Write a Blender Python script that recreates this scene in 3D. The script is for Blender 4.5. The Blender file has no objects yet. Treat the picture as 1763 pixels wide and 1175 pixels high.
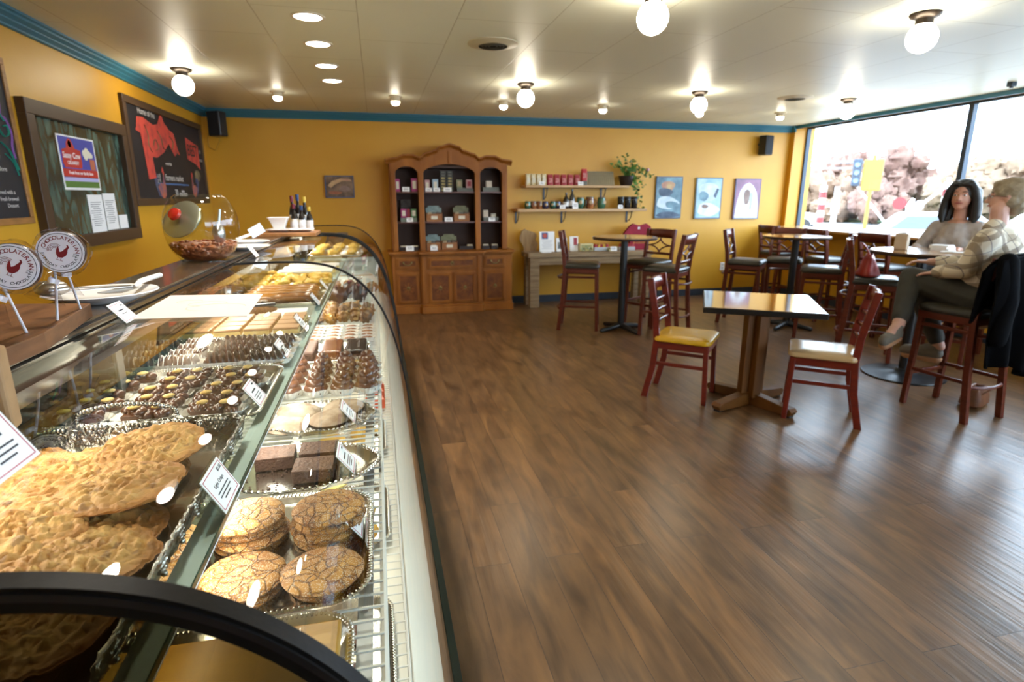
import bpy, bmesh, math, random
from mathutils import Vector, Matrix, noise
PI = math.pi
random.seed(7)
SC = bpy.context.scene
COL = SC.collection

def lin(h):
    h = h.lstrip('#'); o = []
    for i in (0, 2, 4):
        c = int(h[i:i+2], 16)/255
        o.append(c/12.92 if c <= .04045 else ((c+.055)/1.055)**2.4)
    return (*o, 1)

# ------------------------------------------------------------ camera
CAMZ = 1.46
cd = bpy.data.cameras.new('camera'); cam = bpy.data.objects.new('camera', cd); COL.objects.link(cam)
_f, _vx, _vy = 980.0, 647.0, 338.0
_pitch = math.atan((587.5-_vy)/_f); _yaw = math.atan((881.5-_vx)/math.hypot(_f, 587.5-_vy))
cam.location = (0, 0, CAMZ)
cam.rotation_euler = (PI/2-_pitch, 0, -_yaw)
cd.sensor_width = 36; cd.lens = _f*36/1763; cd.clip_start = .02; cd.clip_end = 300
cd.dof.use_dof = True; cd.dof.focus_distance = 1.0; cd.dof.aperture_fstop = 6
SC.camera = cam

# ------------------------------------------------------------ sky, exposure
wd = bpy.data.worlds.new('overcast_sky'); SC.world = wd; wd.use_nodes = True
bg = wd.node_tree.nodes['Background']; bg.inputs[0].default_value = (.74, .87, 1, 1); bg.inputs[1].default_value = 8.4
SC.view_settings.view_transform = 'Standard'; SC.view_settings.look = 'None'
SC.view_settings.exposure = 0.8; SC.view_settings.gamma = 1; SC.view_settings.use_curve_mapping = False
try:
    SC.cycles.max_bounces = 10; SC.cycles.diffuse_bounces = 4; SC.cycles.glossy_bounces = 4
    SC.cycles.transparent_max_bounces = 24; SC.cycles.sample_clamp_indirect = 6; SC.cycles.caustics_reflective = False
    SC.cycles.caustics_refractive = False; SC.cycles.use_denoising = True
except Exception: pass

# ------------------------------------------------------------ materials
_mats = {}
def mat(name, c1, c2=None, rough=.5, metal=0., scale=20., stretch=None, bump=0., bscale=None, coat=0., spec=None, detail=4, lo=.35, hi=.65, emit=0, sss=0):
    if name in _mats: return _mats[name]
    m = bpy.data.materials.new(name); m.use_nodes = True; nt = m.node_tree; N = nt.nodes; L = nt.links
    b = N['Principled BSDF']
    b.inputs['Base Color'].default_value = lin(c1); b.inputs['Roughness'].default_value = rough; b.inputs['Metallic'].default_value = metal
    if coat: b.inputs['Coat Weight'].default_value = coat; b.inputs['Coat Roughness'].default_value = .08
    if spec is not None: b.inputs['Specular IOR Level'].default_value = spec
    if emit: b.inputs['Emission Color'].default_value = lin(c1); b.inputs['Emission Strength'].default_value = emit
    if sss: b.inputs['Subsurface Weight'].default_value = sss; b.inputs['Subsurface Scale'].default_value = .01
    if c2 or bump:
        tc = N.new('ShaderNodeTexCoord'); mp = N.new('ShaderNodeMapping'); L.new(tc.outputs['Object'], mp.inputs[0])
        if stretch: mp.inputs['Scale'].default_value = stretch
    if c2:
        nz = N.new('ShaderNodeTexNoise'); nz.inputs['Scale'].default_value = scale; nz.inputs['Detail'].default_value = detail
        L.new(mp.outputs[0], nz.inputs['Vector'])
        r = N.new('ShaderNodeValToRGB'); r.color_ramp.elements[0].position = lo; r.color_ramp.elements[1].position = hi
        r.color_ramp.elements[0].color = lin(c1); r.color_ramp.elements[1].color = lin(c2)
        L.new(nz.outputs[0], r.inputs[0]); L.new(r.outputs[0], b.inputs['Base Color'])
    if bump:
        n2 = N.new('ShaderNodeTexNoise'); n2.inputs['Scale'].default_value = bscale or scale; n2.inputs['Detail'].default_value = 5
        L.new(mp.outputs[0], n2.inputs['Vector'])
        bp = N.new('ShaderNodeBump'); bp.inputs['Strength'].default_value = bump; bp.inputs['Distance'].default_value = .01
        L.new(n2.outputs[0], bp.inputs['Height']); L.new(bp.outputs[0], b.inputs['Normal'])
    _mats[name] = m
    return m

def glassmat(name, tint='f4fbf7', gloss=1.0, rough=0.0, base=0.0):
    """thin clear sheet: passes light straight through, mirrors by Fresnel"""
    if name in _mats: return _mats[name]
    m = bpy.data.materials.new(name); m.use_nodes = True; nt = m.node_tree; N = nt.nodes; L = nt.links
    N.remove(N['Principled BSDF']); out = N['Material Output']
    t = N.new('ShaderNodeBsdfTransparent'); t.inputs[0].default_value = lin(tint)
    g = N.new('ShaderNodeBsdfGlossy'); g.inputs['Roughness'].default_value = rough
    fr = N.new('ShaderNodeFresnel'); fr.inputs[0].default_value = 1.45
    geo = N.new('ShaderNodeNewGeometry')
    ma = N.new('ShaderNodeMath'); ma.operation = 'MULTIPLY_ADD'; ma.inputs[1].default_value = gloss; ma.inputs[2].default_value = base
    # front faces mirror; back faces only let light out again
    inv = N.new('ShaderNodeMath'); inv.operation = 'SUBTRACT'; inv.inputs[0].default_value = 1.0
    mu = N.new('ShaderNodeMath'); mu.operation = 'MULTIPLY'
    L.new(fr.outputs[0], ma.inputs[0]); L.new(geo.outputs['Backfacing'], inv.inputs[1])
    L.new(ma.outputs[0], mu.inputs[0]); L.new(inv.outputs[0], mu.inputs[1])
    mx = N.new('ShaderNodeMixShader'); L.new(mu.outputs[0], mx.inputs[0]); L.new(t.outputs[0], mx.inputs[1]); L.new(g.outputs[0], mx.inputs[2])
    L.new(mx.outputs[0], out.inputs[0]); _mats[name] = m
    return m

# ------------------------------------------------------------ mesh builder
class MB:
    def __init__(s): s.v = []; s.f = []; s.mi = []; s.sm = []; s.c = 0
    def mat(s, i): s.c = i; return s
    def add(s, vs, fs, smooth=False, X=None):
        o = len(s.v)
        for v in vs:
            v = Vector(v)
            s.v.append(tuple(X @ v) if X is not None else tuple(v))
        for f in fs: s.f.append([i+o for i in f]); s.mi.append(s.c); s.sm.append(smooth)
        return s
    def box(s, c, d, X=None, rz=0, rx=0, ry=0):
        x, y, z = d[0]/2, d[1]/2, d[2]/2
        M = Matrix.Translation(c)
        if rz: M = M @ Matrix.Rotation(rz, 4, 'Z')
        if ry: M = M @ Matrix.Rotation(ry, 4, 'Y')
        if rx: M = M @ Matrix.Rotation(rx, 4, 'X')
        if X is not None: M = X @ M
        return s.add([(-x,-y,-z),(x,-y,-z),(x,y,-z),(-x,y,-z),(-x,-y,z),(x,-y,z),(x,y,z),(-x,y,z)],
              [(0,3,2,1),(4,5,6,7),(0,1,5,4),(1,2,6,5),(2,3,7,6),(3,0,4,7)], False, M)
    def bb(s, x0, x1, y0, y1, z0, z1): return s.box(((x0+x1)/2,(y0+y1)/2,(z0+z1)/2), (abs(x1-x0),abs(y1-y0),abs(z1-z0)))
    def bar(s, a, b, w, h=None, up=(0,0,1)):
        """straight rectangular bar from a to b (w sideways, h along up)"""
        h = h or w; a = Vector(a); b = Vector(b); d = (b-a).normalized(); u = Vector(up)
        if abs(d.dot(u)) > .95: u = Vector((1,0,0))
        sd = d.cross(u).normalized(); u = sd.cross(d).normalized(); vs = []
        for p in (a, b):
            for i, j in ((-1,-1),(1,-1),(1,1),(-1,1)): vs.append(p+sd*i*w/2+u*j*h/2)
        return s.add(vs, [(0,1,2,3),(7,6,5,4),(0,4,5,1),(1,5,6,2),(2,6,7,3),(3,7,4,0)])
    def tube(s, path, r, n=8, closed=False, cap=True, flat=1.0, up=None):
        P = [Vector(p) for p in path]; m = len(P); vs = []; fs = []
        R = r if isinstance(r, (list, tuple)) else [r]*m
        prev = None
        for i in range(m):
            if closed: d = (P[(i+1) % m]-P[i-1])
            else: d = P[min(i+1, m-1)]-P[max(i-1, 0)]
            d = d.normalized() if d.length > 1e-9 else Vector((0,0,1))
            if up is not None: u = Vector(up)
            elif prev is None: u = Vector((0,0,1)) if abs(d.z) < .9 else Vector((1,0,0))
            else: u = prev
            u = (u-d*u.dot(d)); u = u.normalized() if u.length > 1e-6 else d.orthogonal().normalized(); prev = u
            w = d.cross(u)
            for k in range(n):
                a = 2*PI*k/n; vs.append(P[i]+(w*math.cos(a)+u*math.sin(a)*flat)*R[i])
        for i in range(m if closed else m-1):
            for k in range(n):
                j = (i+1) % m; fs.append((i*n+k, i*n+(k+1) % n, j*n+(k+1) % n, j*n+k))
        if cap and not closed: fs.append(tuple(range(n))[::-1]); fs.append(tuple((m-1)*n+k for k in range(n)))
        return s.add(vs, fs, True)
    def lathe(s, prof, c=(0,0,0), n=24, X=None, sx=1, sy=1, cap=False):
        M = Matrix.Translation(c)
        if X is not None: M = X @ M
        vs = []; fs = []; rings = []
        for r, z in prof:
            if r < 1e-5: rings.append([len(vs)]); vs.append((0, 0, z))
            else:
                rings.append(list(range(len(vs), len(vs)+n)))
                for k in range(n): a = 2*PI*k/n; vs.append((r*math.cos(a)*sx, r*math.sin(a)*sy, z))
        for A, B in zip(rings, rings[1:]):
            for k in range(n):
                a0, a1 = A[k % len(A)], A[(k+1) % len(A)]; b0, b1 = B[k % len(B)], B[(k+1) % len(B)]
                if len(A) == 1 and len(B) == 1: break
                if len(A) == 1: fs.append((a0, b1, b0))
                elif len(B) == 1: fs.append((a0, a1, b0))
                else: fs.append((a0, a1, b1, b0))
        if cap and len(rings[0]) > 1: fs.append(tuple(rings[0])[::-1])
        if cap and len(rings[-1]) > 1: fs.append(tuple(rings[-1]))
        return s.add(vs, fs, True, M)
    def cyl(s, c, r, h, n=24, r2=None, X=None):
        r2 = r if r2 is None else r2
        return s.lathe([(r, 0), (r2, h)], c, n, X, cap=True)
    def ell(s, c, r, rot=None, nu=14, nv=9, wob=0., wf=3., seed=0, X=None):
        M = Matrix.Translation(c)
        if rot is not None: M = M @ rot
        if X is not None: M = X @ M
        r = (r, r, r) if not isinstance(r, (tuple, list)) else r
        vs = []; fs = []
        for j in range(nv+1):
            t = PI*j/nv-PI/2
            for i in range(nu):
                a = 2*PI*i/nu; d = Vector((math.cos(t)*math.cos(a), math.cos(t)*math.sin(a), math.sin(t)))
                k = 1+(wob*noise.noise(d*wf+Vector((seed*7.3, seed*3.1, seed))) if wob else 0)
                vs.append((d.x*r[0]*k, d.y*r[1]*k, d.z*r[2]*k))
        for j in range(nv):
            for i in range(nu):
                fs.append((j*nu+i, j*nu+(i+1) % nu, (j+1)*nu+(i+1) % nu, (j+1)*nu+i))
        return s.add(vs, fs, True, M)
    def prism(s, poly, a, b, X=None, smooth=False):
        """poly in (x,y) extruded z a..b"""
        n = len(poly); vs = [(x, y, a) for x, y in poly]+[(x, y, b) for x, y in poly]
        ar = sum(poly[i][0]*poly[(i+1) % n][1]-poly[(i+1) % n][0]*poly[i][1] for i in range(n))
        idx = list(range(n)) if ar > 0 else list(range(n))[::-1]
        fs = [tuple(idx[::-1]), tuple(i+n for i in idx)]
        for k in range(n):
            i, j = idx[k], idx[(k+1) % n]; fs.append((i, j, j+n, i+n))
        return s.add(vs, fs, smooth, X)
    def sheet(s, fn, nu, nv, smooth=True, X=None):
        vs = [fn(i/nu, j/nv) for j in range(nv+1) for i in range(nu+1)]
        fs = [(j*(nu+1)+i, j*(nu+1)+i+1, (j+1)*(nu+1)+i+1, (j+1)*(nu+1)+i) for j in range(nv) for i in range(nu)]
        return s.add(vs, fs, smooth, X)
    def cap(s, a, ra, b, rb, n=12):
        """tapered capsule"""
        a = Vector(a); b = Vector(b); L = (b-a).length; d = (b-a).normalized(); q = Vector((0,0,1)).rotation_difference(d).to_matrix().to_4x4()
        pr = []
        for k in range(5): t = -PI/2+PI/2*k/4; pr.append((ra*math.cos(t), ra*math.sin(t)))
        for k in range(1, 5+1): t = PI/2*(k-1)/4; pr.append((rb*math.cos(t), L+rb*math.sin(t)))
        pr[0] = (0, -ra); pr[-1] = (0, L+rb)
        return s.lathe(pr, (0,0,0), n, Matrix.Translation(a) @ q)
    def mesh(s, name, mats):
        me = bpy.data.meshes.new(name); me.from_pydata(s.v, [], s.f)
        for m in (mats if isinstance(mats, (list, tuple)) else [mats]): me.materials.append(m)
        me.polygons.foreach_set('material_index', s.mi); me.polygons.foreach_set('use_smooth', s.sm)
        me.update()
        if any(s.sm): me.set_sharp_from_angle(angle=.75)
        return me
    def build(s, name, mats, parent=None, loc=None, rz=0, bevel=0, seg=2, solid=0, sub=0, remesh=0, smooth=0, disp=None):
        o = bpy.data.objects.new(name, s.mesh(name, mats)); COL.objects.link(o)
        if parent is not None: o.parent = parent
        if loc is not None: o.location = loc
        if rz: o.rotation_euler.z = rz
        if solid: m = o.modifiers.new('solid', 'SOLIDIFY'); m.thickness = solid; m.offset = 0
        if remesh: m = o.modifiers.new('remesh', 'REMESH'); m.mode = 'VOXEL'; m.voxel_size = remesh; m.use_smooth_shade = True
        if smooth: m = o.modifiers.new('smooth', 'SMOOTH'); m.iterations = smooth; m.factor = .5
        if bevel: m = o.modifiers.new('bevel', 'BEVEL'); m.width = bevel; m.segments = seg; m.limit_method = 'ANGLE'
        if sub: m = o.modifiers.new('sub', 'SUBSURF'); m.levels = sub; m.render_levels = sub
        return o

def tag(o, label=None, cat=None, group=None, kind=None):
    if label: o['label'] = label
    if cat: o['category'] = cat
    if group: o['group'] = group
    if kind: o['kind'] = kind
    return o
def thing(name, label, cat, loc=(0,0,0), rz=0, group=None):
    o = bpy.data.objects.new(name, None); COL.objects.link(o); o.empty_display_size = .05
    o.location = loc; o.rotation_euler = (0, 0, rz)
    return tag(o, label, cat, group)
def struct(o): o['kind'] = 'structure'; return o
def dup(root, loc, rz=None, label=None, group=None, rot=None, scale=None):
    """copy of a thing with copies of its parts and their sub-parts"""
    r = root.copy(); COL.objects.link(r); r.location = loc
    if rz is not None: r.rotation_euler = (0, 0, rz)
    if rot is not None: r.rotation_euler = rot
    if scale is not None: r.scale = scale if isinstance(scale, (tuple, list)) else (scale,)*3
    if label: r['label'] = label
    if group: r['group'] = group
    for ch in list(root.children):
        c = ch.copy(); COL.objects.link(c); c.parent = r
        for g in ch.children:
            d = g.copy(); COL.objects.link(d); d.parent = c
    return r

def textmesh(txt, size, align='CENTER', ext=0.0, bold=0.0):
    """returns (verts, faces) of text lying in the XY plane"""
    cu = bpy.data.curves.new('txt', 'FONT'); cu.body = txt; cu.size = size; cu.align_x = align; cu.align_y = 'CENTER'
    cu.extrude = ext; cu.offset = bold; cu.resolution_u = 3
    o = bpy.data.objects.new('txt', cu); COL.objects.link(o)
    bpy.context.view_layer.update()
    dg = bpy.context.evaluated_depsgraph_get(); me = bpy.data.meshes.new_from_object(o.evaluated_get(dg))
    vs = [tuple(v.co) for v in me.vertices]; fs = [tuple(p.vertices) for p in me.polygons]
    bpy.data.objects.remove(o); bpy.data.curves.remove(cu); bpy.data.meshes.remove(me)
    return vs, fs
def addtext(mb, txt, size, X, align='CENTER', ext=.0004, bold=0.):
    vs, fs = textmesh(txt, size, align, ext, bold); mb.add(vs, fs, False, X); return mb
def frame(o, ux, uy):
    """matrix with local x->ux, y->uy, z->ux x uy at origin o"""
    ux = Vector(ux).normalized(); uy = Vector(uy).normalized(); uz = ux.cross(uy).normalized(); uy = uz.cross(ux)
    return Matrix(((ux.x, uy.x, uz.x, o[0]), (ux.y, uy.y, uz.y, o[1]), (ux.z, uy.z, uz.z, o[2]), (0, 0, 0, 1)))

M_white = mat('white_paper', 'f2f0ee', rough=.6)
M_black = mat('black_metal', '16171a', rough=.35, spec=.5)
M_ink = mat('dark_ink', '3a3a40', rough=.7)
M_red = mat('red_ink', 'c04a58', rough=.6)
M_silver = mat('silver_metal', 'e8e4da', rough=.14, metal=1, bump=.05, bscale=60)
M_silver2 = mat('ornate_silver', 'b9b5ac', '8c8880', rough=.22, metal=1, scale=30, bump=.5, bscale=70)
M_cherry = mat('cherry_stain', '54200f', '662a18', rough=.36, scale=6, stretch=(1,1,8), coat=.12, spec=.4)
M_seat = mat('dark_vinyl', '2a261e', '322e24', rough=.33, scale=40, bump=.1)
M_glass = glassmat('clear_glass')
M_chrome = mat('chrome', 'd8d8d8', rough=.12, metal=1)
# ------------------------------------------------------------ room
XL, XR, XG, YB, YF, ZC = -1.93, 6.0, 6.22, 7.71, -4.0, 2.45
def wood_floor():
    m = bpy.data.materials.new('floor_planks'); m.use_nodes = True; nt = m.node_tree; N = nt.nodes; L = nt.links; b = N['Principled BSDF']
    tc = N.new('ShaderNodeTexCoord'); sp = N.new('ShaderNodeSeparateXYZ'); cb = N.new('ShaderNodeCombineXYZ')
    L.new(tc.outputs['Object'], sp.inputs[0]); L.new(sp.outputs[1], cb.inputs[0]); L.new(sp.outputs[0], cb.inputs[1])
    br = N.new('ShaderNodeTexBrick'); L.new(cb.outputs[0], br.inputs['Vector'])
    br.inputs['Scale'].default_value = 1; br.inputs['Brick Width'].default_value = 1.22; br.inputs['Row Height'].default_value = .152
    br.inputs['Mortar Size'].default_value = .0012; br.inputs['Mortar Smooth'].default_value = .3; br.offset = .37; br.offset_frequency = 2
    br.inputs['Color1'].default_value = (0, 0, 0, 1); br.inputs['Color2'].default_value = (1, 1, 1, 1); br.inputs['Mortar'].default_value = (.5, .5, .5, 1)
    # per-plank shift of the grain
    ad = N.new('ShaderNodeVectorMath'); ad.operation = 'MULTIPLY_ADD'; L.new(br.outputs['Color'], ad.inputs[0]); ad.inputs[1].default_value = (7, 13, 0); L.new(cb.outputs[0], ad.inputs[2])
    mp = N.new('ShaderNodeMapping'); mp.inputs['Scale'].default_value = (1.1, 6, 1); L.new(ad.outputs[0], mp.inputs[0])
    g = N.new('ShaderNodeTexNoise'); g.inputs['Scale'].default_value = 2.2; g.inputs['Detail'].default_value = 8; g.inputs['Distortion'].default_value = .9; L.new(mp.outputs[0], g.inputs['Vector'])
    mp2 = N.new('ShaderNodeMapping'); mp2.inputs['Scale'].default_value = (2.2, 5, 1); L.new(ad.outputs[0], mp2.inputs[0])
    k = N.new('ShaderNodeTexNoise'); k.inputs['Scale'].default_value = 1.5; k.inputs['Detail'].default_value = 3; L.new(mp2.outputs[0], k.inputs['Vector'])
    r = N.new('ShaderNodeValToRGB'); e = r.color_ramp.elements
    e[0].position = .25; e[0].color = lin('4a341f'); e[1].position = .78; e[1].color = lin('8a6640')
    x = e.new(.45); x.color = lin('654a30'); x = e.new(.62); x.color = lin('775838')
    L.new(g.outputs[0], r.inputs[0])
    kr = N.new('ShaderNodeValToRGB'); kr.color_ramp.elements[0].position = .28; kr.color_ramp.elements[0].color = (.42, .37, .33, 1); kr.color_ramp.elements[1].position = .5; kr.color_ramp.elements[1].color = (1, 1, 1, 1)
    L.new(k.outputs[0], kr.inputs[0])
    mu = N.new('ShaderNodeMix'); mu.data_type = 'RGBA'; mu.blend_type = 'MULTIPLY'; mu.inputs[0].default_value = .75; L.new(r.outputs[0], mu.inputs[6]); L.new(kr.outputs[0], mu.inputs[7])
    # plank-to-plank tone
    tr = N.new('ShaderNodeValToRGB'); tr.color_ramp.elements[0].color = (.82, .80, .80, 1); tr.color_ramp.elements[1].color = (1.12, 1.06, 1.0, 1); L.new(br.outputs['Color'], tr.inputs[0])
    m2 = N.new('ShaderNodeMix'); m2.data_type = 'RGBA'; m2.blend_type = 'MULTIPLY'; m2.inputs[0].default_value = 1; L.new(mu.outputs[2], m2.inputs[6]); L.new(tr.outputs[0], m2.inputs[7])
    m3 = N.new('ShaderNodeMix'); m3.data_type = 'RGBA'; L.new(br.outputs['Fac'], m3.inputs[0]); L.new(m2.outputs[2], m3.inputs[6]); m3.inputs[7].default_value = lin('2c1a10')
    L.new(m3.outputs[2], b.inputs['Base Color'])
    b.inputs['Roughness'].default_value = .3; b.inputs['Specular IOR Level'].default_value = .8
    # long ripples of the embossed grain
    mp3 = N.new('ShaderNodeMapping'); mp3.inputs['Scale'].default_value = (.8, 20, 1); L.new(ad.outputs[0], mp3.inputs[0])
    g2 = N.new('ShaderNodeTexNoise'); g2.inputs['Scale'].default_value = 2; g2.inputs['Detail'].default_value = 3; L.new(mp3.outputs[0], g2.inputs['Vector'])
    bp = N.new('ShaderNodeBump'); bp.inputs['Strength'].default_value = .35; bp.inputs['Distance'].default_value = .004; L.new(g2.outputs[0], bp.inputs['Height'])
    b2 = N.new('ShaderNodeBump'); b2.invert = True; b2.inputs['Strength'].default_value = .5; b2.inputs['Distance'].default_value = .002; L.new(br.outputs['Fac'], b2.inputs['Height']); L.new(bp.outputs[0], b2.inputs['Normal'])
    L.new(b2.outputs[0], b.inputs['Normal'])
    return m
def ceil_mat():
    m = bpy.data.materials.new('ceiling_panels'); m.use_nodes = True; nt = m.node_tree; N = nt.nodes; L = nt.links; b = N['Principled BSDF']
    tc = N.new('ShaderNodeTexCoord'); sp = N.new('ShaderNodeSeparateXYZ'); cb = N.new('ShaderNodeCombineXYZ')
    ax = N.new('ShaderNodeMath'); ax.inputs[1].default_value = .045
    L.new(tc.outputs['Object'], sp.inputs[0]); L.new(sp.outputs[0], ax.inputs[0]); L.new(sp.outputs[1], cb.inputs[0]); L.new(ax.outputs[0], cb.inputs[1])
    br = N.new('ShaderNodeTexBrick'); L.new(cb.outputs[0], br.inputs['Vector']); br.inputs['Scale'].default_value = 1
    br.inputs['Brick Width'].default_value = 1.2; br.inputs['Row Height'].default_value = .555; br.inputs['Mortar Size'].default_value = .004; br.inputs['Mortar Smooth'].default_value = .6
    br.offset = .5
    c = lin('eef0de'); br.inputs['Color1'].default_value = c; br.inputs['Color2'].default_value = lin('ebedda'); br.inputs['Mortar'].default_value = lin('c8c6ae')
    L.new(br.outputs['Color'], b.inputs['Base Color']); b.inputs['Roughness'].default_value = .42
    bp = N.new('ShaderNodeBump'); bp.invert = True; bp.inputs['Strength'].default_value = .4; bp.inputs['Distance'].default_value = .003; L.new(br.outputs['Fac'], bp.inputs['Height']); L.new(bp.outputs[0], b.inputs['Normal'])
    return m
M_wall = mat('ochre_paint', 'd29c2a', 'cc9423', rough=.46, scale=1.5, bump=.03, bscale=30)
M_teal = mat('teal_trim_paint', '2a7088', rough=.45)
M_base = mat('navy_baseboard', '2b3542', rough=.5)
struct(MB().bb(XL-.2, XG+.2, YF, YB+.2, -.1, 0).build('floor', wood_floor()))
struct(MB().bb(XL-.2, XG+.2, YF, YB+.2, ZC, ZC+.15).build('ceiling', ceil_mat()))
struct(MB().bb(XL-.15, XL, YF, YB+.15, 0, ZC).build('wall_left', M_wall))
struct(MB().bb(XL, XG, YB, YB+.15, 0, ZC).build('wall_back', M_wall))
w = MB(); w.bb(XL, XG, YF-.15, YF, 0, .8); w.bb(XL, XG, YF-.15, YF, 2.3, ZC); w.bb(XL, 2.3, YF-.15, YF, .8, 2.3); w.bb(5.6, XG, YF-.15, YF, .8, 2.3)  # unseen wall behind the camera, with an opening added to let fill light in
struct(w.build('wall_front', M_wall))
w = MB(); w.bb(XR, XG+.12, 7.62, YB, 0, ZC)                       # pier by the corner
w.bb(XR, XG+.12, YF, 7.62, 0, 1.0)                                 # low wall below the glass
w.bb(XR, XG+.12, YF, 7.62, 2.43, ZC)
struct(w.build('wall_right', M_wall))
M_sill = mat('oak_sill', 'b98a4e', 'a87a42', rough=.25, scale=5, stretch=(6,1,1), coat=.5)
# windows: frames and panes between mullions
M_frame = mat('bronze_frame', '2e3a48', rough=.4, metal=.3)
ys = [7.62, 5.18, 2.74, .30, -2.14, YF]
for i in range(5):
    a, b_ = ys[i+1], ys[i]
    f = MB(); t = .028
    f.bb(XG-.03, XG+.03, a, a+t, 1.0, 2.43); f.bb(XG-.03, XG+.03, b_-t, b_, 1.0, 2.43)
    f.bb(XG-.03, XG+.03, a+t, b_-t, 1.0, 1.03); f.bb(XG-.03, XG+.03, a+t, b_-t, 2.405, 2.43)
    wf = struct(f.build('window_%d' % (i+1), M_frame))
    MB().bb(XG-.003, XG+.003, a+t, b_-t, 1.03, 2.405).build('pane', glassmat('window_pane', 'f6fbff', .8), wf)
for i, (a, b_) in enumerate(((2.3, 5.6),)):  # extra unseen window behind the camera, added as fill for far wall and ceiling
    f = MB(); t = .03; f.bb(a, a+t, YF-.1, YF-.04, .8, 2.3); f.bb(b_-t, b_, YF-.1, YF-.04, .8, 2.3); f.bb(a+t, b_-t, YF-.1, YF-.04, .8, .8+t); f.bb(a+t, b_-t, YF-.1, YF-.04, 2.3-t, 2.3)
    wf = struct(f.build('window_%d' % (i+6), M_frame)); MB().bb(a+t, b_-t, YF-.073, YF-.067, .8+t, 2.3-t).build('pane', glassmat('window_pane', 'f6fbff', .8), wf)
struct(MB().bb(XR-.01, XR+.012, YF, 7.60, 2.405, ZC).build('trim_1', M_teal))
def crown(name, pts, ext):
    """stepped crown moulding: profile (out from wall, down) swept along a straight wall"""
    prof = [(0, 0), (.075, 0), (.075, .012), (.062, .02), (.062, .032), (.04, .048), (.04, .056), (.02, .075), (.02, .085), (.012, .09), (0, .09)]
    mb = MB()
    if ext == 'left': vs = [[(XL+p, y, ZC-q) for p, q in prof] for y in (YF, YB)]
    elif ext == 'right': vs = [[(XR-p*.6, y, ZC-q) for p, q in prof] for y in (YB, 7.60)]
    else: vs = [[(x, YB-p, ZC-q) for p, q in prof] for x in (XL, XR)]
    n = len(prof); mb.add(vs[0]+vs[1], [(i, (i+1) % n, (i+1) % n+n, i+n) for i in range(n)]+[tuple(range(n))[::-1], tuple(range(n, 2*n))])
    return struct(mb.build(name, M_teal))
crown('trim_2', 0, 'left'); crown('trim_3', 0, 'back'); crown('trim_4', 0, 'right')
def bboard(name, x0, x1, y0, y1): struct(MB().bb(x0, x1, y0, y1, 0, .10).build(name, M_base, bevel=.004))
bboard('baseboard_back', XL, XR, YB-.015, YB); bboard('baseboard_left', XL, XL+.015, YF, YB-.015); bboard('baseboard_right', XR-.015, XR, YF, YB-.015)
# window bar
t = thing('window_bar', 'long oak bar counter running under the big window', 'counter', (5.78, 0, 0))
MB().bb(-.15, .44-.01+.0, YF+.1, 7.60, 1.0, 1.03).build('countertop', M_sill, t, bevel=.005)
for y in (6.9, 5.2, 3.5, 1.8, 0): 
    m = MB(); m.bb(-.1, .21, y-.02, y+.02, .96, 1.0); m.bar((-.08, y, .97), (.2, y, .72), .03, .03); m.build('bracket', M_black, t)

# ------------------------------------------------------------ ceiling fittings
M_bulb = mat('frosted_globe', 'fff3dc', rough=.3, emit=22)
M_can = mat('lit_can', 'fff0e0', rough=.5, emit=12)
M_bronze = mat('bronze_fitter', '3a3026', rough=.4, metal=.6)
g0 = thing('globe_light', 'x', 'ceiling light', (0, 0, 0), 0, 'globe ceiling lights')
MB().lathe([(.075, 0), (.08, -.008), (.07, -.02), (.045, -.028), (.042, -.06), (.05, -.062), (0, -.062)][::-1]).build('fitter', M_bronze, g0)
mb = MB(); R = .078; pr = [(.04, -.056)]
for k in range(1, 13): a = PI/2-.55-(PI-.55)*k/12; pr.append((max(R*math.cos(a), 0), -.125+R*math.sin(a)))
pr[-1] = (0, -.125-R); mb.lathe(pr[::-1], n=28).build('globe', M_bulb, g0)
GL = [(-1.46, 5.42, 'globe light over the counter nearest the left wall'),
      (1.38, 5.40, 'globe light in the far row in front of the tall wooden hutch'),
      (3.14, 5.42, 'globe light in the far row, above the right bar table by the posters'),
      (4.88, 5.44, 'globe light in the far row, closest to the window'),
      (1.40, 2.92, 'globe light cut by the top edge of the picture'),
      (3.05, 2.92, 'nearest globe light at the upper right of the picture')]
for i, (x, y, lb) in enumerate(GL):
    if i == 0: g0.location = (x, y, ZC); g0['label'] = lb
    else: dup(g0, (x, y, ZC), 0, lb)
r0 = thing('recessed_light', 'x', 'ceiling light', (0, 0, 0), 0, 'recessed lights over the pastry case')
MB().lathe([(.078, 0), (.095, 0), (.095, -.004), (.078, -.006)], n=32).build('trim_ring', mat('white_ring', 'e9e2d2', rough=.4), r0)
MB().lathe([(0, -.002), (.078, -.002)], n=32).build('lens', M_can, r0)
for i, (y, lb) in enumerate([(3.76, 'nearest and largest round recessed light above the pastry case'), (4.37, 'second recessed light from the camera above the pastry case'),
                             (5.05, 'third recessed light from the camera above the pastry case'), (5.66, 'farthest and smallest recessed light above the pastry case')]):
    if i == 0: r0.location = (-.32, y, ZC); r0['label'] = lb
    else: dup(r0, (-.32, y, ZC), 0, lb)
for y, w_ in ((1.30, 'overhead at the camera end'), (1.92, 'overhead, next one along')  , (2.53, 'overhead beyond the top edge of the picture'), (3.14, 'just beyond the top edge of the picture')):
    dup(r0, (-.32, y, ZC), 0, 'recessed light above the near case glass, '+w_)
for y in (1.30, 1.92, 2.53, 3.14, 3.76, 4.37, 5.05, 5.66):
    l = bpy.data.lights.new('recessed_beam', 'SPOT'); l.energy = 27; l.spot_size = 2.1; l.spot_blend = .6; l.shadow_soft_size = .07; l.color = (1, .93, .8)
    o = bpy.data.objects.new('recessed_beam', l); COL.objects.link(o); o.location = (-.32, y, ZC-.012)
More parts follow.
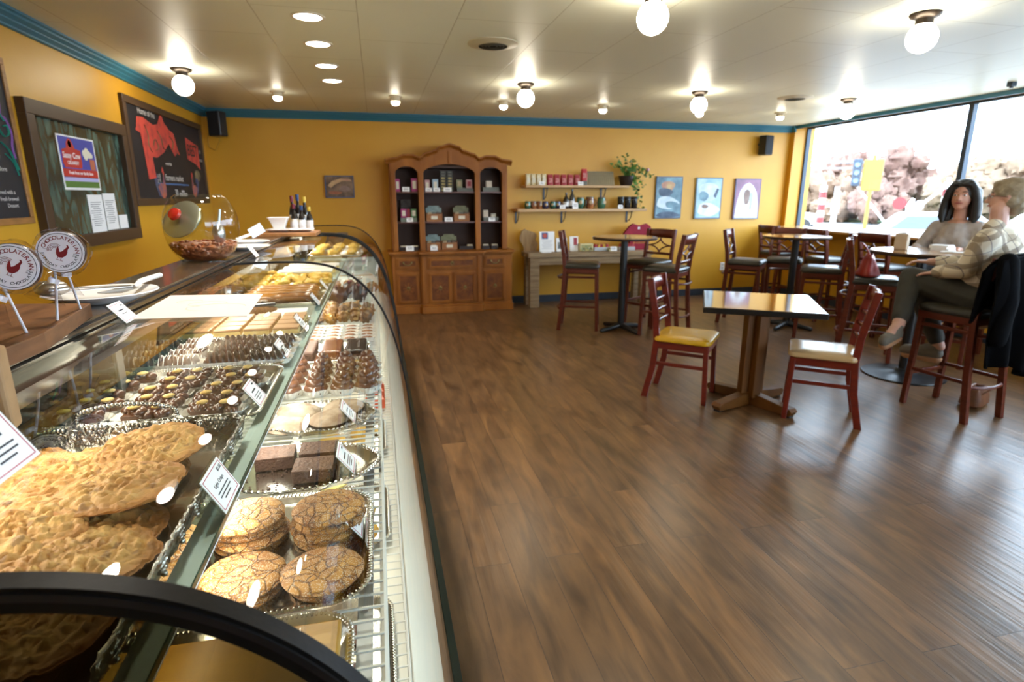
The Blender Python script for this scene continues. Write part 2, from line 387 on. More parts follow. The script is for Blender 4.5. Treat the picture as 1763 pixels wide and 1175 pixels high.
s0 = thing('spot_light', 'x', 'ceiling light', (0, 0, 0), 0, 'small bulbs in a row along the far wall')
MB().lathe([(.07, 0), (.07, -.012), (.045, -.014), (.045, -.05), (0, -.05)][::-1]).build('socket', mat('cream_socket', 'cfc4aa', rough=.5), s0)
MB().lathe([(0, -.088), (.025, -.084), (.042, -.066), (.042, -.05)], n=20).build('bulb', M_bulb, s0)
SL = [(-.88, 'small bulb light leftmost of the far row'), (.25, 'small bulb light left of the hutch crown'), (1.39, 'small bulb light just behind the globe beside the hutch'),
      (2.54, 'small bulb light above the wall shelves'), (3.76, 'small bulb light half hidden behind a globe above the posters'), (4.87, 'small bulb light rightmost of the far row, near the window')]
for i, (x, lb) in enumerate(SL):
    if i == 0: s0.location = (x, 6.34, ZC); s0['label'] = lb
    else: dup(s0, (x, 6.34+.03*i, ZC), 0, lb)
M_vent = mat('vent_white', 'd6ccb0', rough=.5); M_dark = mat('vent_dark', '55503f', rough=.7)
for x, y, lb in [(.82, 4.1, 'round ceiling vent in the middle of the room'), (4.28, 5.5, 'round ceiling vent near the window')]:
    t = thing('ceiling_vent', lb, 'vent', (x, y, ZC), 0, 'round ceiling vents')
    MB().lathe([(.1, -.02), (.17, -.006), (.17, 0), (.1, 0)], n=32).build('flange', M_vent, t)
    MB().lathe([(0, -.004), (.1, -.004)], n=32).build('throat', M_dark, t)
    m = MB()
    for k in range(4): m.lathe([(.025+.022*k, -.02), (.031+.022*k, -.02), (.035+.022*k, -.006), (.03+.022*k, -.006)], n=28)
    m.build('louvre', M_dark, t)
# speakers
def speaker(loc, rz, lb):
    t = thing('wall_speaker', lb, 'speaker', loc, rz, 'black wall speakers')
    MB().box((0, 0, 0), (.16, .13, .27)).build('cabinet', M_black, t, bevel=.012)
    MB().box((0, -.068, 0), (.14, .008, .25)).build('grille', mat('speaker_cloth', '22242a', '15161a', rough=.9, scale=200), t, bevel=.003)
    MB().bar((0, .06, 0), (0, .12, .02), .03).build('bracket', M_black, t)
    return t
speaker((-1.72, 7.5, 2.26), -.45, 'small black speaker high in the left corner')
speaker((5.52, 7.6, 2.17), .35, 'black speaker high on the far wall next to the window')
pts = [(-1.86+.02*math.sin(k*.5), 7.66, 2.4-.035*k) for k in range(12)]+[(-1.80, 7.62, 1.98), (-1.74, 7.6, 2.08), (-1.72, 7.57, 2.2)]
tag(MB().tube(pts, .006, 6).build('speaker_cable', mat('tan_cable', 'b58a2a', rough=.6)), 'thin tan cable looping under the left corner speaker', 'cable')
t = thing('camera_dome', 'tiny dark sensor fixed to the ceiling above the window', 'sensor', (5.6, 4.35, ZC))
MB().box((0, 0, -.02), (.06, .05, .04)).build('body', M_frame, t, bevel=.006)
MB().cyl((0, 0, -.052), .016, .014, 14).build('lens_ring', M_black, t)
o = thing('wall_outlet', 'white electrical outlet low on the far wall under the posters', 'outlet', (5.06, YB-.006, .43))
MB().box((0, 0, 0), (.07, .008, .115)).build('plate', M_white, o, bevel=.003)
m = MB(); m.box((0, -.005, .024), (.032, .004, .03)); m.box((0, -.005, -.024), (.032, .004, .03)); m.build('socket', mat('outlet_grey', 'c9c6c0', rough=.5), o)
# ------------------------------------------------------------ pastry case
PROF = [(-.545,1.206),(-.47,1.210),(-.35,1.210),(-.25,1.207),(-.196,1.197),(-.150,1.180),(-.118,1.158),(-.080,1.128),(-.040,1.082),(.0,1.015),(.028,.94),(.050,.86),(.072,.75),(.090,.62),(.099,.50)]
def fine(P, k=4):
    out = []
    for i in range(len(P)-1):
        p0 = Vector(P[max(i-1, 0)]); p1 = Vector(P[i]); p2 = Vector(P[i+1]); p3 = Vector(P[min(i+2, len(P)-1)])
        for j in range(k):
            t = j/k; out.append(.5*((2*p1)+(p2-p0)*t+(2*p0-5*p1+4*p2-p3)*t*t+(-p0+3*p1-3*p2+p3)*t**3))
    out.append(Vector(P[-1])); return out
PF = fine(PROF, 6)
def smooth_line(P, n, it):
    L = [0]
    for a, b in zip(P, P[1:]): L.append(L[-1]+(b-a).length)
    out = []; j = 0
    for k in range(n+1):
        s = L[-1]*k/n
        while j < len(P)-2 and L[j+1] < s: j += 1
        out.append(P[j].lerp(P[j+1], min(1, (s-L[j])/(L[j+1]-L[j]))))
    for _ in range(it): out = [out[0]]+[out[i]*.5+(out[i-1]+out[i+1])*.25 for i in range(1, n)]+[out[-1]]
    return out
PF = smooth_line(PF, 110, 70)
def offp(P, d):
    out = []
    for i, p in enumerate(P):
        t = (P[min(i+1, len(P)-1)]-P[max(i-1, 0)]).normalized(); out.append(p+Vector((-t.y, t.x))*d)   # + = outward (up/right)
    return out
def arch(mb, y0, y1, d0, d1):
    A = offp(PF, d0); B = offp(PF, d1); n = len(A); vs = []
    for y in (y0, y1):
        vs += [(p.x, y, p.y) for p in A]+[(p.x, y, p.y) for p in B]
    fs = []
    for i in range(n-1):
        fs += [(i, i+1, n+i+1, n+i), (2*n+i+1, 2*n+i, 3*n+i, 3*n+i+1), (i+1, i, 2*n+i, 2*n+i+1), (n+i, n+i+1, 3*n+i+1, 3*n+i)]
    fs += [(0, n, 3*n, 2*n), (n-1, 3*n-1, 4*n-1, 2*n-1)]
    return mb.add(vs, fs, True)
M_cream = mat('cream_enamel', 'eee9d8', rough=.35)
M_rubber = mat('black_rubber', '070707', rough=.5, spec=.25, bump=.05, bscale=120)
M_curve = glassmat('curved_glass', 'f8fcf9', 1.15)
M_darkrefl = glassmat('dark_reflection_end_glass', '99978a', 1.0)  # grey tint stands in for the dark reflection in the end pane
M_shelfglass = glassmat('shelf_glass', 'f5faf7', .8)
M_edge = mat('green_glass_edge', '26483c', rough=.2)
M_wire = mat('white_wire', 'e9e8df', rough=.35)
M_tube = mat('fluorescent_tube', 'fff6e0', rough=.4, emit=7)
def pastry_case(y0, y1, joints, lb, end_frames, dark_end):
    t = thing('pastry_case', lb, 'display case', (0, (y0+y1)/2, 0)); oy = (y0+y1)/2
    def P(mb, name, m, **k): return mb.build(name, m, t, loc=(0, -oy, 0), **k)
    m = MB(); m.bb(-.56, .05, y0, y1, .06, .44); m.bb(-.56, .0, y0+.05, y1-.05, 0, .06); P(m, 'base_cabinet', mat('base_black', '1d1b1a', rough=.5))
    P(MB().prism([(.05, .40), (.112, .46), (.118, .497), (.095, .50), (.08, .47), (.05, .47)], 0, y1-y0, X=frame((0, y1, 0), (1, 0, 0), (0, 0, 1))), 'bumper', mat('dark_green_trim', '16221f', rough=.2, metal=.3))
    P(MB().prism([(.05, .44), (.096, .47), (.094, .50), (.075, .53), (.05, .50)], 0, y1-y0, X=frame((0, y1, 0), (1, 0, 0), (0, 0, 1))), 'wood_strip', mat('worn_wood_strip', '8a6a48', '5d4630', rough=.5, scale=12, stretch=(1, .2, 1)))
    P(MB().prism([(-.56, .44), (.05, .44), (.075, .50), (.078, .53), (.02, .59), (-.56, .59)], 0, y1-y0, X=frame((0, y1, 0), (1, 0, 0), (0, 0, 1))), 'deck', M_cream)
    m = MB(); m.bb(-.56, -.552, y0, y1, .44, .60); m.bb(-.56, -.552, y0, y1, 1.16, 1.2)
    k = y0
    while k < y1-.05: m.bb(-.56, -.552, k, k+.03, .60, 1.16); k += (y1-y0-.03)/max(2, round((y1-y0)/.9))
    P(m, 'door_frame', mat('anodised_frame', '8d8a80', rough=.35, metal=.6))
    m = MB(); m.bb(-.558, -.554, y0, y1, .60, 1.16); P(m, 'sliding_door_glass', glassmat('back_glass', 'dfe6dc', .9))
    m = MB(); m.bb(-.56, -.546, y0, y1, 1.178, 1.203); P(m, 'top_rail', M_chrome)
    # curved panes
    ys = [y0]+joints+[y1]
    for a, b in zip(ys, ys[1:]):
        m = MB(); Q = PF; n = len(Q)
        m.add([(p.x, a+.002, p.y) for p in Q]+[(p.x, b-.002, p.y) for p in Q], [(i, i+1, n+i+1, n+i) for i in range(n-1)], True)
        g = P(m, 'curved_pane', M_curve)
        for f in (a,) if a != y0 else ():
            e = MB(); arch(e, f-.004, f+.004, -.005, .004); P(e, 'pane_joint', M_black)
    for (a, b, d0, d1) in end_frames:
        m = MB(); arch(m, a, b, d0, d1); P(m, 'end_frame', M_rubber)
        m = MB(); arch(m, a-.002, b+.002, d1-.010, d1-.004); P(m, 'frame_ridge', M_black)
    if dark_end:
        m = MB(); Q = offp(PF, -.01); m.prism([(p.x, p.y) for p in Q]+[(.09, .45), (-.56, .45)], -.003, .003, X=frame((0, y0+.012, 0), (1, 0, 0), (0, 0, 1))); P(m, 'end_pane', M_darkrefl)
    # upper glass shelf
    xs = -.2255
    m = MB(); m.bb(-.555, xs-.002, y0+.02, y1-.02, 1.027, 1.034); sh = P(m, 'glass_shelf', M_shelfglass)
    e = MB(); e.bb(xs-.002, xs, y0+.02, y1-.02, 1.0265, 1.0345); e.build('polished_edge', M_edge, sh)
    # lower wire shelf
    m = MB(); n = int((y1-y0)/.026)
    for k in range(n+1):
        y = y0+.02+(y1-y0-.04)*k/n; m.bar((-.545, y, .925), (-.02, y, .925), .003)
    P(m, 'wire_shelf_rungs', M_wire)
    m = MB()
    for x, r in ((-.02, .005), (-.20, .004), (-.37, .004), (-.545, .005)): m.tube([(x, y0+.015, .920), (x, y1-.015, .920)], r, 8)
    P(m, 'wire_shelf_rail', M_wire)
    # wire rack on the deck
    m = MB(); n = int((y1-y0)/.03)
    for k in range(n+1):
        y = y0+.03+(y1-y0-.06)*k/n; m.bar((-.53, y, .606), (.012, y, .606), .003)
    m.tube([(.012, y0+.02, .604), (.012, y1-.02, .604)], .0035, 6); m.tube([(-.25, y0+.02, .600), (-.25, y1-.02, .600)], .0035, 6)
    P(m, 'deck_rack', M_wire)
    m = MB(); m.bb(-.548, -.505, y0+.05, y1-.05, 1.186, 1.192); m.bb(-.512, -.505, y0+.05, y1-.05, 1.168, 1.186); P(m, 'lamp_housing', M_chrome)
    m = MB(); m.tube([(-.53, y0+.08, 1.174), (-.53, y1-.08, 1.174)], .009, 10); P(m, 'lamp_tube', M_tube)
    m = MB(); m.bb(-.262, -.229, y0+.02, y1-.02, 1.017, 1.026); P(m, 'shelf_light_strip', mat('pale_strip', 'e8eef4', rough=.4))
    m = MB(); m.bb(-.055, -.035, y0+.02, y1-.02, .908, .914); P(m, 'shelf_light_strip', mat('pale_strip', 'e8eef4', rough=.4))
    return t
pastry_case(.40, 4.085, [2.38], 'long curved-glass pastry case running away from the camera full of trays', [(.394, .412, -.016, .004), (4.07, 4.10, -.012, .012)], True)
pastry_case(4.11, 5.36, [], 'shorter curved-glass case joined to the far end of the long pastry case', [(5.35, 5.365, -.004, .004)], False)
def area(name, loc, sx, sy, e, rot, col=(1, .95, .84)):
    l = bpy.data.lights.new(name, 'AREA'); l.shape = 'RECTANGLE'; l.size = sx; l.size_y = sy; l.energy = e; l.color = col
    o = bpy.data.objects.new(name, l); COL.objects.link(o); o.location = loc; o.rotation_euler = rot; return o
area('case_lamp', (-.522, 2.24, 1.163), .02, 3.5, 3.4, (0, -.75, 0))
area('case_lamp', (-.245, 2.24, 1.015), .02, 3.5, 4.5, (0, 0, 0))
area('case_lamp', (-.045, 2.24, .905), .02, 3.5, 3.5, (0, .1, 0))
area('case_lamp', (-.52, 4.72, 1.16), .02, 1.1, 4, (0, -.75, 0))
# service counter along the back of the case
t = thing('service_counter', 'long narrow dark counter top along the back of the pastry case', 'counter', (-.66, 2.8, 1.2))
m = MB(); m.bb(-.085, .090, -2.5, 2.56, 0, .022); m.build('countertop', mat('dark_laminate', '57493a', '4c4034', rough=.16, scale=3, coat=.3), t, bevel=.003)
m = MB(); m.bb(.090, .096, -2.5, 2.56, .004, .019); m.build('edge_strip', M_black, t)
m = MB(); m.bb(.096, .0995, -2.5, 2.56, .006, .016); m.build('chrome_strip', M_chrome, t)
m = MB(); m.bb(-.08, .055, -2.4, 2.5, -1.2, -.002); m.build('support_panel', mat('base_black', '1d1b1a'), t)

# ------------------------------------------------------------ trays
def rr(w, l, rad, n=6, ins=0):
    w -= 2*ins; l -= 2*ins; rad = max(rad-ins, .002); pts = []
    for cx, cy, a0 in ((w/2-rad, l/2-rad, 0), (-w/2+rad, l/2-rad, PI/2), (-w/2+rad, -l/2+rad, PI), (w/2-rad, -l/2+rad, 3*PI/2)):
        for k in range(n+1): a = a0+PI/2*k/n; pts.append((cx+rad*math.cos(a), cy+rad*math.sin(a)))
    return pts
def rings(mb, w, l, rad, prof, n=6):
    """prof: (inset, z) rings of a rounded rectangle"""
    R = [rr(w, l, rad, n, i) for i, z in prof]; m = len(R[0]); vs = [(x, y, z) for (i, z), r in zip(prof, R) for x, y in r]
    fs = [(j*m+k, (j+1)*m+k, (j+1)*m+(k+1) % m, j*m+(k+1) % m)[::-1] for j in range(len(R)-1) for k in range(m)]
    fs.append(tuple((len(R)-1)*m+k for k in range(m))); fs.append(tuple(range(m))[::-1])
    return mb.add(vs, [tuple(f) for f in fs], True)
def resample(pts, step):
    out = []; P = [Vector((*p, 0)) for p in pts]; P.append(P[0]); tot = sum((b-a).length for a, b in zip(P, P[1:])); n = int(tot/step); step = tot/n; acc = 0; nx = 0
    for a, b in zip(P, P[1:]):
        L = (b-a).length
        while nx <= acc+L and len(out) < n: out.append((a.lerp(b, (nx-acc)/L if L else 0), (b-a).normalized())); nx += step
        acc += L
    return out
def tray(lb, x0, x1, y0, y1, z, rad=.03, bead=.0055, h=.014, group=None, m=None, handles=False):
    w, l = x1-x0, y1-y0; m = m or M_silver
    t = thing('silver_tray', lb, 'tray', ((x0+x1)/2, (y0+y1)/2, z), 0, group)
    b = MB(); rings(b, w, l, rad, [(.014, 0), (.006, h*.6), (0, h), (.002, h+.002), (.010, h-.001), (.018, .005), (.024, .003), (.03, .003)]); b.build('pan', m, t)
    if bead:
        b = MB()
        for p, d in resample(rr(w, l, rad, 8, .003), bead):
            rz = math.atan2(d.y, d.x); b.ell((p.x, p.y, h+.001), (bead*.34, bead*.75, bead*.36), Matrix.Rotation(rz, 4, 'Z'), 6, 4)
        b.build('beaded_rim', m, t)
    if handles:
        for s in (1,):
            b = MB(); pts = [(w/2-.006, -l*.2, h), (w/2+.01, -l*.17, h+.006), (w/2+.026, -l*.08, h+.004), (w/2+.03, 0, h+.004), (w/2+.026, l*.08, h+.004), (w/2+.01, l*.17, h+.006), (w/2-.006, l*.2, h)]
            b.tube([(q.x, q.y, h+.003) for q in fine([(p[0], p[1]) for p in pts], 4)], .004, 8); b.build('handle', m, t)
    return t
def card(lb, x, y, z, w=.072, h=.05, tilt=.65, lines=3, title=None, price=None, rz=0, group='price cards'):
    """acrylic price card facing the shop side, leaning back"""
    t = thing('price_card', lb, 'sign', (x, y, z), rz, group)
    u = Vector((0, 1, 0)); up = Vector((-math.sin(tilt), 0, math.cos(tilt))); nrm = u.cross(up)
    X = frame((0, 0, 0), u, up)
    m = MB(); m.box((0, h/2, -.0015), (w+.006, h+.006, .003), X=X); m.box((-0, .0, 0), (0.001, .001, .001), X=X)
    m.box((-.016, 0, .0015), (.03, w+.006, .002)); m.build('acrylic_stand', glassmat('acrylic', 'eef2f2', 1, base=.04), t)
    MB().box((0, h/2, .0006), (w, h, .001), X=X).build('paper', M_white, t)
    m = MB(); q = .004; bw = .0009
    for (cx, cy, a, b) in ((0, q, w-2*q, bw), (0, h-q, w-2*q, bw), (-w/2+q, h/2, bw, h-2*q), (w/2-q, h/2, bw, h-2*q)): m.box((cx, cy, .0013), (a, b, .0004), X=X)
    m.build('border', M_red, t)
    m = MB()
    if title: addtext(m, title, h*.15, X @ Matrix.Translation((0, h*.60, .0014)), ext=.0001)
    else: m.box((0, h*.6, .0014), (w*.42, h*.06, .0003), X=X)
    if price: addtext(m, price, h*.14, X @ Matrix.Translation((w*.3, h*.80, .0014)), ext=.0001)
    else: m.box((w*.3, h*.8, .0014), (w*.14, h*.06, .0003), X=X)
    for k in range(lines): m.box((0, h*(.42-.1*k), .0014), (w*(.6-.12*(k == lines-1)*2), h*.03, .0003), X=X)
    m.build('lettering', M_ink, t)
    return t
# near deep tray with grape-cluster sides
ZS = 1.035
def grape_tray():
    x0, x1, y0, y1, z = -.60, -.262, .46, 1.06, ZS
    t = thing('grape_tray', 'deep ornate silver tray with grape clusters round its sides, nearest the camera', 'tray', ((x0+x1)/2, (y0+y1)/2, z))
    w, l = x1-x0, y1-y0; H = .04; fl = .014
    MB().box((0, 0, .002), (w-.01, l-.01, .004)).build('pan', M_silver, t)
    def wall(a, b, out):
        a = Vector(a); b = Vector(b); o = Vector(out); L = (b-a).length; nu = int(L/.006); nv = 8
        def fn(u, v):
            p = a.lerp(b, u)+o*fl*v+Vector((0, 0, H*v)); q = noise.noise(Vector((u*L*90, v*4.5, out[0]*5+out[1]*9)))+.6*noise.noise(Vector((u*L*210, v*9, 3)))
            r = p+o*(.0035*q)+Vector((0, 0, (.004*noise.noise(Vector((u*L*60, 0, 5))) if v > .9 else 0))); return tuple(r)
        return MB().sheet(fn, nu, nv).build('side_wall', M_silver2, t, solid=.003)
    hw, hl = w/2-.005, l/2-.005
    wall((hw, -hl, 0), (hw, hl, 0), (1, 0, 0)); wall((-hw, -hl, 0), (-hw, hl, 0), (-1, 0, 0)); wall((-hw, hl, 0), (hw, hl, 0), (0, 1, 0)); wall((-hw, -hl, 0), (hw, -hl, 0), (0, -1, 0))
    rnd = random.Random(3)
    for k in range(5):
        cx = -hw+.035+(2*hw-.07)*k/4; m = MB()
        for r in range(5):
            for c in range(5-r):
                m.ell((cx+(c-(4-r)/2)*.0068, hl+fl*.6-.004+.0, .034-r*.0062+rnd.uniform(-.001, .001)), .0042, nu=7, nv=5)
        for s in (-1, 1): m.tube([(cx+s*.012, hl+.006, .028), (cx+s*.018, hl+.006, .02+.002*s), (cx+s*.026, hl+.008, .032), (cx+s*.036, hl+.009, .03), (cx+s*.034, hl+.008, .018)], .0022, 6)
        m.build('grape_cluster', M_silver2, t)
    for k in range(9):
        cy = -hl+.04+(2*hl-.08)*k/8; m = MB()
        for r in range(4):
            for c in range(4-r): m.ell((hw+fl*.75, cy+(c-(3-r)/2)*.0072, .032-r*.0066), .004, nu=7, nv=5)
        m.build('grape_cluster', M_silver2, t)
    m = MB()
    for s, cx in ((1, -.02),):
        pts = fine([(-.08+cx, .03), (-.075+cx, .055), (-.04+cx, .066), (0+cx, .069), (.04+cx, .066), (.075+cx, .055), (.08+cx, .03)], 6)
        for i, p in enumerate(pts): m.ell((p.x, hl+.02, p.y), .0042, nu=7, nv=5)
    m.build('beaded_handle', M_silver2, t)
grape_tray()

# ------------------------------------------------------------ baked goods
def oat_mat():
    m = mat('oat_cookie', 'a87232', 'cc9f58', rough=.6, scale=26, bump=.3, bscale=200, detail=6, lo=.3, hi=.68)
    if 'done' in m: return m
    m['done'] = 1; nt = m.node_tree; N = nt.nodes; L = nt.links; b = N['Principled BSDF']; src = b.inputs['Base Color'].links[0].from_socket
    tc = N.new('ShaderNodeTexCoord'); n = N.new('ShaderNodeTexNoise'); n.inputs['Scale'].default_value = 42; n.inputs['Detail'].default_value = 1; L.new(tc.outputs['Object'], n.inputs['Vector'])
    r = N.new('ShaderNodeValToRGB'); r.color_ramp.elements[0].position = .66; r.color_ramp.elements[1].position = .72; r.color_ramp.elements[0].color = (0, 0, 0, 1); r.color_ramp.elements[1].color = (.6,)*3+(1,); L.new(n.outputs[0], r.inputs[0])
    mx = N.new('ShaderNodeMix'); mx.data_type = 'RGBA'; L.new(r.outputs[0], mx.inputs[0]); L.new(src, mx.inputs[6]); mx.inputs[7].default_value = lin('6a4526'); 
    # browner rim
    ob = N.new('ShaderNodeSeparateXYZ'); L.new(tc.outputs['Object'], ob.inputs[0])
    px = N.new('ShaderNodeMath'); px.operation = 'POWER'; px.inputs[1].default_value = 2; py = N.new('ShaderNodeMath'); py.operation = 'POWER'; py.inputs[1].default_value = 2
    L.new(ob.outputs[0], px.inputs[0]); L.new(ob.outputs[1], py.inputs[0]); ad = N.new('ShaderNodeMath'); L.new(px.outputs[0], ad.inputs[0]); L.new(py.outputs[0], ad.inputs[1])
    mr = N.new('ShaderNodeMapRange'); mr.inputs[1].default_value = .0042; mr.inputs[2].default_value = .0072; mr.inputs[3].default_value = 0; mr.inputs[4].default_value = .75; L.new(ad.outputs[0], mr.inputs[0])
    m2 = N.new('ShaderNodeMix'); m2.data_type = 'RGBA'; L.new(mr.outputs[0], m2.inputs[0]); L.new(mx.outputs[2], m2.inputs[6]); m2.inputs[7].default_value = lin('b06c2a'); L.new(m2.outputs[2], b.inputs['Base Color'])
    return m
def disc(R, h, seed, irr=.06, amp=.003, freq=60, na=72, nr=26, dome=.5, lump=False):
    """irregular cookie: rough top, thin edge, flat underside"""
    mb = MB(); vs = []; S = Vector((seed*11.7, seed*5.3, seed*2.9))
    def rad(a): return R*(1+irr*(noise.noise(Vector((math.cos(a)*1.6, math.sin(a)*1.6, 0))+S)*1.4+.35*noise.noise(Vector((math.cos(a)*6, math.sin(a)*6, 0))+S)))
    vs.append((0, 0, h))
    for j in range(1, nr+1):
        f = j/nr
        for i in range(na):
            a = 2*PI*i/na; r = rad(a)*f; x, y = r*math.cos(a), r*math.sin(a)
            if lump: q = 1.9*abs(noise.noise(Vector((x*freq, y*freq, 0))+S))+.45*abs(noise.noise(Vector((x*freq*2.3, y*freq*2.3, 4))+S))+.15*abs(noise.noise(Vector((x*freq*5, y*freq*5, 8))+S))-.5
            else: q = noise.fractal(Vector((x*freq, y*freq, 0))+S, .7, 2.0, 4)
            z = h*(1-dome*f**3)*(1 if f < .97 else .62)+amp*q*(1-.5*f**6)
            vs.append((x, y, max(z, .001)))
    o = len(vs)
    for i in range(na): a = 2*PI*i/na; r = rad(a)*.97; vs.append((r*math.cos(a), r*math.sin(a), 0))
    fs = [(0, 1+i, 1+(i+1) % na) for i in range(na)]
    for j in range(nr-1):
        for i in range(na): fs.append((1+j*na+i, 1+(j+1)*na+i, 1+(j+1)*na+(i+1) % na, 1+j*na+(i+1) % na))
    for i in range(na): fs.append((o-na+i, o+i, o+(i+1) % na, o-na+(i+1) % na))
    fs.append(tuple(o+i for i in range(na))[::-1])
    return mb.add(vs, fs, True)
MO = oat_mat(); OC = []
for k in range(5): OC.append(disc(.083, .012, k+1, .10, .0062, 78, 130, 46, .55, True).mesh('oat_cookie', MO))
def put(name, me, loc, rot, lb, cat, group=None, sc=None):
    o = bpy.data.objects.new(name, me); COL.objects.link(o); o.location = loc; o.rotation_euler = rot
    if sc: o.scale = (sc,)*3
    return tag(o, lb, cat, group)
oat = [(-.355, .945, 1.070, .10, -.05, 'large oat cookie at the far right corner of the grape tray'), (-.470, .880, 1.066, .10, .03, 'large oat cookie at the far left of the grape tray, with a bright glare'),
       (-.345, .800, 1.075, .02, .10, 'large oat cookie in the middle of the grape tray, lying on top'), (-.560, .955, 1.050, .1, 0, 'large oat cookie at the far left wall of the grape tray, mostly hidden'),
       (-.425, .715, 1.074, -.03, .04, 'large oat cookie at the left of the grape tray just above the black arch'), (-.335, .655, 1.066, -.05, .12, 'large oat cookie at the near right of the grape tray by the black arch'),
       (-.545, .770, 1.058, .06, -.08, 'large oat cookie at the left edge of the picture in the grape tray')]
for i, (x, y, z, rx, ry, lb) in enumerate(oat): put('oat_cookie', OC[i % 5], (x-.018, y, z-.002), (rx, ry, i*1.3), lb, 'cookie', 'large oat cookies in the grape tray', 1.0)
under = [(-.36, .88, 1.050), (-.48, .80, 1.048), (-.35, .72, 1.050), (-.46, .62, 1.052), (-.33, .56, 1.052), (-.52, .56, 1.05), (-.43, .95, 1.043)]
for i, (x, y, z) in enumerate(under): put('oat_cookie', OC[(i+2) % 5], (x-.02, y, z), (.03*(-1)**i, .04*(-1)**(i//2), i*.9+.4), 'large oat cookie in the under layer of the grape tray, %s' % ['at the far right', 'middle left', 'middle right', 'near left', 'nearest right', 'nearest left corner', 'farthest back'][i], 'cookie', 'under layer of large oat cookies')
tag(MB().sheet(lambda u, v: (-.50+.2*u, .47+.16*v, 1.048+.006*math.sin(u*6)), 8, 6).build('parchment_sheet', mat('brown_parchment', '8a6a34', rough=.5), solid=.001), 'crumpled brown parchment under the cookies behind the darkened end glass', 'paper')

def ginger_mat():
    m = bpy.data.materials.new('ginger_cookie'); m.use_nodes = True; nt = m.node_tree; N = nt.nodes; L = nt.links; b = N['Principled BSDF']
    tc = N.new('ShaderNodeTexCoord'); nz = N.new('ShaderNodeTexNoise'); nz.inputs['Scale'].default_value = 35; L.new(tc.outputs['Object'], nz.inputs['Vector'])
    r = N.new('ShaderNodeValToRGB'); r.color_ramp.elements[0].position = .35; r.color_ramp.elements[1].position = .65; r.color_ramp.elements[0].color = lin('9a6224'); r.color_ramp.elements[1].color = lin('c48c40'); L.new(nz.outputs[0], r.inputs[0])
    wv = N.new('ShaderNodeVectorMath'); wv.operation = 'MULTIPLY_ADD'; wv.inputs[1].default_value = (.022,)*3; L.new(nz.outputs['Color'], wv.inputs[0]); L.new(tc.outputs['Object'], wv.inputs[2])
    vo = N.new('ShaderNodeTexVoronoi'); vo.feature = 'DISTANCE_TO_EDGE'; vo.inputs['Scale'].default_value = 46; vo.inputs['Randomness'].default_value = 1; L.new(wv.outputs[0], vo.inputs['Vector'])
    cr = N.new('ShaderNodeValToRGB'); cr.color_ramp.elements[0].position = .0; cr.color_ramp.elements[1].position = .075; cr.color_ramp.elements[0].color = (.36, .25, .16, 1); cr.color_ramp.elements[1].color = (1, 1, 1, 1); L.new(vo.outputs[0], cr.inputs[0])
    mu = N.new('ShaderNodeMix'); mu.data_type = 'RGBA'; mu.blend_type = 'MULTIPLY'; mu.inputs[0].default_value = 1; L.new(r.outputs[0], mu.inputs[6]); L.new(cr.outputs[0], mu.inputs[7])
    s = N.new('ShaderNodeTexVoronoi'); s.inputs['Scale'].default_value = 480; L.new(tc.outputs['Object'], s.inputs['Vector'])
    sr = N.new('ShaderNodeValToRGB'); sr.color_ramp.elements[0].position = .30; sr.color_ramp.elements[1].position = .42; sr.color_ramp.elements[0].color = (1, 1, 1, 1); sr.color_ramp.elements[1].color = (0, 0, 0, 1); L.new(s.outputs['Distance'], sr.inputs[0])
    n3 = N.new('ShaderNodeTexNoise'); n3.inputs['Scale'].default_value = 90; L.new(tc.outputs['Object'], n3.inputs['Vector'])
    mm = N.new('ShaderNodeMath'); mm.operation = 'MULTIPLY'; L.new(sr.outputs[0], mm.inputs[0]); L.new(n3.outputs[0], mm.inputs[1])
    m2 = N.new('ShaderNodeMix'); m2.data_type = 'RGBA'; L.new(mm.outputs[0], m2.inputs[0]); L.new(mu.outputs[2], m2.inputs[6]); m2.inputs[7].default_value = lin('f6ead2'); L.new(m2.outputs[2], b.inputs['Base Color'])
    b.inputs['Roughness'].default_value = .6
    b1 = N.new('ShaderNodeBump'); b1.inputs['Strength'].default_value = .9; b1.inputs['Distance'].default_value = .003; L.new(cr.outputs[0], b1.inputs['Height'])
    b2 = N.new('ShaderNodeBump'); b2.inputs['Strength'].default_value = .6; b2.inputs['Distance'].default_value = .001; L.new(mm.outputs[0], b2.inputs['Height']); L.new(b1.outputs[0], b2.inputs['Normal']); L.new(b2.outputs[0], b.inputs['Normal'])
    return m
MG = ginger_mat(); GC = [disc(.056, .0135, 30+k, .03, .0012, 50, 56, 14, .55).mesh('ginger_cookie', MG) for k in range(3)]
ZW = .9285
tray('rounded silver tray with beaded rim holding sugared ginger cookies', -.43, -.035, .672, .985, ZW, .06, .0068, .013)
gs = [(-.222, .868, 4, 'far left stack on the beaded tray'), (-.103, .862, 4, 'stack beside the price card on the beaded tray'), (-.212, .748, 2, 'near left pile on the beaded tray'),
      (-.098, .742, 2, 'near right pile on the beaded tray'), (-.335, .835, 3, 'left pile under the glass shelf'), (-.325, .738, 2, 'near left pile under the glass shelf')]
POS = ['bottom', 'second', 'third', 'top']
for i, (x, y, n, lb) in enumerate(gs):
    for k in range(n):
        w = POS[k] if k < n-1 else 'topmost'
        put('ginger_cookie', GC[(i+k) % 3], (x+.004*math.sin(i*3+k*2), y+.004*math.cos(i*2+k*3), ZW+.004+k*.0138), (.02*math.sin(k*3+i), .02*math.cos(k+i), i+k*1.7), 'sugared ginger cookie, %s of the %s' % (w, lb), 'cookie', 'sugared ginger cookies')
card('price card on the right rim of the ginger cookie tray', -.050, .855, ZW+.012, .074, .055)
card('price card leaning on the grape tray wall, in front of the oat cookies', -.222, .80, 1.042, .082, .056, .5, 3, 'Light Crisps', '$2.50')
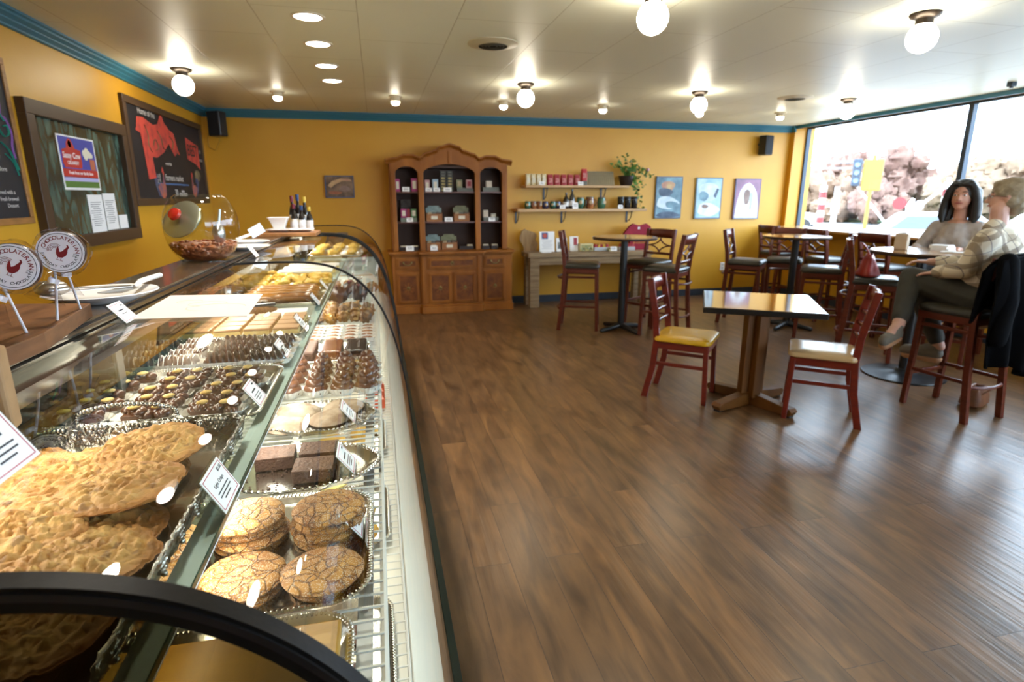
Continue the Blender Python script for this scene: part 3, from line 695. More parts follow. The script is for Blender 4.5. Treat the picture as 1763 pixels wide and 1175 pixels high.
card('blurred white card cut off by the left edge of the picture', -.338, .575, 1.213, .07, .06, .5)

# brownies
M_brownie = mat('brownie_top', '6b4a36', '55382a', rough=.6, scale=60, bump=.6, bscale=150)
M_crumb = mat('brownie_crumb', '4a2e20', rough=.8, bump=.8, bscale=200)
def ovaltray(lb, cx, cy, rx, ry, z, wavy=0, group=None, m=None):
    t = thing('oval_tray', lb, 'tray', (cx, cy, z), 0, group); m = m or M_silver; b = MB(); n = 64; prof = [(.90, 0), (.95, .006), (1, .012), (1.0, .014), (.95, .012), (.86, .004), (.8, .003)]
    vs = []
    for q, zz in prof:
        for k in range(n): a = 2*PI*k/n; w = 1+wavy*math.cos(10*a); vs.append((rx*q*w*math.cos(a), ry*q*w*math.sin(a), zz))
    fs = [(j*n+k, j*n+(k+1) % n, (j+1)*n+(k+1) % n, (j+1)*n+k) for j in range(len(prof)-1) for k in range(n)]; fs.append(tuple((len(prof)-1)*n+k for k in range(n))); fs.append(tuple(range(n))[::-1])
    b.add(vs, fs, True); b.build('pan', m, t)
    b = MB()
    for k in range(80):
        a = 2*PI*k/80; w = 1+wavy*math.cos(10*a); b.ell((rx*.975*w*math.cos(a), ry*.975*w*math.sin(a), .0135), (.005, .004, .003), Matrix.Rotation(a+.6, 4, 'Z'), 6, 4)
    b.build('embossed_rim', m, t); return t
ovaltray('plain oval silver tray holding three brownies and crumbs', -.185, 1.10, .165, .105, ZW+.002, .012)
br = MB()
def brownie(x, y, z, lb, rz=.05):
    t = thing('brownie', lb, 'brownie', (x, y, z), rz, 'brownies on the oval tray')
    m = MB(); m.box((0, 0, .012), (.074, .060, .024)); m.build('crumb', M_crumb, t, bevel=.003)
    MB().box((0, 0, .0255), (.074, .060, .003)).build('crust', M_brownie, t, bevel=.001); return t
brownie(-.225, 1.135, ZW+.006, 'brownie at the left of the three on the oval tray'); brownie(-.142, 1.14, ZW+.006, 'brownie at the far right of the three on the oval tray', .0); brownie(-.145, 1.065, ZW+.006, 'nearest brownie on the oval tray', -.02)
m = MB(); rnd = random.Random(5)
for k in range(40): m.ell((-.27+rnd.uniform(-.04, .07), 1.06+rnd.uniform(-.04, .05), ZW+.007), (.0025, .002, .0016), nu=6, nv=4)
tag(m.build('brownie_crumbs', M_crumb), 'scattered brownie crumbs on the oval tray', 'crumbs', kind='stuff')
card('price card behind the brownie tray on its right rim', -.070, 1.075, ZW+.012, .07, .052)
# powdered cookies
M_powder = mat('powdered_cookie', 'b4a08a', '7c6048', rough=.75, scale=25, bump=.35, bscale=60, lo=.4, hi=.72)
ovaltray('oval silver tray with leafy rim holding powdered cookies', -.165, 1.37, .135, .105, ZW+.002, .03, m=M_silver2)
PC = [disc(.052, .016, 50+k, .05, .002, 30, 40, 10, .7).mesh('powdered_cookie', M_powder) for k in range(2)]
for i, (x, y, z, lb) in enumerate([(-.235, 1.335, .008, 'powdered cookie at the near left of the leafy tray'), (-.215, 1.40, .014, 'powdered cookie at the back left of the leafy tray'), (-.135, 1.345, .012, 'powdered cookie at the front right of the leafy tray'), (-.11, 1.42, .008, 'powdered cookie at the back right of the leafy tray')]):
    put('powdered_cookie', PC[i % 2], (x, y, ZW+z), (.05, .05*(-1)**i, i*2), lb, 'cookie', 'powdered cookies on the leafy tray')
card('price card on the leafy tray of powdered cookies', -.078, 1.335, ZW+.012, .066, .05)
# yellow scones between
M_yel = mat('yellow_cake', 'e4cf7a', 'd0b458', rough=.7, scale=30, bump=.4)
tag(MB().ell((-.2, 1.225, ZW-.11+.02), (.11, .05, .02), nu=24, nv=10, wob=.1, wf=3).build('yellow_loaf', M_yel), 'pale yellow loaf on the rack below, between the brownies and powdered cookies', 'cake')

# chocolates in pleated cups
M_choc = mat('milk_chocolate', '5d3a26', '4c2d1c', rough=.28, scale=14, bump=.12, bscale=50, coat=.3)
M_dchoc = mat('dark_chocolate', '3a241a', '2f1c14', rough=.25, scale=14, bump=.12, bscale=60, coat=.35)
M_almond = mat('blanched_almond', 'e2bf76', 'd3aa5c', rough=.5, scale=40)
M_cup = mat('white_paper_cup', 'f3efe6', rough=.6)
def pleat(mb, rx, ry, h, n=32, fl=1.18):
    vs = []
    for f, z in ((1, 0), ((1+fl)/2, h/2), (fl, h)):
        for k in range(2*n): a = PI*k/n; q = f*(1+(.035 if k % 2 else -.03)*(z/h+.2)); c, s = math.cos(a), math.sin(a); e = 1/(abs(c)**4+abs(s)**4)**.25; vs.append((rx*q*c*e, ry*q*s*e, z))
    N2 = 2*n; fs = [(j*N2+k, j*N2+(k+1) % N2, (j+1)*N2+(k+1) % N2, (j+1)*N2+k) for j in range(2) for k in range(N2)]; fs.append(tuple(range(N2))[::-1])
    return mb.add(vs, fs, False)
def cluster(lb, seed, group):
    t = thing('nut_cluster', lb, 'chocolate', (0, 0, 0), 0, group); rnd = random.Random(seed); m = MB()
    for k in range(22): m.ell((rnd.uniform(-.042, .042), rnd.uniform(-.017, .017), .010+rnd.uniform(0, .012)), (rnd.uniform(.010, .014), rnd.uniform(.007, .010), rnd.uniform(.007, .009)), Matrix.Rotation(rnd.uniform(0, 3), 4, 'Z'), 10, 7)
    m.box((0, 0, .009), (.08, .03, .012)); m.build('chocolate', M_choc, t)
    for x in (-.02, .022):
        MB().ell((x, rnd.uniform(-.005, .005), .0285), (.0115, .0068, .0045), Matrix.Rotation(.5, 4, 'Z'), 14, 8).build('almond', M_almond, t)
    pleat(MB(), .050, .024, .012).build('paper_cup', M_cup, t); return t
tray('rectangular silver tray of almond nut clusters behind the grape tray', -.66, -.245, 1.115, 1.475, ZS, .04, .006, .012)
tray('silver tray of chocolate dipped bars, second behind the grape tray', -.665, -.25, 1.485, 1.80, ZS, .04, .006, .012)
tray('silver tray of caramel squares, third behind the grape tray', -.60, -.245, 1.81, 2.10, ZS, .03, .006, .012)
cs = [cluster('x', 20+i, 'almond nut clusters in paper cups') for i in range(3)]
cols = [(-.575, 'left'), (-.455, 'middle'), (-.335, 'right')]; rows = [(1.165, 'nearest'), (1.225, 'second'), (1.285, 'third'), (1.345, 'fourth'), (1.405, 'farthest')]
for i, (x, a) in enumerate(cols):
    for j, (y, b) in enumerate(rows):
        lb = 'chocolate almond nut cluster, %s in the %s row of its tray' % (b, a)
        if j == 0: cs[i].location = (x, y, ZS+.004); cs[i]['label'] = lb
        else: dup(cs[i], (x+.012*math.sin(j*2+i), y, ZS+.004), .08*math.sin(j*3+i), lb)
M_caram = mat('caramel_glaze', '8a4f28', '6d3a1d', rough=.25, scale=18, coat=.4); M_strip = mat('dark_drizzle', '33211a', rough=.3)
def dipped(lb, kind, group):
    t = thing('dipped_bar', lb, 'chocolate', (0, 0, 0), 0, group); m = MB(); L, W, H = .10, .038, .028
    body = {0: M_caram, 1: M_choc, 2: M_choc, 3: M_dchoc}[kind]
    amp = {0: .0025, 1: .0015, 2: .004, 3: .003}[kind]
    def fn(u, v):
        a = PI*v; k = 1+amp/.02*math.sin(u*L*420+2*math.sin(v*3))
        e = min(1, min(u, 1-u)*9)**.5
        return ((u-.5)*L, -W/2*math.cos(a)*k*(.75+.25*e), .004+H*math.sin(a)**.7*k*e)
    m.sheet(fn, 48, 14); m.build('bar', body, t, solid=.0)
    if kind in (0, 1):
        m = MB()
        for q in range(8): x = -.04+.011*q; m.tube([(x, -.019, .012), (x+.002, -.012, .028), (x+.005, 0, .0335), (x+.007, .012, .028), (x+.009, .019, .012)], .0014, 5)
        m.build('drizzle', M_strip if kind == 0 else M_cup, t)
    pleat(MB(), .054, .024, .014).build('paper_cup', M_cup, t); return t
ks = [dipped('x', k, 'dipped bars in paper cups') for k in range(4)]
cl = [(-.615, 'copper glazed bar with dark drizzle'), (-.51, 'chocolate bar with pale drizzle'), (-.40, 'rippled milk chocolate bar'), (-.30, 'rippled dark chocolate bar')]
for i, (x, a) in enumerate(cl):
    for j, y in enumerate((1.535, 1.595, 1.655, 1.715)):
        lb = '%s, %s in its column' % (a, ['nearest', 'second', 'third', 'farthest'][j])
        if j == 0: ks[i].location = (x, y, ZS+.004); ks[i]['label'] = lb
        else: dup(ks[i], (x+.004*j*(i < 2), y, ZS+.004), .06*math.sin(i+j), lb)
M_cara = mat('caramel_icing', 'c89a68', 'b8875a', rough=.35, scale=12, bump=.1); M_short = mat('shortbread', 'e8cf92', 'd8b870', rough=.7, scale=50)
c0 = thing('caramel_square', 'x', 'pastry', (0, 0, 0), 0, 'caramel squares on their tray')
MB().box((0, 0, .010), (.074, .056, .02)).build('shortbread_base', M_short, c0, bevel=.002)
MB().box((0, 0, .0235), (.075, .057, .008)).build('caramel_top', M_cara, c0, bevel=.003)
pleat(MB(), .043, .034, .010).build('paper_cup', M_cup, c0)
q = 0
for i, x in enumerate((-.55, -.465, -.38, -.295)):
    for j, y in enumerate((1.86, 1.925, 1.99, 2.05)):
        lb = 'caramel topped square, %s from the left and %s row' % (['first', 'second', 'third', 'fourth'][i], ['nearest', 'second', 'third', 'farthest'][j])
        if not q: c0.location = (x, y, ZS+.004); c0['label'] = lb; q = 1
        else: dup(c0, (x, y, ZS+.004), .03*math.sin(i*2+j), lb)
card('price card on the nut cluster tray', -.250, 1.20, ZS+.012, .07, .052, .62)
card('price card on the tray of dipped bars', -.248, 1.56, ZS+.012, .07, .052, .62)
card('price card on the caramel square tray', -.246, 1.91, ZS+.012, .068, .05, .62)
# chocolate-rolled eclair on white paper
t = thing('paper_plate', 'square white paper holding an eclair with a dark glossy top', 'paper', (-.41, 2.22, ZS+.0))
MB().box((0, 0, .003), (.26, .17, .004)).build('sheet', M_cup, t)
t = thing('eclair', 'nutty eclair with a dark glossy top lying on white paper', 'pastry', (-.44, 2.20, ZS+.006), .25)
m = MB(); m.ell((0, 0, .016), (.065, .02, .016), nu=30, nv=12, wob=.15, wf=14); m.build('pastry', mat('nut_crust', '9a6f42', '7a5230', rough=.8, scale=90, bump=1, bscale=120), t)
MB().box((0, .0, .033), (.12, .026, .010)).build('icing', mat('blue_black_icing', '1f2834', rough=.2), t, bevel=.005)
# farther upper-shelf goods
tray('silver tray of caramel glazed logs on the upper shelf', -.57, -.24, 2.36, 2.70, ZS, .04, .007, .012)
lg = MB(); 
l0 = thing('caramel_log', 'x', 'pastry', (0, 0, 0), 0, 'caramel glazed logs')
MB().tube([(-.14+.28*k/12, .002*math.sin(k), .022) for k in range(13)], [.012]+[.02+.002*math.sin(k*2) for k in range(11)]+[.012], 12).build('log', mat('log_caramel', 'a8733a', '8a5626', rough=.2, scale=15, coat=.4), l0)
MB().tube([(-.13+.26*k/12, .006*math.sin(k*2.2), .0425) for k in range(13)], .003, 6).build('glaze_stripe', M_cara, l0)
for j, y in enumerate((2.43, 2.50, 2.57, 2.64)):
    lb = 'caramel glazed log, %s on its tray' % ['nearest', 'second', 'third', 'farthest'][j]
    if j == 0: l0.location = (-.405, y, ZS+.004); l0['label'] = lb
    else: dup(l0, (-.405, y, ZS+.004), .02*j, lb)
M_brit = mat('golden_brittle', 'e3a93a', 'f0cf6a', rough=.35, scale=60, bump=.6, coat=.2)
tray('silver tray of golden brittle on the upper shelf', -.57, -.24, 2.76, 3.14, ZS, .04, .007, .012)
rnd = random.Random(9); BR = [MB().ell((0, 0, .0), (.034, .028, .016), nu=14, nv=8, wob=.5, wf=2.4, seed=k).mesh('brittle_piece', M_brit) for k in range(4)]
for k in range(26): put('brittle_piece', BR[k % 4], (-.54+.055*(k % 6)+rnd.uniform(-.01, .01), 2.81+.075*(k//6)+rnd.uniform(-.01, .01), ZS+.020+.018*rnd.random()), (rnd.uniform(-.4, .4), rnd.uniform(-.4, .4), k), 'lumpy golden brittle piece, %s row of its heap, %s from the left' % (['front', 'second', 'third', 'fourth', 'back'][k//6], ['first', 'second', 'third', 'fourth', 'fifth', 'sixth'][k % 6]), 'candy', 'golden brittle pieces heaped on one tray')
c1 = thing('iced_slab', 'x', 'cake', (0, 0, 0), 0, 'white iced slabs')
MB().box((0, 0, .012), (.28, .10, .024)).build('cake', M_short, c1, bevel=.003); MB().box((0, 0, .028), (.285, .105, .010)).build('icing', M_cup, c1, bevel=.004)
for j, (y, z, lb) in enumerate([(3.30, 0, 'white iced slab cake behind the golden brittle'), (3.44, 0, 'white iced slab cake, middle of three'), (3.58, 0, 'white iced slab cake farthest from the camera')]):
    if j == 0: c1.location = (-.40, y, ZS); c1['label'] = lb
    else: dup(c1, (-.40+.01*j, y, ZS+z), .02, lb)
card('price card beside the caramel logs', -.24, 2.33, ZS+.012, .066, .05, .62); card('price card beside the golden brittle', -.24, 2.72, ZS+.012, .066, .05, .62)
# lower shelf: meringue-shaped chocolates
m0 = thing('chocolate_mound', 'x', 'chocolate', (0, 0, 0), 0, 'chocolate mounds in white cups')
MB().lathe([(0, 0), (.026, 0), (.032, .010), (.033, .018), (.030, .025), (.026, .028), (.0265, .033), (.025, .040), (.021, .044), (.019, .046), (.019, .051), (.016, .058), (.009, .062), (0, .063)], n=24).build('mound', mat('swirl_chocolate', '6b4630', '5a3824', rough=.3, scale=8, coat=.25), m0)
pleat(MB(), .027, .027, .020, 24, 1.35).build('paper_cup', M_cup, m0)
q = 0
for j, y in enumerate((1.575, 1.645, 1.715, 1.785)):
    for i, x in enumerate((-.33, -.26, -.19, -.12, -.055)):
        lb = 'peaked chocolate mound, %s from the left in the %s row' % (['first', 'second', 'third', 'fourth', 'fifth'][i], ['nearest', 'second', 'third', 'back'][j])
        if not q: m0.location = (x, y, ZW); m0['label'] = lb; q = 1
        else: dup(m0, (x+.004*math.sin(j), y, ZW), i+j, lb)
card('price card beside the peaked chocolate mounds', -.030, 1.62, ZW+.012, .066, .05)
tray('silver tray of dark and caramel bars on the lower shelf', -.32, -.05, 1.86, 2.10, ZW, .03, .006, .012)
for x, mm, lb in [(-.26, M_brownie, 'matte brown fudge bar at the left of its tray'), (-.175, M_caram, 'caramel coloured bar in the middle of its tray'), (-.095, M_dchoc, 'dark glossy bar at the right of its tray')]:
    tag(MB().box((x, 1.97, ZW+.022), (.07, .17, .034)).build('fudge_bar', mm, bevel=.008, seg=3), lb, 'candy', 'thick bars on one tray')
h0 = thing('filled_tart', 'x', 'pastry', (0, 0, 0), 0, 'small tarts in white cups')
pleat(MB(), .024, .018, .016, 20, 1.3).build('paper_cup', M_cup, h0); MB().ell((0, 0, .010), (.022, .016, .007), nu=16, nv=8).build('filling', mat('praline', '8f5c38', rough=.35), h0)
q = 0
for j in range(5):
    for i in range(4):
        lb = 'small praline tart in a white cup, %s from the left, %s row' % (['first', 'second', 'third', 'fourth'][i], ['nearest', 'second', 'third', 'fourth', 'back'][j])
        if not q: h0.location = (-.255, 2.17, ZW); h0['label'] = lb; q = 1
        else: dup(h0, (-.255+.064*i, 2.17+.052*j, ZW), 0, lb)
LU = [MB().ell((0, 0, 0), (.032, .026, .020), nu=18, nv=12, wob=.5, wf=4.5, seed=k).mesh('nut_lump', mt) for k, mt in enumerate([mat('lump_brown', '5c4028', '8a6640', rough=.4, scale=40, bump=.5), mat('lump_gold', 'b08444', '7c5428', rough=.4, scale=40, bump=.5)])]
for k in range(24):
    put('nut_lump', LU[(k*5 % 7) % 2], (-.27+.05*(k % 5)+rnd.uniform(-.008, .008), 2.50+.065*(k//5)+rnd.uniform(-.01, .01), ZW+.02+.012*rnd.random()), (rnd.random(), rnd.random(), k), 'crunchy brown nut lump, %s row of its heap, %s from the left' % (['front', 'second', 'third', 'fourth', 'back'][k//5], ['first', 'second', 'third', 'fourth', 'fifth'][k % 5]), 'candy', 'nut lumps heaped on the lower shelf')
M_bagc = mat('dark_treat', '2e1f18', '54382a', rough=.35, scale=20); 
for k, (x, y, lb) in enumerate([(-.22, 2.98, 'dark wrapped treat at the left behind the nut lumps'), (-.11, 3.02, 'dark wrapped treat at the right behind the nut lumps'), (-.16, 3.16, 'dark wrapped treat behind two others on the lower shelf')]):
    t = thing('wrapped_treat', lb, 'candy', (x, y, ZW), k, 'dark wrapped treats')
    MB().ell((0, 0, .045), (.05, .035, .045), nu=18, nv=12, wob=.3, wf=3, seed=k).build('wrapper', M_bagc, t)
    MB().lathe([(.006, .085), (.03, .125), (.028, .127), (.004, .088)], n=12, sx=1, sy=.5).build('gathered_top', glassmat('film', 'f4f4f4', 1, base=.08), t)
    MB().lathe([(.009, .082), (.011, .087), (.009, .092)], n=12).build('ribbon', mat('pink_ribbon', 'c87a80', rough=.4), t)
for k in range(10):
    put('nut_lump', LU[k % 2], (-.26+.07*(k % 4), 3.34+.10*(k//4), ZW+.022), (rnd.random(), rnd.random(), k), 'brown nut lump far back in the long case, %s row, %s from left' % (['near', 'middle', 'far'][k//4], ['first', 'second', 'third', 'fourth'][k % 4]), 'candy', 'nut lumps far back')
# second case goods
tray('silver tray of golden pastries in the farther case', -.5, -.12, 4.30, 4.62, ZS, .04, .008, .012); tray('silver tray of yellow pastries at the back of the farther case', -.5, -.12, 4.78, 5.1, ZS, .04, .008, .012)
for k in range(18):
    far = k >= 9; kk = k % 9
    put('golden_pastry', BR[k % 4], (-.45+.12*(kk % 3)+.02*rnd.random(), (4.36 if not far else 4.84)+.1*(kk//3), ZS+.022), (0, 0, k), 'golden pastry on the %s tray of the farther case, %s row, %s' % ('back' if far else 'front', ['near', 'middle', 'far'][kk//3], ['left', 'centre', 'right'][kk % 3]), 'pastry', 'golden pastries on the %s tray of the farther case' % ('back' if far else 'front'), 1.3)
# deck goods seen low at the right
for i, (y, lb) in enumerate([(.93, 'handled silver tray on the deck nearest the camera'), (1.44, 'handled silver tray on the deck below the ginger cookies'), (1.97, 'handled silver tray on the deck below the brownies')]):
    tray(lb, -.34, -.012, y-.15, y+.17, .608, .05, .007, .013, 'handled silver trays on the deck')
CK = disc(.05, .016, 71, .06, .002, 40, 36, 9, .7); M_ycook = mat('lemon_cookie', 'd9b45a', 'c2943a', rough=.7, scale=30, bump=.4)
ck = CK.mesh('lemon_cookie', M_ycook); ck2 = disc(.045, .02, 73, .06, .002, 40, 36, 9, .7).mesh('chocolate_cookie', M_brownie)
for i, (x, y, z) in enumerate([(-.09, 1.37, 0), (-.10, 1.48, 0), (-.2, 1.42, 0), (-.10, 1.9, 0), (-.09, 2.02, 0), (-.2, 1.96, 0)]):
    put('lemon_cookie', ck, (x, y, .614+z), (.05, .1, i), 'golden yellow cookie on the %s deck tray, %s' % ('middle' if i < 3 else 'far', ['nearest the camera', 'farther back at the right', 'at the left'][i % 3]), 'cookie', 'yellow cookies on the deck')
for i, (x, y) in enumerate([(-.10, .88), (-.12, 1.0), (-.21, .94)]): put('chocolate_cookie', ck2, (x, y, .614), (0, .1, i), 'dark chocolate cookie on the nearest deck tray, %s' % ['closest to the camera', 'at the far side', 'at the left'][i], 'cookie', 'dark cookies on the deck')
M_org = mat('orange_wrap', 'd8552a', rough=.35)
for i, y in enumerate((2.30, 2.40, 2.50)): 
    t = thing('orange_candy_box', 'small orange candy box on the deck, %s of three' % ['nearest', 'middle', 'farthest'][i], 'box', (-.05, y, .608), .2, 'orange candy boxes')
    MB().box((0, 0, .02), (.07, .06, .04)).build('box', M_org, t, bevel=.004); MB().box((0, 0, .041), (.03, .04, .002)).build('white_label', M_white, t)
# honey coloured board beyond the darkened end pane
tray('plain silver tray with an embossed rim behind the darkened end glass', -.42, -.055, .44, .665, ZW, .05, .006, .012)
tag(MB().box((-.22, .545, ZW+.020), (.30, .17, .012)).build('honey_bar', mat('honey_slab', 'b98a2e', '9a6e22', rough=.4, scale=5, stretch=(1, 4, 1)), bevel=.004), 'honey yellow slab on the tray behind the black end arch', 'pastry')
# ------------------------------------------------------------ things on the service counter
ZCT = 1.222
M_walnut = mat('walnut_board', '7c5434', '5a3a22', rough=.5, spec=.3, scale=6, stretch=(6, 1, 6), bump=.05, bscale=40)
def poly_prism(mb, pts, z0, z1): return mb.prism(pts, z0, z1)
tag(poly_prism(MB(), [(-.745, .70), (-.535, .70), (-.523, 1.02), (-.575, 1.30), (-.745, 1.33)], ZCT, ZCT+.028).build('serving_board', M_walnut, bevel=.002), 'thick walnut board at the left with lollipops standing in it', 'board')
M_film = glassmat('cellophane', 'f6f6f8', 1.3, rough=.05, base=.05)
M_lolly = mat('lolly_chocolate', '3a201a', rough=.3, coat=.3); M_label = mat('lolly_label', 'e9e9f2', rough=.45); M_navy = mat('navy_ink', '232a40', rough=.5); M_maroon = mat('maroon_ink', '7c1c28', rough=.5)
M_stick = mat('paper_stick', 'dcdce2', rough=.6)
def ring(mb, r0, r1, z, X, n=48):
    vs = [(r*math.cos(2*PI*k/n), r*math.sin(2*PI*k/n), z) for r in (r0, r1) for k in range(n)]
    return mb.add(vs, [(k, n+k, n+(k+1) % n, (k+1) % n) for k in range(n)], False, X)
def arctext(mb, txt, R, size, a0, a1, X, inside=False):
    n = len(txt)
    for i, ch in enumerate(txt):
        if ch == ' ': continue
        a = math.radians(a0+(a1-a0)*i/(n-1))
        rot = a-PI/2 if not inside else a+PI/2
        addtext(mb, ch, size, X @ Matrix.Translation((R*math.cos(a), R*math.sin(a), .0006)) @ Matrix.Rotation(rot, 4, 'Z'), ext=.0001, bold=size*.012)
def lollipop(lb, c, foot, R=.036, full=True, roll=0):
    c = Vector(c); foot = Vector(foot); view = (Vector((0.12, -.95, .05))).normalized()
    up = (c-foot).normalized(); ux = up.cross(view).normalized()
    ux = -ux if ux.x < 0 else ux; uy = (view.cross(ux)).normalized(); uy = -uy if uy.z < 0 else uy
    base = foot
    t = thing('chocolate_lollipop', lb, 'candy', tuple(base), 0, 'round chocolate lollipops')
    X = frame(c-base, ux, uy) @ Matrix.Rotation(roll, 4, 'Z')
    m = MB(); m.lathe([(0, -.013), (R*.96, -.013), (R, -.010), (R, -.004), (R*.96, -.001), (0, -.001)], X=X, n=40); m.build('chocolate_disc', M_lolly, t)
    m = MB(); m.lathe([(0, -.0012), (R*.96, -.0012), (R*.96, .0002), (0, .0002)], X=X, n=48); lab = m.build('round_label', M_label, t)
    m = MB(); ring(m, R*.86, R*.885, .0006, X); arctext(m, 'EVERYDAY CHOCOLATE', R*.70, R*.17, 205, 368, X, True)
    addtext(m, 'EST.', R*.09, X @ Matrix.Translation((R*.6, R*.1, .0006)), ext=.0001); addtext(m, '2013', R*.09, X @ Matrix.Translation((R*.6, R*-.0, .0006)), ext=.0001)
    m.box((-R*.52, -R*.05, .0006), (R*.36, R*.012, .0002), X=X); m.build('navy_lettering', M_navy, lab)
    m = MB(); arctext(m, 'CHOCOLATERIAN', R*.68, R*.24, 176, 22, X)
    # rooster mark: body, neck, tail arcs, legs
    body = [(-.08, -.20), (.02, -.26), (.16, -.22), (.26, -.10), (.28, .06), (.25, .20), (.27, .34), (.20, .42), (.14, .40), (.20, .34), (.14, .22), (.06, .06), (-.02, .0), (-.10, .16), (-.16, .24), (-.17, .05), (-.14, -.10)]
    m.prism([(x*R, y*R) for x, y in body], .0003, .0007, X=X)
    for k in range(4):
        r = .30-.06*k; pts = []
        for j in range(9): a = math.radians(60+150*j/8); pts.append(X @ Vector(((-.22+r*math.cos(a))*R, (.02+r*math.sin(a))*R, .0006)))
        m.tube(pts, .0006, 4, flat=.5)
    for dx in (-.02, .12): m.box((dx*R, -.31*R, .0006), (.02*R, .14*R, .0002), X=X); m.box(((dx+.03)*R, -.38*R, .0006), (.12*R, .02*R, .0002), X=X)
    m.build('rooster_mark', M_maroon, lab)
    m = MB(); e = X @ Vector((0, -R*.98, -.006)); m.tube([e, Vector((0, 0, 0))], .0022, 10); m.build('stick', M_stick, t)
    # wrapper: bag round the disc, gathered below, flared skirt
    Y = X @ Matrix.Translation((0, 0, -.006)) 
    m = MB(); vs = []; n = 40
    for z, k in ((.009, 1.03), (.004, 1.13), (-.004, 1.15), (-.010, 1.03)):
        for i in range(n): a = 2*PI*i/n; q = k*(1+.035*math.sin(a*5+z*300)+.05*max(0, math.sin(a*2+.7))**3); vs.append((R*q*math.cos(a), R*q*math.sin(a), z))
    m.add(vs, [(j*n+i, j*n+(i+1) % n, (j+1)*n+(i+1) % n, (j+1)*n+i) for j in range(3) for i in range(n)], True, Y)
    m.lathe([(.014, .0), (.006, -.012), (.004, -.018), (.012, -.028), (.026, -.05), (.030, -.055)], n=16, sx=1, sy=.5, X=X @ Matrix.Translation((0, -R*.92, -.006)) @ Matrix.Rotation(-PI/2, 4, 'X'))
    m.build('cellophane_wrapper', M_film, t)
    m = MB(); m.lathe([(.0055, -.014), (.0062, -.018), (.0055, -.022)], n=12, X=X @ Matrix.Translation((0, -R*.92, -.006)) @ Matrix.Rotation(-PI/2, 4, 'X')); m.box((.006, -R*.92-.018, -.004), (.010, .008, .002), X=X); m.build('twist_tie', M_label, t)
    return t
ZB = ZCT+.0285
lollipop('chocolate lollipop with a rooster label, complete in view on the walnut board', (-.510, 1.085, 1.371), (-.553, 1.125, ZB), .0345, roll=-.1)
lollipop('chocolate lollipop cut off by the left edge of the picture', (-.523, .974, 1.360), (-.552, 1.03, ZB), .0345, roll=-.3)
lollipop('chocolate lollipop hidden behind the complete one, only its stick showing', (-.54, 1.16, 1.371), (-.565, 1.235, ZB), .030)
card('price card on the case glass beside the walnut board', -.503, 1.295, 1.2115, .06, .048, .7, 1)
card('price card on the case glass near the big jar', -.505, 2.62, 1.2115, .07, .055, .6)
# kraft box on the glass
t = thing('kraft_box', 'tan kraft box cut off by the left edge of the picture', 'box', (-.48, .675, 1.212), .2)
MB().box((0, 0, .047), (.17, .03, .092)).build('carton', mat('kraft_tan', 'a8845a', '9c784e', rough=.6, scale=30), t, bevel=.004)
m = MB(); addtext(m, 'since 2001', .007, frame((.03, -.0155, .018), (1, 0, .35), (-.35, 0, 1))); m.build('lettering', M_white, t)
# pink sheet on the glass
t = thing('paper_sheet', 'pale pink sheet of paper lying on the case glass', 'paper', (-.40, 1.43, 1.2125))
MB().prism([(-.11, -.13), (.12, -.15), (.10, .14), (-.125, .17)], 0, .0015).build('sheet', mat('pink_paper', 'f0dfd4', rough=.5), t)
m = MB()
for r, c in ((.03, (0, .02)), (.045, (.03, -.03)), (.02, (-.05, .06))): m.tube([(c[0]+r*math.cos(a*.5)*1.4, c[1]+r*math.sin(a*.5), .0017) for a in range(10)], .0005, 4, flat=.3)
m.build('pen_marks', mat('grey_pencil', '8a7468', rough=.7), t)
M_china = mat('white_china', 'efeeee', rough=.15, coat=.4)
def plate(mb, R, h=.022): return mb.lathe([(0, 0), (R*.55, 0), (R*.6, .003), (R*.95, h-.003), (R, h), (R*.985, h+.002), (R*.6, .008), (0, .006)], n=48)
t = thing('dinner_plate', 'round white plate with steel serving tools, behind the lollipops', 'plate', (-.635, 1.50, ZCT), 0)
plate(MB(), .115).build('dish', M_china, t)
M_steel = mat('brushed_steel', 'c2bfba', rough=.28, metal=1)
m = MB(); tk = thing('serving_tongs', 'steel serving tongs with scoop ends lying on the white plate', 'tongs', (-.66, 1.48, ZCT+.024), .5)
for s in (-1, 1):
    MB().ell((-.06, .03*s, .016), (.032, .02, .014), nu=20, nv=10).build('scoop', M_steel, tk)
    MB().bar((-.04, .025*s, .01), (.09, .006*s, .006), .012, .002).build('arm', M_steel, tk)
ts = thing('pie_server', 'flat pie server with white handle resting on the plate rim', 'spatula', (-.585, 1.50, ZCT+.026), .15)
MB().prism([(-.06, -.028), (.02, -.022), (.04, 0), (.02, .022), (-.06, .028), (-.07, 0)], 0, .0016, X=Matrix.Rotation(1.25, 4, 'Z')).build('blade', M_steel, ts)
MB().tube([(.01, .035, .002), (.02, .06, .010), (.045, .15, .012)], [.004, .009, .009], 10, flat=.7).build('handle', M_china, ts)
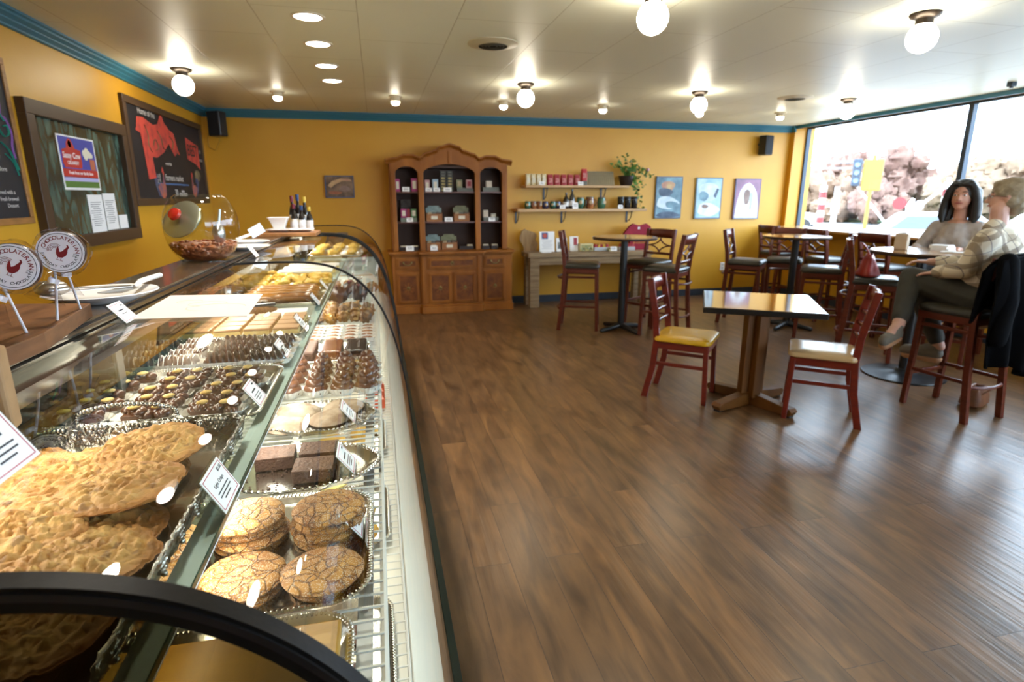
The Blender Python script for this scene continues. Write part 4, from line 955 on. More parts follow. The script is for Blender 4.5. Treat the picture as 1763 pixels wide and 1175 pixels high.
# big glass jar
t = thing('glass_jar', 'big tilted glass jar of nuts with a metal lid and red knob', 'jar', (-.648, 2.405, ZCT))
prof = [(0, 0), (.075, .0), (.085, .006), (.115, .05), (.128, .11), (.125, .17), (.10, .225), (.075, .245)]
pf = [(p.x, p.y) for p in fine(prof, 4)]
MB().lathe(pf[:-1]+[(.075, .245)], n=48).build('bowl', glassmat('jar_glass', 'fafcfa', 1.2, base=.01), t)
Xl = Matrix.Translation((-.045, -.075, .158)) @ Matrix.Rotation(.98, 4, 'X') @ Matrix.Rotation(-.35, 4, 'Y')
m = MB(); m.lathe([(0, .012), (.03, .010), (.068, .004), (.074, 0), (.074, -.006), (0, -.006)][::-1], n=48, X=Xl); lid = m.build('lid', mat('pewter_lid', 'a9ab9b', rough=.3, metal=.8), t)
m = MB(); m.lathe([(.008, .012), (.008, .02), (.018, .024), (.024, .032), (.021, .042), (.01, .047), (0, .048)], n=28, X=Xl); m.build('red_knob', mat('red_knob', 'a82418', rough=.25, coat=.4), lid)['label'] = 'red knob'
m = MB(); m.lathe([(.070, -.004), (.078, -.002), (.078, -.012), (.070, -.014)], n=48, X=Xl); m.build('mouth_rim', glassmat('jar_glass'), t)
rnd = random.Random(2); m = MB(); m.lathe([(0, .006), (.07, .006), (.10, .03), (.112, .058), (.09, .066), (0, .07)], n=30)
for k in range(240):
    a = rnd.uniform(0, 2*PI); r = .108*math.sqrt(rnd.random()); z = .058+rnd.random()*.012
    if k % 3: r = .104+.006*rnd.random(); z = rnd.uniform(.03, .066); r = min(r, .075+z*.6)
    m.ell((r*math.cos(a), r*math.sin(a), z), (.010, .007, .006), Matrix.Rotation(rnd.uniform(0, 3), 4, 'Z') @ Matrix.Rotation(rnd.uniform(-1, 1), 4, 'X'), 8, 5)
tag(m.build('nuts', mat('glazed_nuts', '6b3018', 'a0603a', rough=.35, scale=60, lo=.4, hi=.6), loc=(-.648, 2.405, ZCT+.0)), 'glazed brown nuts piled in the bottom of the glass jar', 'nuts', kind='stuff')
sc = thing('candy_scoop', 'metal scoop leaning inside the glass jar', 'scoop', (-.60, 2.40, ZCT+.07))
MB().ell((.01, 0, .03), (.022, .03, .04), nu=16, nv=10).build('bowl_end', M_steel, sc); MB().tube([(.012, 0, .06), (.02, .01, .12)], .005, 8).build('handle', M_steel, sc)
# farther plates, second board, bottles
t = thing('dinner_plate', 'white plate just past the glass jar', 'plate', (-.585, 2.84, ZCT)); plate(MB(), .10, .018).build('dish', M_china, t)
t = thing('dinner_plate', 'white plate holding a spatula, farther along the counter', 'plate', (-.64, 3.15, ZCT)); plate(MB(), .10, .018).build('dish', M_china, t)
ts = thing('pie_server', 'spatula with a pale blade tilted up on the farther plate', 'spatula', (-.63, 3.12, ZCT+.024), .3)
MB().box((.04, .03, .045), (.07, .003, .05), ry=-.5).build('blade', M_steel, ts); MB().tube([(-.06, 0, .006), (.02, .03, .03)], .007, 8).build('handle', M_china, ts)
tag(MB().bb(-.74, -.37, 3.72, 4.03, ZCT, ZCT+.02).build('serving_board', mat('maple_board', 'b07a4a', '9a6638', rough=.4, scale=5, stretch=(6, 1, 1)), bevel=.002), 'light wooden board under the white bowl at the far end of the counter', 'board')
ZQ = ZCT+.021
t = thing('square_plate', 'white square plate under the tall white bowl', 'plate', (-.60, 3.88, ZQ)); 
mb = MB(); rings(mb, .16, .16, .02, [(.05, 0), (.03, .002), (0, .016), (.003, .018), (.035, .006), (.05, .005)]); mb.build('dish', M_china, t)
t = thing('square_bowl', 'flared white square bowl standing on the plate', 'bowl', (-.60, 3.88, ZQ+.006)); mb = MB()
rings(mb, .13, .13, .015, [(.035, 0), (.030, .004), (.032, .02), (.024, .045), (.012, .075), (0, .082), (.004, .083), (.022, .06), (.04, .03), (.045, .02)]); mb.build('bowl_body', M_china, t)
t = thing('square_plate', 'white rectangular plate in front of the dark bottles', 'plate', (-.47, 3.86, ZQ)); mb = MB(); rings(mb, .16, .12, .02, [(.04, 0), (.03, .002), (0, .016), (.003, .018), (.035, .006), (.04, .005)]); mb.build('dish', M_china, t)
M_bottle = mat('dark_bottle', '1b1614', rough=.12, coat=.4); M_lblb = mat('pale_bottle_label', 'dfe0e4', 'c8b060', rough=.5, scale=22, lo=.5, hi=.6)
cols_ = [mat('cap_maroon', '6a1c2c', rough=.4), mat('cap_navy', '243a66', rough=.4), mat('cap_yellow', 'cfae3c', rough=.4)]
b0 = None
for i, (x, y, h, lb) in enumerate([(-.535, 4.04, .24, 'tall dark bottle with a maroon cap at the back left of the bottle group'), (-.505, 4.08, .25, 'tallest dark bottle at the back of the group behind the white bowl'), (-.465, 4.10, .235, 'dark bottle with a yellow cap at the back right of the group'),
                                (-.52, 3.99, .19, 'short bottle at the front left of the bottle group'), (-.475, 3.99, .18, 'short bottle at the front middle of the bottle group'), (-.432, 4.02, .17, 'short bottle at the front right of the bottle group')]):
    t = thing('syrup_bottle', lb, 'bottle', (x, y, ZCT), 0, 'dark bottles with pale labels')
    MB().lathe([(0, 0), (.021, 0), (.022, .004), (.022, h*.55), (.016, h*.68), (.009, h*.76), (.009, h*.9), (0, h*.9)], n=20).build('body', M_bottle, t)
    MB().lathe([(.0225, h*.08), (.0225, h*.5)], n=20).build('label', M_lblb, t)
    MB().lathe([(.0105, h*.84), (.0115, h*.86), (.0115, h), (0, h)], n=14).build('cap', cols_[i % 3], t)
# ------------------------------------------------------------ boards on the left wall
def PL(y, z, dx=0): return (XL+dx, y, z)
XW = lambda dx: frame((XL+dx, 0, 0), (0, 1, 0), (0, 0, 1))        # local x = world y, local y = world z
def wallframe(name, lb, cat, y0, y1, z0, z1, w, d, mf, mb_, thick=None):
    t = thing(name, lb, cat, (XL, (y0+y1)/2, (z0+z1)/2)); oy, oz = (y0+y1)/2, (z0+z1)/2
    m = MB(); m.bb(0, d, y0-oy, y1-oy, z1-w-oz, z1-oz); m.bb(0, d, y0-oy, y1-oy, z0-oz, z0+w-oz); m.bb(0, d, y0-oy, y0+w-oy, z0+w-oz, z1-w-oz); m.bb(0, d, y1-w-oy, y1-oy, z0+w-oz, z1-w-oz)
    m.build('frame', mf, t, bevel=.004)
    p = MB().bb(.004, .012, y0+w-oy, y1-w-oy, z0+w-oz, z1-w-oz).build('panel', mb_, t)
    return t, p, (lambda dx=.013: Matrix.Translation((-0, -oy, -oz)) @ frame((dx, 0, 0), (0, 1, 0), (0, 0, 1)))
M_chalkbd = mat('chalkboard_black', '17171c', '1f1d22', rough=.6, scale=4); M_chalk = mat('white_chalk', 'd2ccc6', rough=.9); M_oak = mat('pale_oak_frame', 'a8743c', '8f6230', rough=.5, scale=8, stretch=(1, 1, 5)); M_brfr = mat('brown_frame', '4a3522', rough=.5)
M_tq = mat('turquoise_chalk', '3aa890', rough=.8); M_pur = mat('purple_chalk', '7a4a92', rough=.8); M_redc = mat('red_chalk', 'cc4a3c', '8e3a36', rough=.8, scale=10, lo=.45, hi=.75); M_bluec = mat('slate_blue_chalk', '5c5f7a', '3c3e55', rough=.8, scale=18); M_orgc = mat('orange_chalk', 'b4603c', '7c5a6a', rough=.8, scale=16); M_tanc = mat('tan_chalk', '8a7a58', '4c4434', rough=.8, scale=14)
t, p, XF = wallframe('menu_board', 'black menu chalkboard with turquoise scrolls cut off by the left edge', 'chalkboard', 2.95, 3.87, 1.31, 2.18, .035, .02, M_oak, M_chalkbd)
m = MB(); X = XF()
def squig(m, X, pts, r=.006): m.tube([X @ Vector((a, b, .001)) for a, b in [(q.x, q.y) for q in fine(pts, 5)]], r, 5, flat=.3)
squig(m, X, [(3.66, 2.1), (3.70, 2.02), (3.69, 1.92), (3.70, 1.82), (3.745, 1.77), (3.79, 1.79), (3.78, 1.83), (3.75, 1.82)], .009); squig(m, X, [(3.70, 1.74), (3.76, 1.70), (3.80, 1.63), (3.82, 1.60)], .008); squig(m, X, [(3.68, 1.95), (3.74, 1.88), (3.77, 1.85)], .008); squig(m, X, [(3.72, 1.68), (3.78, 1.64), (3.81, 1.57)], .006)
m.build('turquoise_scroll', M_tq, p)
m = MB(); squig(m, X, [(3.74, 2.08), (3.76, 1.95), (3.75, 1.88), (3.79, 1.86), (3.82, 1.79), (3.80, 1.72), (3.81, 1.66)], .009); squig(m, X, [(3.66, 2.12), (3.72, 2.08)], .007); m.build('purple_scroll', M_pur, p)
m = MB()
for s, y, z, sz in (('of the day', 3.60, 1.66, .035), ('Galore', 3.66, 1.60, .035), ('served with a', 3.66, 1.48, .03), ('fresh brewed', 3.68, 1.445, .03), ('Dessert', 3.70, 1.41, .03), ('today', 3.60, 1.72, .04)): addtext(MB(), s, sz, X @ Matrix.Translation((y, z, .001))).build('chalk_line', M_chalk, p)
# window with painted leaves
def leaf_mat():
    m = mat('painted_leaves', '26332e', '587468', rough=.2, scale=5, stretch=(1, 3.2, 1.0), detail=6, lo=.35, hi=.68, coat=.3)
    nt = m.node_tree; N = nt.nodes; L = nt.links; b = N['Principled BSDF']; src = b.inputs['Base Color'].links[0].from_socket
    tc = N.new('ShaderNodeTexCoord'); mp = N.new('ShaderNodeMapping'); mp.inputs['Scale'].default_value = (1, 6, 2.2); mp.inputs['Rotation'].default_value = (.35, 0, 0); L.new(tc.outputs['Object'], mp.inputs[0])
    v = N.new('ShaderNodeTexVoronoi'); v.feature = 'DISTANCE_TO_EDGE'; v.inputs['Scale'].default_value = 1.8; L.new(mp.outputs[0], v.inputs['Vector'])
    r = N.new('ShaderNodeValToRGB'); r.color_ramp.elements[1].position = .12; r.color_ramp.elements[0].color = (.22, .2, .16, 1); r.color_ramp.elements[1].color = (1, 1, 1, 1); L.new(v.outputs[0], r.inputs[0])
    x = N.new('ShaderNodeMix'); x.data_type = 'RGBA'; x.blend_type = 'MULTIPLY'; x.inputs[0].default_value = 1; L.new(src, x.inputs[6]); L.new(r.outputs[0], x.inputs[7]); L.new(x.outputs[2], b.inputs['Base Color']); return m
t, p, XF = wallframe('painted_window', 'brown framed panel painted with green leaves, holding a dairy poster', 'picture', 3.93, 5.30, 1.13, 2.0, .085, .05, M_brfr, leaf_mat())
X0 = frame((XL+.013, 0, 0), (0, 1, 0), (0, 0, 1))
def onwall(name, lb, cat, y0, y1, z0, z1, m, rot=0):
    c = ((y0+y1)/2, (z0+z1)/2); t = thing(name, lb, cat, (XL+.0125, c[0], c[1])); X = frame((0, 0, 0), (0, 1, 0), (0, 0, 1)) @ Matrix.Rotation(rot, 4, 'Z')
    MB().box((0, 0, .001), (y1-y0, z1-z0, .002), X=X).build('sheet', m, t); return t, X
t, X = onwall('dairy_poster', 'small bright dairy poster with red sign and blue sky on the painted panel', 'poster', 4.28, 4.78, 1.50, 1.84, M_white)
for nm, m_, bx_ in [('blue_sky', mat('poster_blue', '4a4fa8', rough=.5), (0, .035, .47, .25)), ('green_field', mat('poster_green', '5a7a34', rough=.6), (0, -.135, .47, .04)), ('pale_band', mat('poster_lilac', 'b8b4e0', rough=.6), (0, -.10, .47, .03)), ('red_band', mat('poster_red', 'c23a30', rough=.5), (0, -.062, .47, .05))]:
    MB().box((bx_[0], bx_[1], .0025), (bx_[2], bx_[3], .0008 if nm != 'red_band' else .0012), X=X).build(nm, m_, t)
m = MB(); m.prism([(-.20, -.03), (.02, -.03), (.03, .0), (.03, .085), (-.04, .09), (-.06, .125), (-.085, .15), (-.115, .15), (-.14, .125), (-.15, .09), (-.21, .08), (-.22, .0)], .003, .0042, X=X); m.build('red_emblem', mat('poster_red', 'c23a30'), t)
m = MB(); addtext(m, 'Sassy Cow', .052, X @ Matrix.Translation((-.095, .045, .0045)), bold=.0008); addtext(m, 'CREAMERY', .030, X @ Matrix.Translation((-.09, .0, .0045)), bold=.0004); addtext(m, 'Fresh from our family farm', .030, X @ Matrix.Translation((0, -.062, .0035)), bold=.0004)
m.ell((-.10, .118, 0), (.022, .022, .0), X=X @ Matrix.Translation((0, 0, .0046)), nu=14, nv=4); m.build('white_lettering', M_white, t)
m = MB()
for cx, cy, r in ((.085, .07, .03), (.12, .085, .03), (.15, .065, .032), (.18, .06, .022), (.10, .05, .03)): m.ell((cx, cy, .003), (r, r*.8, .001), X=X, nu=16, nv=6)
m.build('white_cloud', mat('poster_cloud', 'e6e0c8', rough=.6), t); MB().box((.18, -.0, .0035), (.07, .07, .001), X=X).build('barn', mat('poster_barn', 'b8684a', rough=.6), t)
for y0, y1, z0, z1, lb in ((4.55, 4.77, 1.21, 1.47, 'left printed letter taped to the painted panel'), (4.785, 4.98, 1.22, 1.48, 'right printed letter taped to the painted panel'), (5.0, 5.15, 1.22, 1.32, 'small blank white card beside the two printed letters')):
    t, X = onwall('printed_sheet', lb, 'paper', y0, y1, z0, z1, M_white)
    if 'printed letter taped' in lb:
        m = MB(); w_ = y1-y0; h_ = z1-z0
        for k in range(12): m.box((-.01*(k % 3), h_*.3-k*h_*.055, .0025), (w_*(.72-.08*(k % 4)), .0035, .0005), X=X)
        m.build('print_lines', M_ink, t)
# rooster chalkboard
t, p, XF = wallframe('chalkboard', 'large chalkboard with two drawn roosters and red lettering near the far corner', 'chalkboard', 5.38, 7.52, 1.38, 2.25, .06, .03, M_brfr, M_chalkbd); X = XF()
m = MB(); m.prism([(5.62, 2.02), (5.66, 2.11), (5.80, 2.12), (6.02, 2.08), (6.14, 2.10), (6.26, 2.21), (6.33, 2.13), (6.44, 2.08), (6.56, 2.06), (6.62, 1.93), (6.68, 1.86), (6.60, 1.88), (6.52, 1.84), (6.44, 1.90), (6.38, 1.95), (6.22, 1.86), (6.02, 1.80), (5.90, 1.80), (5.92, 1.62), (5.74, 1.60), (5.72, 1.84), (5.70, 1.98), (5.60, 2.00)], .0005, .002, X=X); m.build('red_banner', M_redc, p)
m = MB(); squig(m, X, [(5.80, 2.06), (5.86, 1.98), (5.84, 1.90), (5.90, 1.84)], .008); squig(m, X, [(6.10, 2.04), (6.18, 1.98), (6.2, 1.9), (6.3, 1.88)], .008); squig(m, X, [(5.95, 1.90), (6.02, 1.96), (6.08, 1.89), (6.0, 1.86)], .008); squig(m, X, [(6.42, 2.02), (6.50, 1.98), (6.46, 1.90)], .008); m.build('banner_scrollwork', M_tanc, p)
m = MB(); m.prism([(6.92, 2.06), (7.34, 2.00), (7.34, 1.75), (7.20, 1.80), (6.92, 1.84)], .0005, .002, X=X); m.build('red_lettering', M_redc, p)
m = MB()
addtext(m, 'BEST', .17, X @ Matrix.Translation((7.12, 1.93, .003)), bold=.002); m.build('black_lettering', M_chalkbd, p)
m = MB()
for s, y, z, sz in (('Home of the', 5.90, 2.165, .085), ('voted the', 6.30, 1.76, .05), ('#1', 5.98, 1.62, .12), ('Farmers market', 6.42, 1.63, .09), ('30', 6.42, 1.49-.0, .10), ('years', 6.62, 1.51, .05), ('of', 7.26, 2.03-.06, .0001), ('OF', 7.40, 1.94, .06), ('MADISON', 7.38, 1.85, .04)):
    if sz > .001: addtext(MB(), s, sz*.9, X @ Matrix.Translation((y, z, .001))).build('chalk_line', M_chalk, p)
addtext(MB(), 'chocolate', .065, X @ Matrix.Translation((6.62, 1.48, .001))).build('chalk_line', M_chalk, p)
MB().box((6.40, 1.572, .001), (.9, .014, .001), X=X).build('blue_underline', mat('blue_chalk', '4a6a9a', rough=.8), p)
def rooster(y, z, s, flip, a):
    f = -1 if flip else 1; q = lambda P: [(y+f*px*s, z+py*s) for px, py in P]
    MB().prism(q([(-.20, -.05), (-.12, .02), (.0, .04), (.08, .02), (.12, .12), (.14, .26), (.20, .24), (.20, .1), (.24, -.05), (.20, -.2), (.06, -.27), (-.08, -.22)]), .0005, .0018, X=X).build('rooster_body_drawing', M_orgc, p)
    MB().prism(q([(-.20, -.05), (-.08, -.02), (-.02, -.2), (-.1, -.26), (-.22, -.2), (-.34, .0), (-.36, .18), (-.28, .24), (-.16, .20), (-.12, .1), (-.18, .06)]), .0005, .0014, X=X).build('rooster_tail_drawing', M_bluec, p)
    MB().prism(q([(.10, .26), (.12, .36), (.16, .30), (.18, .36), (.20, .28), (.22, .22), (.17, .20)]), .0018, .0026, X=X).build('rooster_comb_drawing', M_redc, p)
rooster(6.03, 1.56, .46, False, 0); rooster(7.05, 1.56, .42, True, 0)
MB().ell((7.20, 1.68, .001), (.10, .06, .0006), X=X, nu=20, nv=6).build('tan_flower_drawing', M_tanc, p)
# ------------------------------------------------------------ stools, chairs, tables
def bar_stool(lb, x, y, ang, first=[None]):
    if first[0] is not None: return dup(first[0], (x, y, 0), ang, lb)
    t = thing('bar_stool', lb, 'stool', (x, y, 0), ang, 'dark cherry bar stools with black seats'); first[0] = t
    # local +x = front. seat 0.40 x 0.38
    H = .73
    for s in (-1, 1):
        m = MB(); m.bar((.19, .17*s, 0), (.165, .165*s, .68), .034, .036, up=(1, 0, 0)); m.build('leg', M_cherry, t, bevel=.005)
        m = MB()
        pts = [(-.235, 0), (-.20, .30), (-.175, .68), (-.19, .85), (-.235, 1.08)]
        for (a, za), (b, zb) in zip(pts, pts[1:]): m.bar((a, .175*s, za-.006), (b, .175*s, zb+.006), .032, .042, up=(1, 0, 0))
        m.build('leg', M_cherry, t, bevel=.004)
        for z in (.27, .60): MB().bar((-.19+(.02 if z > .5 else -.01), .172*s, z), (.172, .168*s, z), .02, .024).build('side_stretcher', M_cherry, t, bevel=.004)
    for z in (.24, .585):
        pts = [(-.195+(.015 if z > .5 else 0), -.165, z), (-.24, -.11, z), (-.262, 0, z), (-.24, .11, z), (-.195+(.015 if z > .5 else 0), .165, z)]
        MB().tube([(p[0], p[1], p[2]) for p in pts], .012, 8).build('bowed_stretcher', M_cherry, t)
    MB().bar((.18, -.165, .24), (.18, .165, .24), .022, .03).build('footrest', M_cherry, t, bevel=.004)
    m = MB(); m.bb(-.175, .185, -.185, -.16, .645, .695); m.bb(-.175, .185, .16, .185, .645, .695); m.bb(.16, .185, -.16, .16, .645, .695); m.bb(-.185, -.16, -.16, .16, .645, .695); m.build('seat_frame', M_cherry, t, bevel=.004)
    m = MB(); rings(m, .40, .40, .05, [(.02, .692), (.004, .700), (0, .715), (.006, .735), (.03, .750), (.08, .758), (.14, .761)], 5); m.build('seat', M_seat, t)
    # back: crest rail, lower rail, curved diamond lattice
    def bx(z): return -.19-(z-.85)*.196 if z > .85 else -.175-(z-.68)*.088
    m = MB(); n = 8
    m.sheet(lambda u, v: (bx(.985+.095*v)-.018*math.sin(PI*u)-.006, -.165+.33*u, .985+.095*v+.006*math.sin(PI*u)*v), n, 2); m.build('crest_rail', M_cherry, t, solid=.022)
    MB().sheet(lambda u, v: (bx(.80+.03*v)-.012*math.sin(PI*u), -.165+.33*u, .79+.03*v), n, 1).build('lower_rail', M_cherry, t, solid=.02)
    z0, z1 = .81, .985; zc = (z0+z1)/2; m = MB()
    for sy in (-1, 1):
        for sz in (-1, 1):
            P = []
            for k in range(9):
                a = PI/2*k/8; yy = sy*(.16-.16*math.sin(a)); zz = zc+sz*(z1-z0)/2*(1-math.cos(a)); zz = zc+sz*((z1-z0)/2)*(1-math.cos(a))
                P.append((bx(zz)-.01*math.cos(yy*8), yy, zz))
            m.tube(P, .0085, 6)
    m.build('lattice', M_cherry, t)
    return t
bar_stool('bar stool left of the left bar table, seen from its side', 2.20, 6.03, -.40)
bar_stool('bar stool at the right front of the left bar table', 2.95, 5.50, 2.29)
bar_stool('bar stool behind the left bar table, diamond back facing the camera', 3.06, 6.12, 3.69)
bar_stool('bar stool alone by the far wall, left of the right bar table', 4.17, 5.87, -.80)
bar_stool('bar stool before the far right bar table, lattice back toward the window', 4.50, 5.06, 2.45)
bar_stool('bar stool behind the far right bar table, partly hidden by its top', 4.72, 5.92, 4.0)
bar_stool('bar stool with the red handbag on its seat', 4.38, 4.28, -.75)
bar_stool('bar stool under the seated person in plaid, with the black jacket', 3.85, 3.0, 1.68)
bar_stool('bar stool at the window counter, nearest the far corner', 5.30, 6.75, 0.05)
bar_stool('bar stool at the window counter, second from the far corner', 5.28, 5.85, -.05)
bar_stool('bar stool at the window counter, third from the far corner', 5.30, 5.05, 0.0)
bar_stool('bar stool under the seated person with long black hair', 4.92, 3.98, 3.70)
bar_stool('bar stool at the window counter behind the napkin box', 5.30, 4.25, 0.05)
M_ttop = mat('laminate_oak_top', 'a87c4c', 'b88c5a', rough=.16, scale=5, stretch=(1, 7, 1), coat=.6)
M_tedge = mat('dark_table_edge', '3a2a20', rough=.35)
def bar_table(lb, x, y, base, rz=0, r=.345):
    t = thing('bar_table', lb, 'table', (x, y, 0), rz, 'round wooden bar tables')
    MB().lathe([(0, 1.032), (r-.004, 1.032), (r-.004, 1.038), (0, 1.038)], n=56).build('tabletop', M_ttop, t)
    MB().lathe([(0, 1.008), (r-.003, 1.008), (r, 1.012), (r, 1.030), (r-.004, 1.034), (0, 1.034)], n=56).build('table_edge', M_tedge, t)
    MB().lathe([(0, .995), (.13, .995), (.13, 1.007), (0, 1.007)], n=24).build('mounting_plate', M_black, t)
    MB().lathe([(.038, .05), (.038, .99), (.06, .996)], n=24).build('column', M_black, t)
    if base == 'disc':
        MB().lathe([(0, 0), (.30, 0), (.305, .006), (.30, .014), (.20, .024), (.07, .034), (.045, .06), (0, .06)], n=56).build('disc_base', M_black, t)
    else:
        for k in range(4):
            a = PI/2*k+.3; d = Vector((math.cos(a), math.sin(a), 0)); m = MB(); m.cap(d*.03+Vector((0, 0, .05)), .034, d*.27+Vector((0, 0, .022)), .022, 10); m.build('base_foot', M_black, t)
    return t
bar_table('round bar table at the left, in front of the wall shelves', 2.60, 5.81, 'x', 0)
bar_table('round bar table at the far right near the corner stools', 4.50, 5.50, 'x', .2)
bar_table('round bar table with a black disc base, where the two people sit', 4.24, 3.72, 'disc', 0, .37)
M_oakp = mat('oak_pedestal', '6e4318', '58340f', rough=.45, scale=7, stretch=(1, 1, .25), spec=.3); 
t = thing('dining_table', 'square low dining table with black edge and wooden pedestal', 'table', (2.56, 3.42, 0), math.radians(-31))
MB().box((0, 0, .752), (.72, .72, .004)).build('tabletop', mat('glossy_brown_top', '7b5a38', '876440', rough=.09, scale=5, stretch=(6, 1, 1), coat=.8), t)
MB().box((0, 0, .733), (.74, .74, .036)).build('table_edge', mat('black_table_edge', '101214', rough=.3), t, bevel=.005)
m = MB(); m.box((0, 0, .39), (.17, .06, .65)); m.build('column', M_oakp, t, bevel=.004, rz=.5)
m = MB(); m.box((0, 0, .39), (.06, .17, .648)); m.build('column', M_oakp, t, bevel=.004, rz=.5)
MB().box((0, 0, .71), (.34, .30, .015)).build('mounting_plate', M_black, t)
for k in range(4):
    a = PI/2*k+.5+.35; m = MB(); X = Matrix.Rotation(a, 4, 'Z'); w = .035
    m.add([(.0, -w, .0), (.34, -w, .012), (.36, -w, .045), (.34, -w, .065), (0, -w, .10), (.0, w, .0), (.34, w, .012), (.36, w, .045), (.34, w, .065), (0, w, .10)], [(0, 1, 2, 3, 4), (9, 8, 7, 6, 5), (0, 5, 6, 1), (1, 6, 7, 2), (2, 7, 8, 3), (3, 8, 9, 4), (4, 9, 5, 0)], False, X)
    m.build('base_foot', M_oakp, t, bevel=.004)
    m = MB(); m.box((.32, 0, .006), (.04, .05, .012), X=X); m.build('foot_pad', M_black, t)
M_redch = mat('red_mahogany', '70200f', '601a0f', rough=.32, scale=6, stretch=(1, 1, 6), coat=.15)
def side_chair(lb, x, y, ang, ms, mslab):
    t = thing('dining_chair', lb, 'chair', (x, y, 0), ang, None)
    for s in (-1, 1):
        MB().bar((.185, .165*s, 0), (.17, .165*s, .43), .032, .034, up=(1, 0, 0)).build('leg', M_redch, t, bevel=.005)
        m = MB(); pts = [(-.25, 0), (-.20, .22), (-.18, .44), (-.195, .62), (-.25, .885)]
        for (a, za), (b, zb) in zip(pts, pts[1:]): m.bar((a, .168*s, za-.006), (b, .168*s, zb+.006), .028, .044, up=(1, 0, 0))
        m.build('leg', M_redch, t, bevel=.004)
        MB().bar((-.195, .166*s, .27), (.17, .164*s, .27), .018, .028).build('side_stretcher', M_redch, t, bevel=.004)
    m = MB(); m.bb(-.185, .19, -.18, -.158, .385, .438); m.bb(-.185, .19, .158, .18, .385, .438); m.bb(.168, .19, -.158, .158, .385, .438); m.bb(-.19, -.165, -.158, .158, .385, .438); m.build('seat_frame', M_redch, t, bevel=.003)
    m = MB(); rings(m, .41, .40, .05, [(.015, .436), (.002, .444), (0, .456), (.006, .472), (.03, .482), (.09, .487), (.15, .488)], 5); m.build('seat', ms, t)['label'] = mslab
    def bx(z): return -.195-(z-.62)*.2075
    MB().sheet(lambda u, v: (bx(.80+.08*v)-.016*math.sin(PI*u)-.004, -.155+.31*u, .80+.08*v+.006*math.sin(PI*u)*v), 8, 2).build('crest_rail', M_redch, t, solid=.02)
    for z in (.56, .635, .71): MB().sheet(lambda u, v: (bx(z+.022*v)-.014*math.sin(PI*u), -.155+.31*u, z+.022*v), 8, 1).build('back_slat', M_redch, t, solid=.014)
    for s in (-1, 1):
        m = MB()
        for z in (.57, .645, .72, .84): m.ell((bx(z)-.026, .168*s, z), (.003, .006, .006), nu=8, nv=5)
        m.build('wood_plugs', M_chrome, t)
    return t
side_chair('red wooden ladder back chair with a yellow seat, left of the square table', 2.185, 3.69, math.radians(-42), mat('yellow_vinyl', 'd8a51e', 'cc9a18', rough=.3, scale=5), 'yellow seat')
side_chair('red wooden chair with a cream tan seat, right of the square table', 2.86, 3.12, math.radians(141), mat('cream_vinyl', 'c9a878', 'bd9a6a', rough=.25, scale=5), 'cream tan seat')
# red handbag
t = thing('handbag', 'red leather handbag slumped on the stool seat', 'bag', (4.36, 4.31, .765), -.75); M_bag = mat('red_leather', 'a8301e', '8e2418', rough=.4, scale=12, bump=.2)
m = MB()
def bagf(u, v):
    a = 2*PI*u; k = (1-.35*v)*(1 if v < .9 else .8); k *= 1+.07*math.sin(a*3+v*5)
    return (-.03+.10*k*math.cos(a)*(1-.5*v), .16*k*math.sin(a), .19*v+.012*math.sin(a*2)*v)
m.sheet(bagf, 36, 12); m.add([bagf(i/36, 0) for i in range(36)], [tuple(range(36))[::-1]]); m.build('body', M_bag, t, solid=.006)
MB().tube([(-.03, -.07, .18), (-.07, -.06, .25), (-.10, 0, .28), (-.07, .06, .25), (-.03, .07, .18)], .008, 8).build('strap', M_bag, t)
MB().box((-.05, 0, .24), (.004, .07, .03)).build('blue_tag', mat('blue_tag', '3a58b0', rough=.4), t)['label'] = 'small blue tag'
# napkin box, stack, notebook
t = thing('napkin_dispenser', 'tan napkin dispenser box on the people\'s table', 'napkin holder', (4.14, 3.84, 1.038), .6)
MB().box((0, 0, .065), (.11, .09, .13)).build('shell', mat('tan_plastic', 'c8b49a', 'b8a288', rough=.4, scale=8), t, bevel=.008); MB().box((0, 0, .132), (.07, .05, .012)).build('napkins', M_white, t)
t = thing('napkin_stack', 'low pile of white napkins and a wallet on the table', 'napkins', (4.40, 3.70, 1.038), .3)
for k in range(5): MB().box((.004*math.sin(k*3), .003*k, .004+.009*k), (.13, .13, .008), rz=.1*math.sin(k*2)).build('napkin', M_white, t, bevel=.002)
tag(MB().box((4.28, 3.50, 1.043), (.10, .18, .010), rz=.4).build('notebook', mat('pale_notebook', 'ddd6d0', rough=.5), bevel=.002), 'pale folded paper lying on the people\'s table', 'paper')
# brown bag on the floor
t = thing('tote_bag', 'brown leather bag on the floor under the near stool', 'bag', (4.12, 3.02, 0), .4); M_bb = mat('brown_leather', '7a4a2a', '5e3620', rough=.5, scale=14, bump=.2)
m = MB(); rings(m, .24, .14, .05, [(.03, 0), (.0, .02), (.005, .07), (.02, .12), (.035, .14), (.045, .135), (.05, .10)]); m.build('body', M_bb, t)
MB().tube([(-.09, -.06, .11), (-.04, -.10, .16), (.04, -.10, .15), (.09, -.06, .11)], .006, 6).build('strap', M_bb, t); MB().ell((.12, 0, .02), (.02, .02, .02), nu=10, nv=6).build('buckle', M_chrome, t)
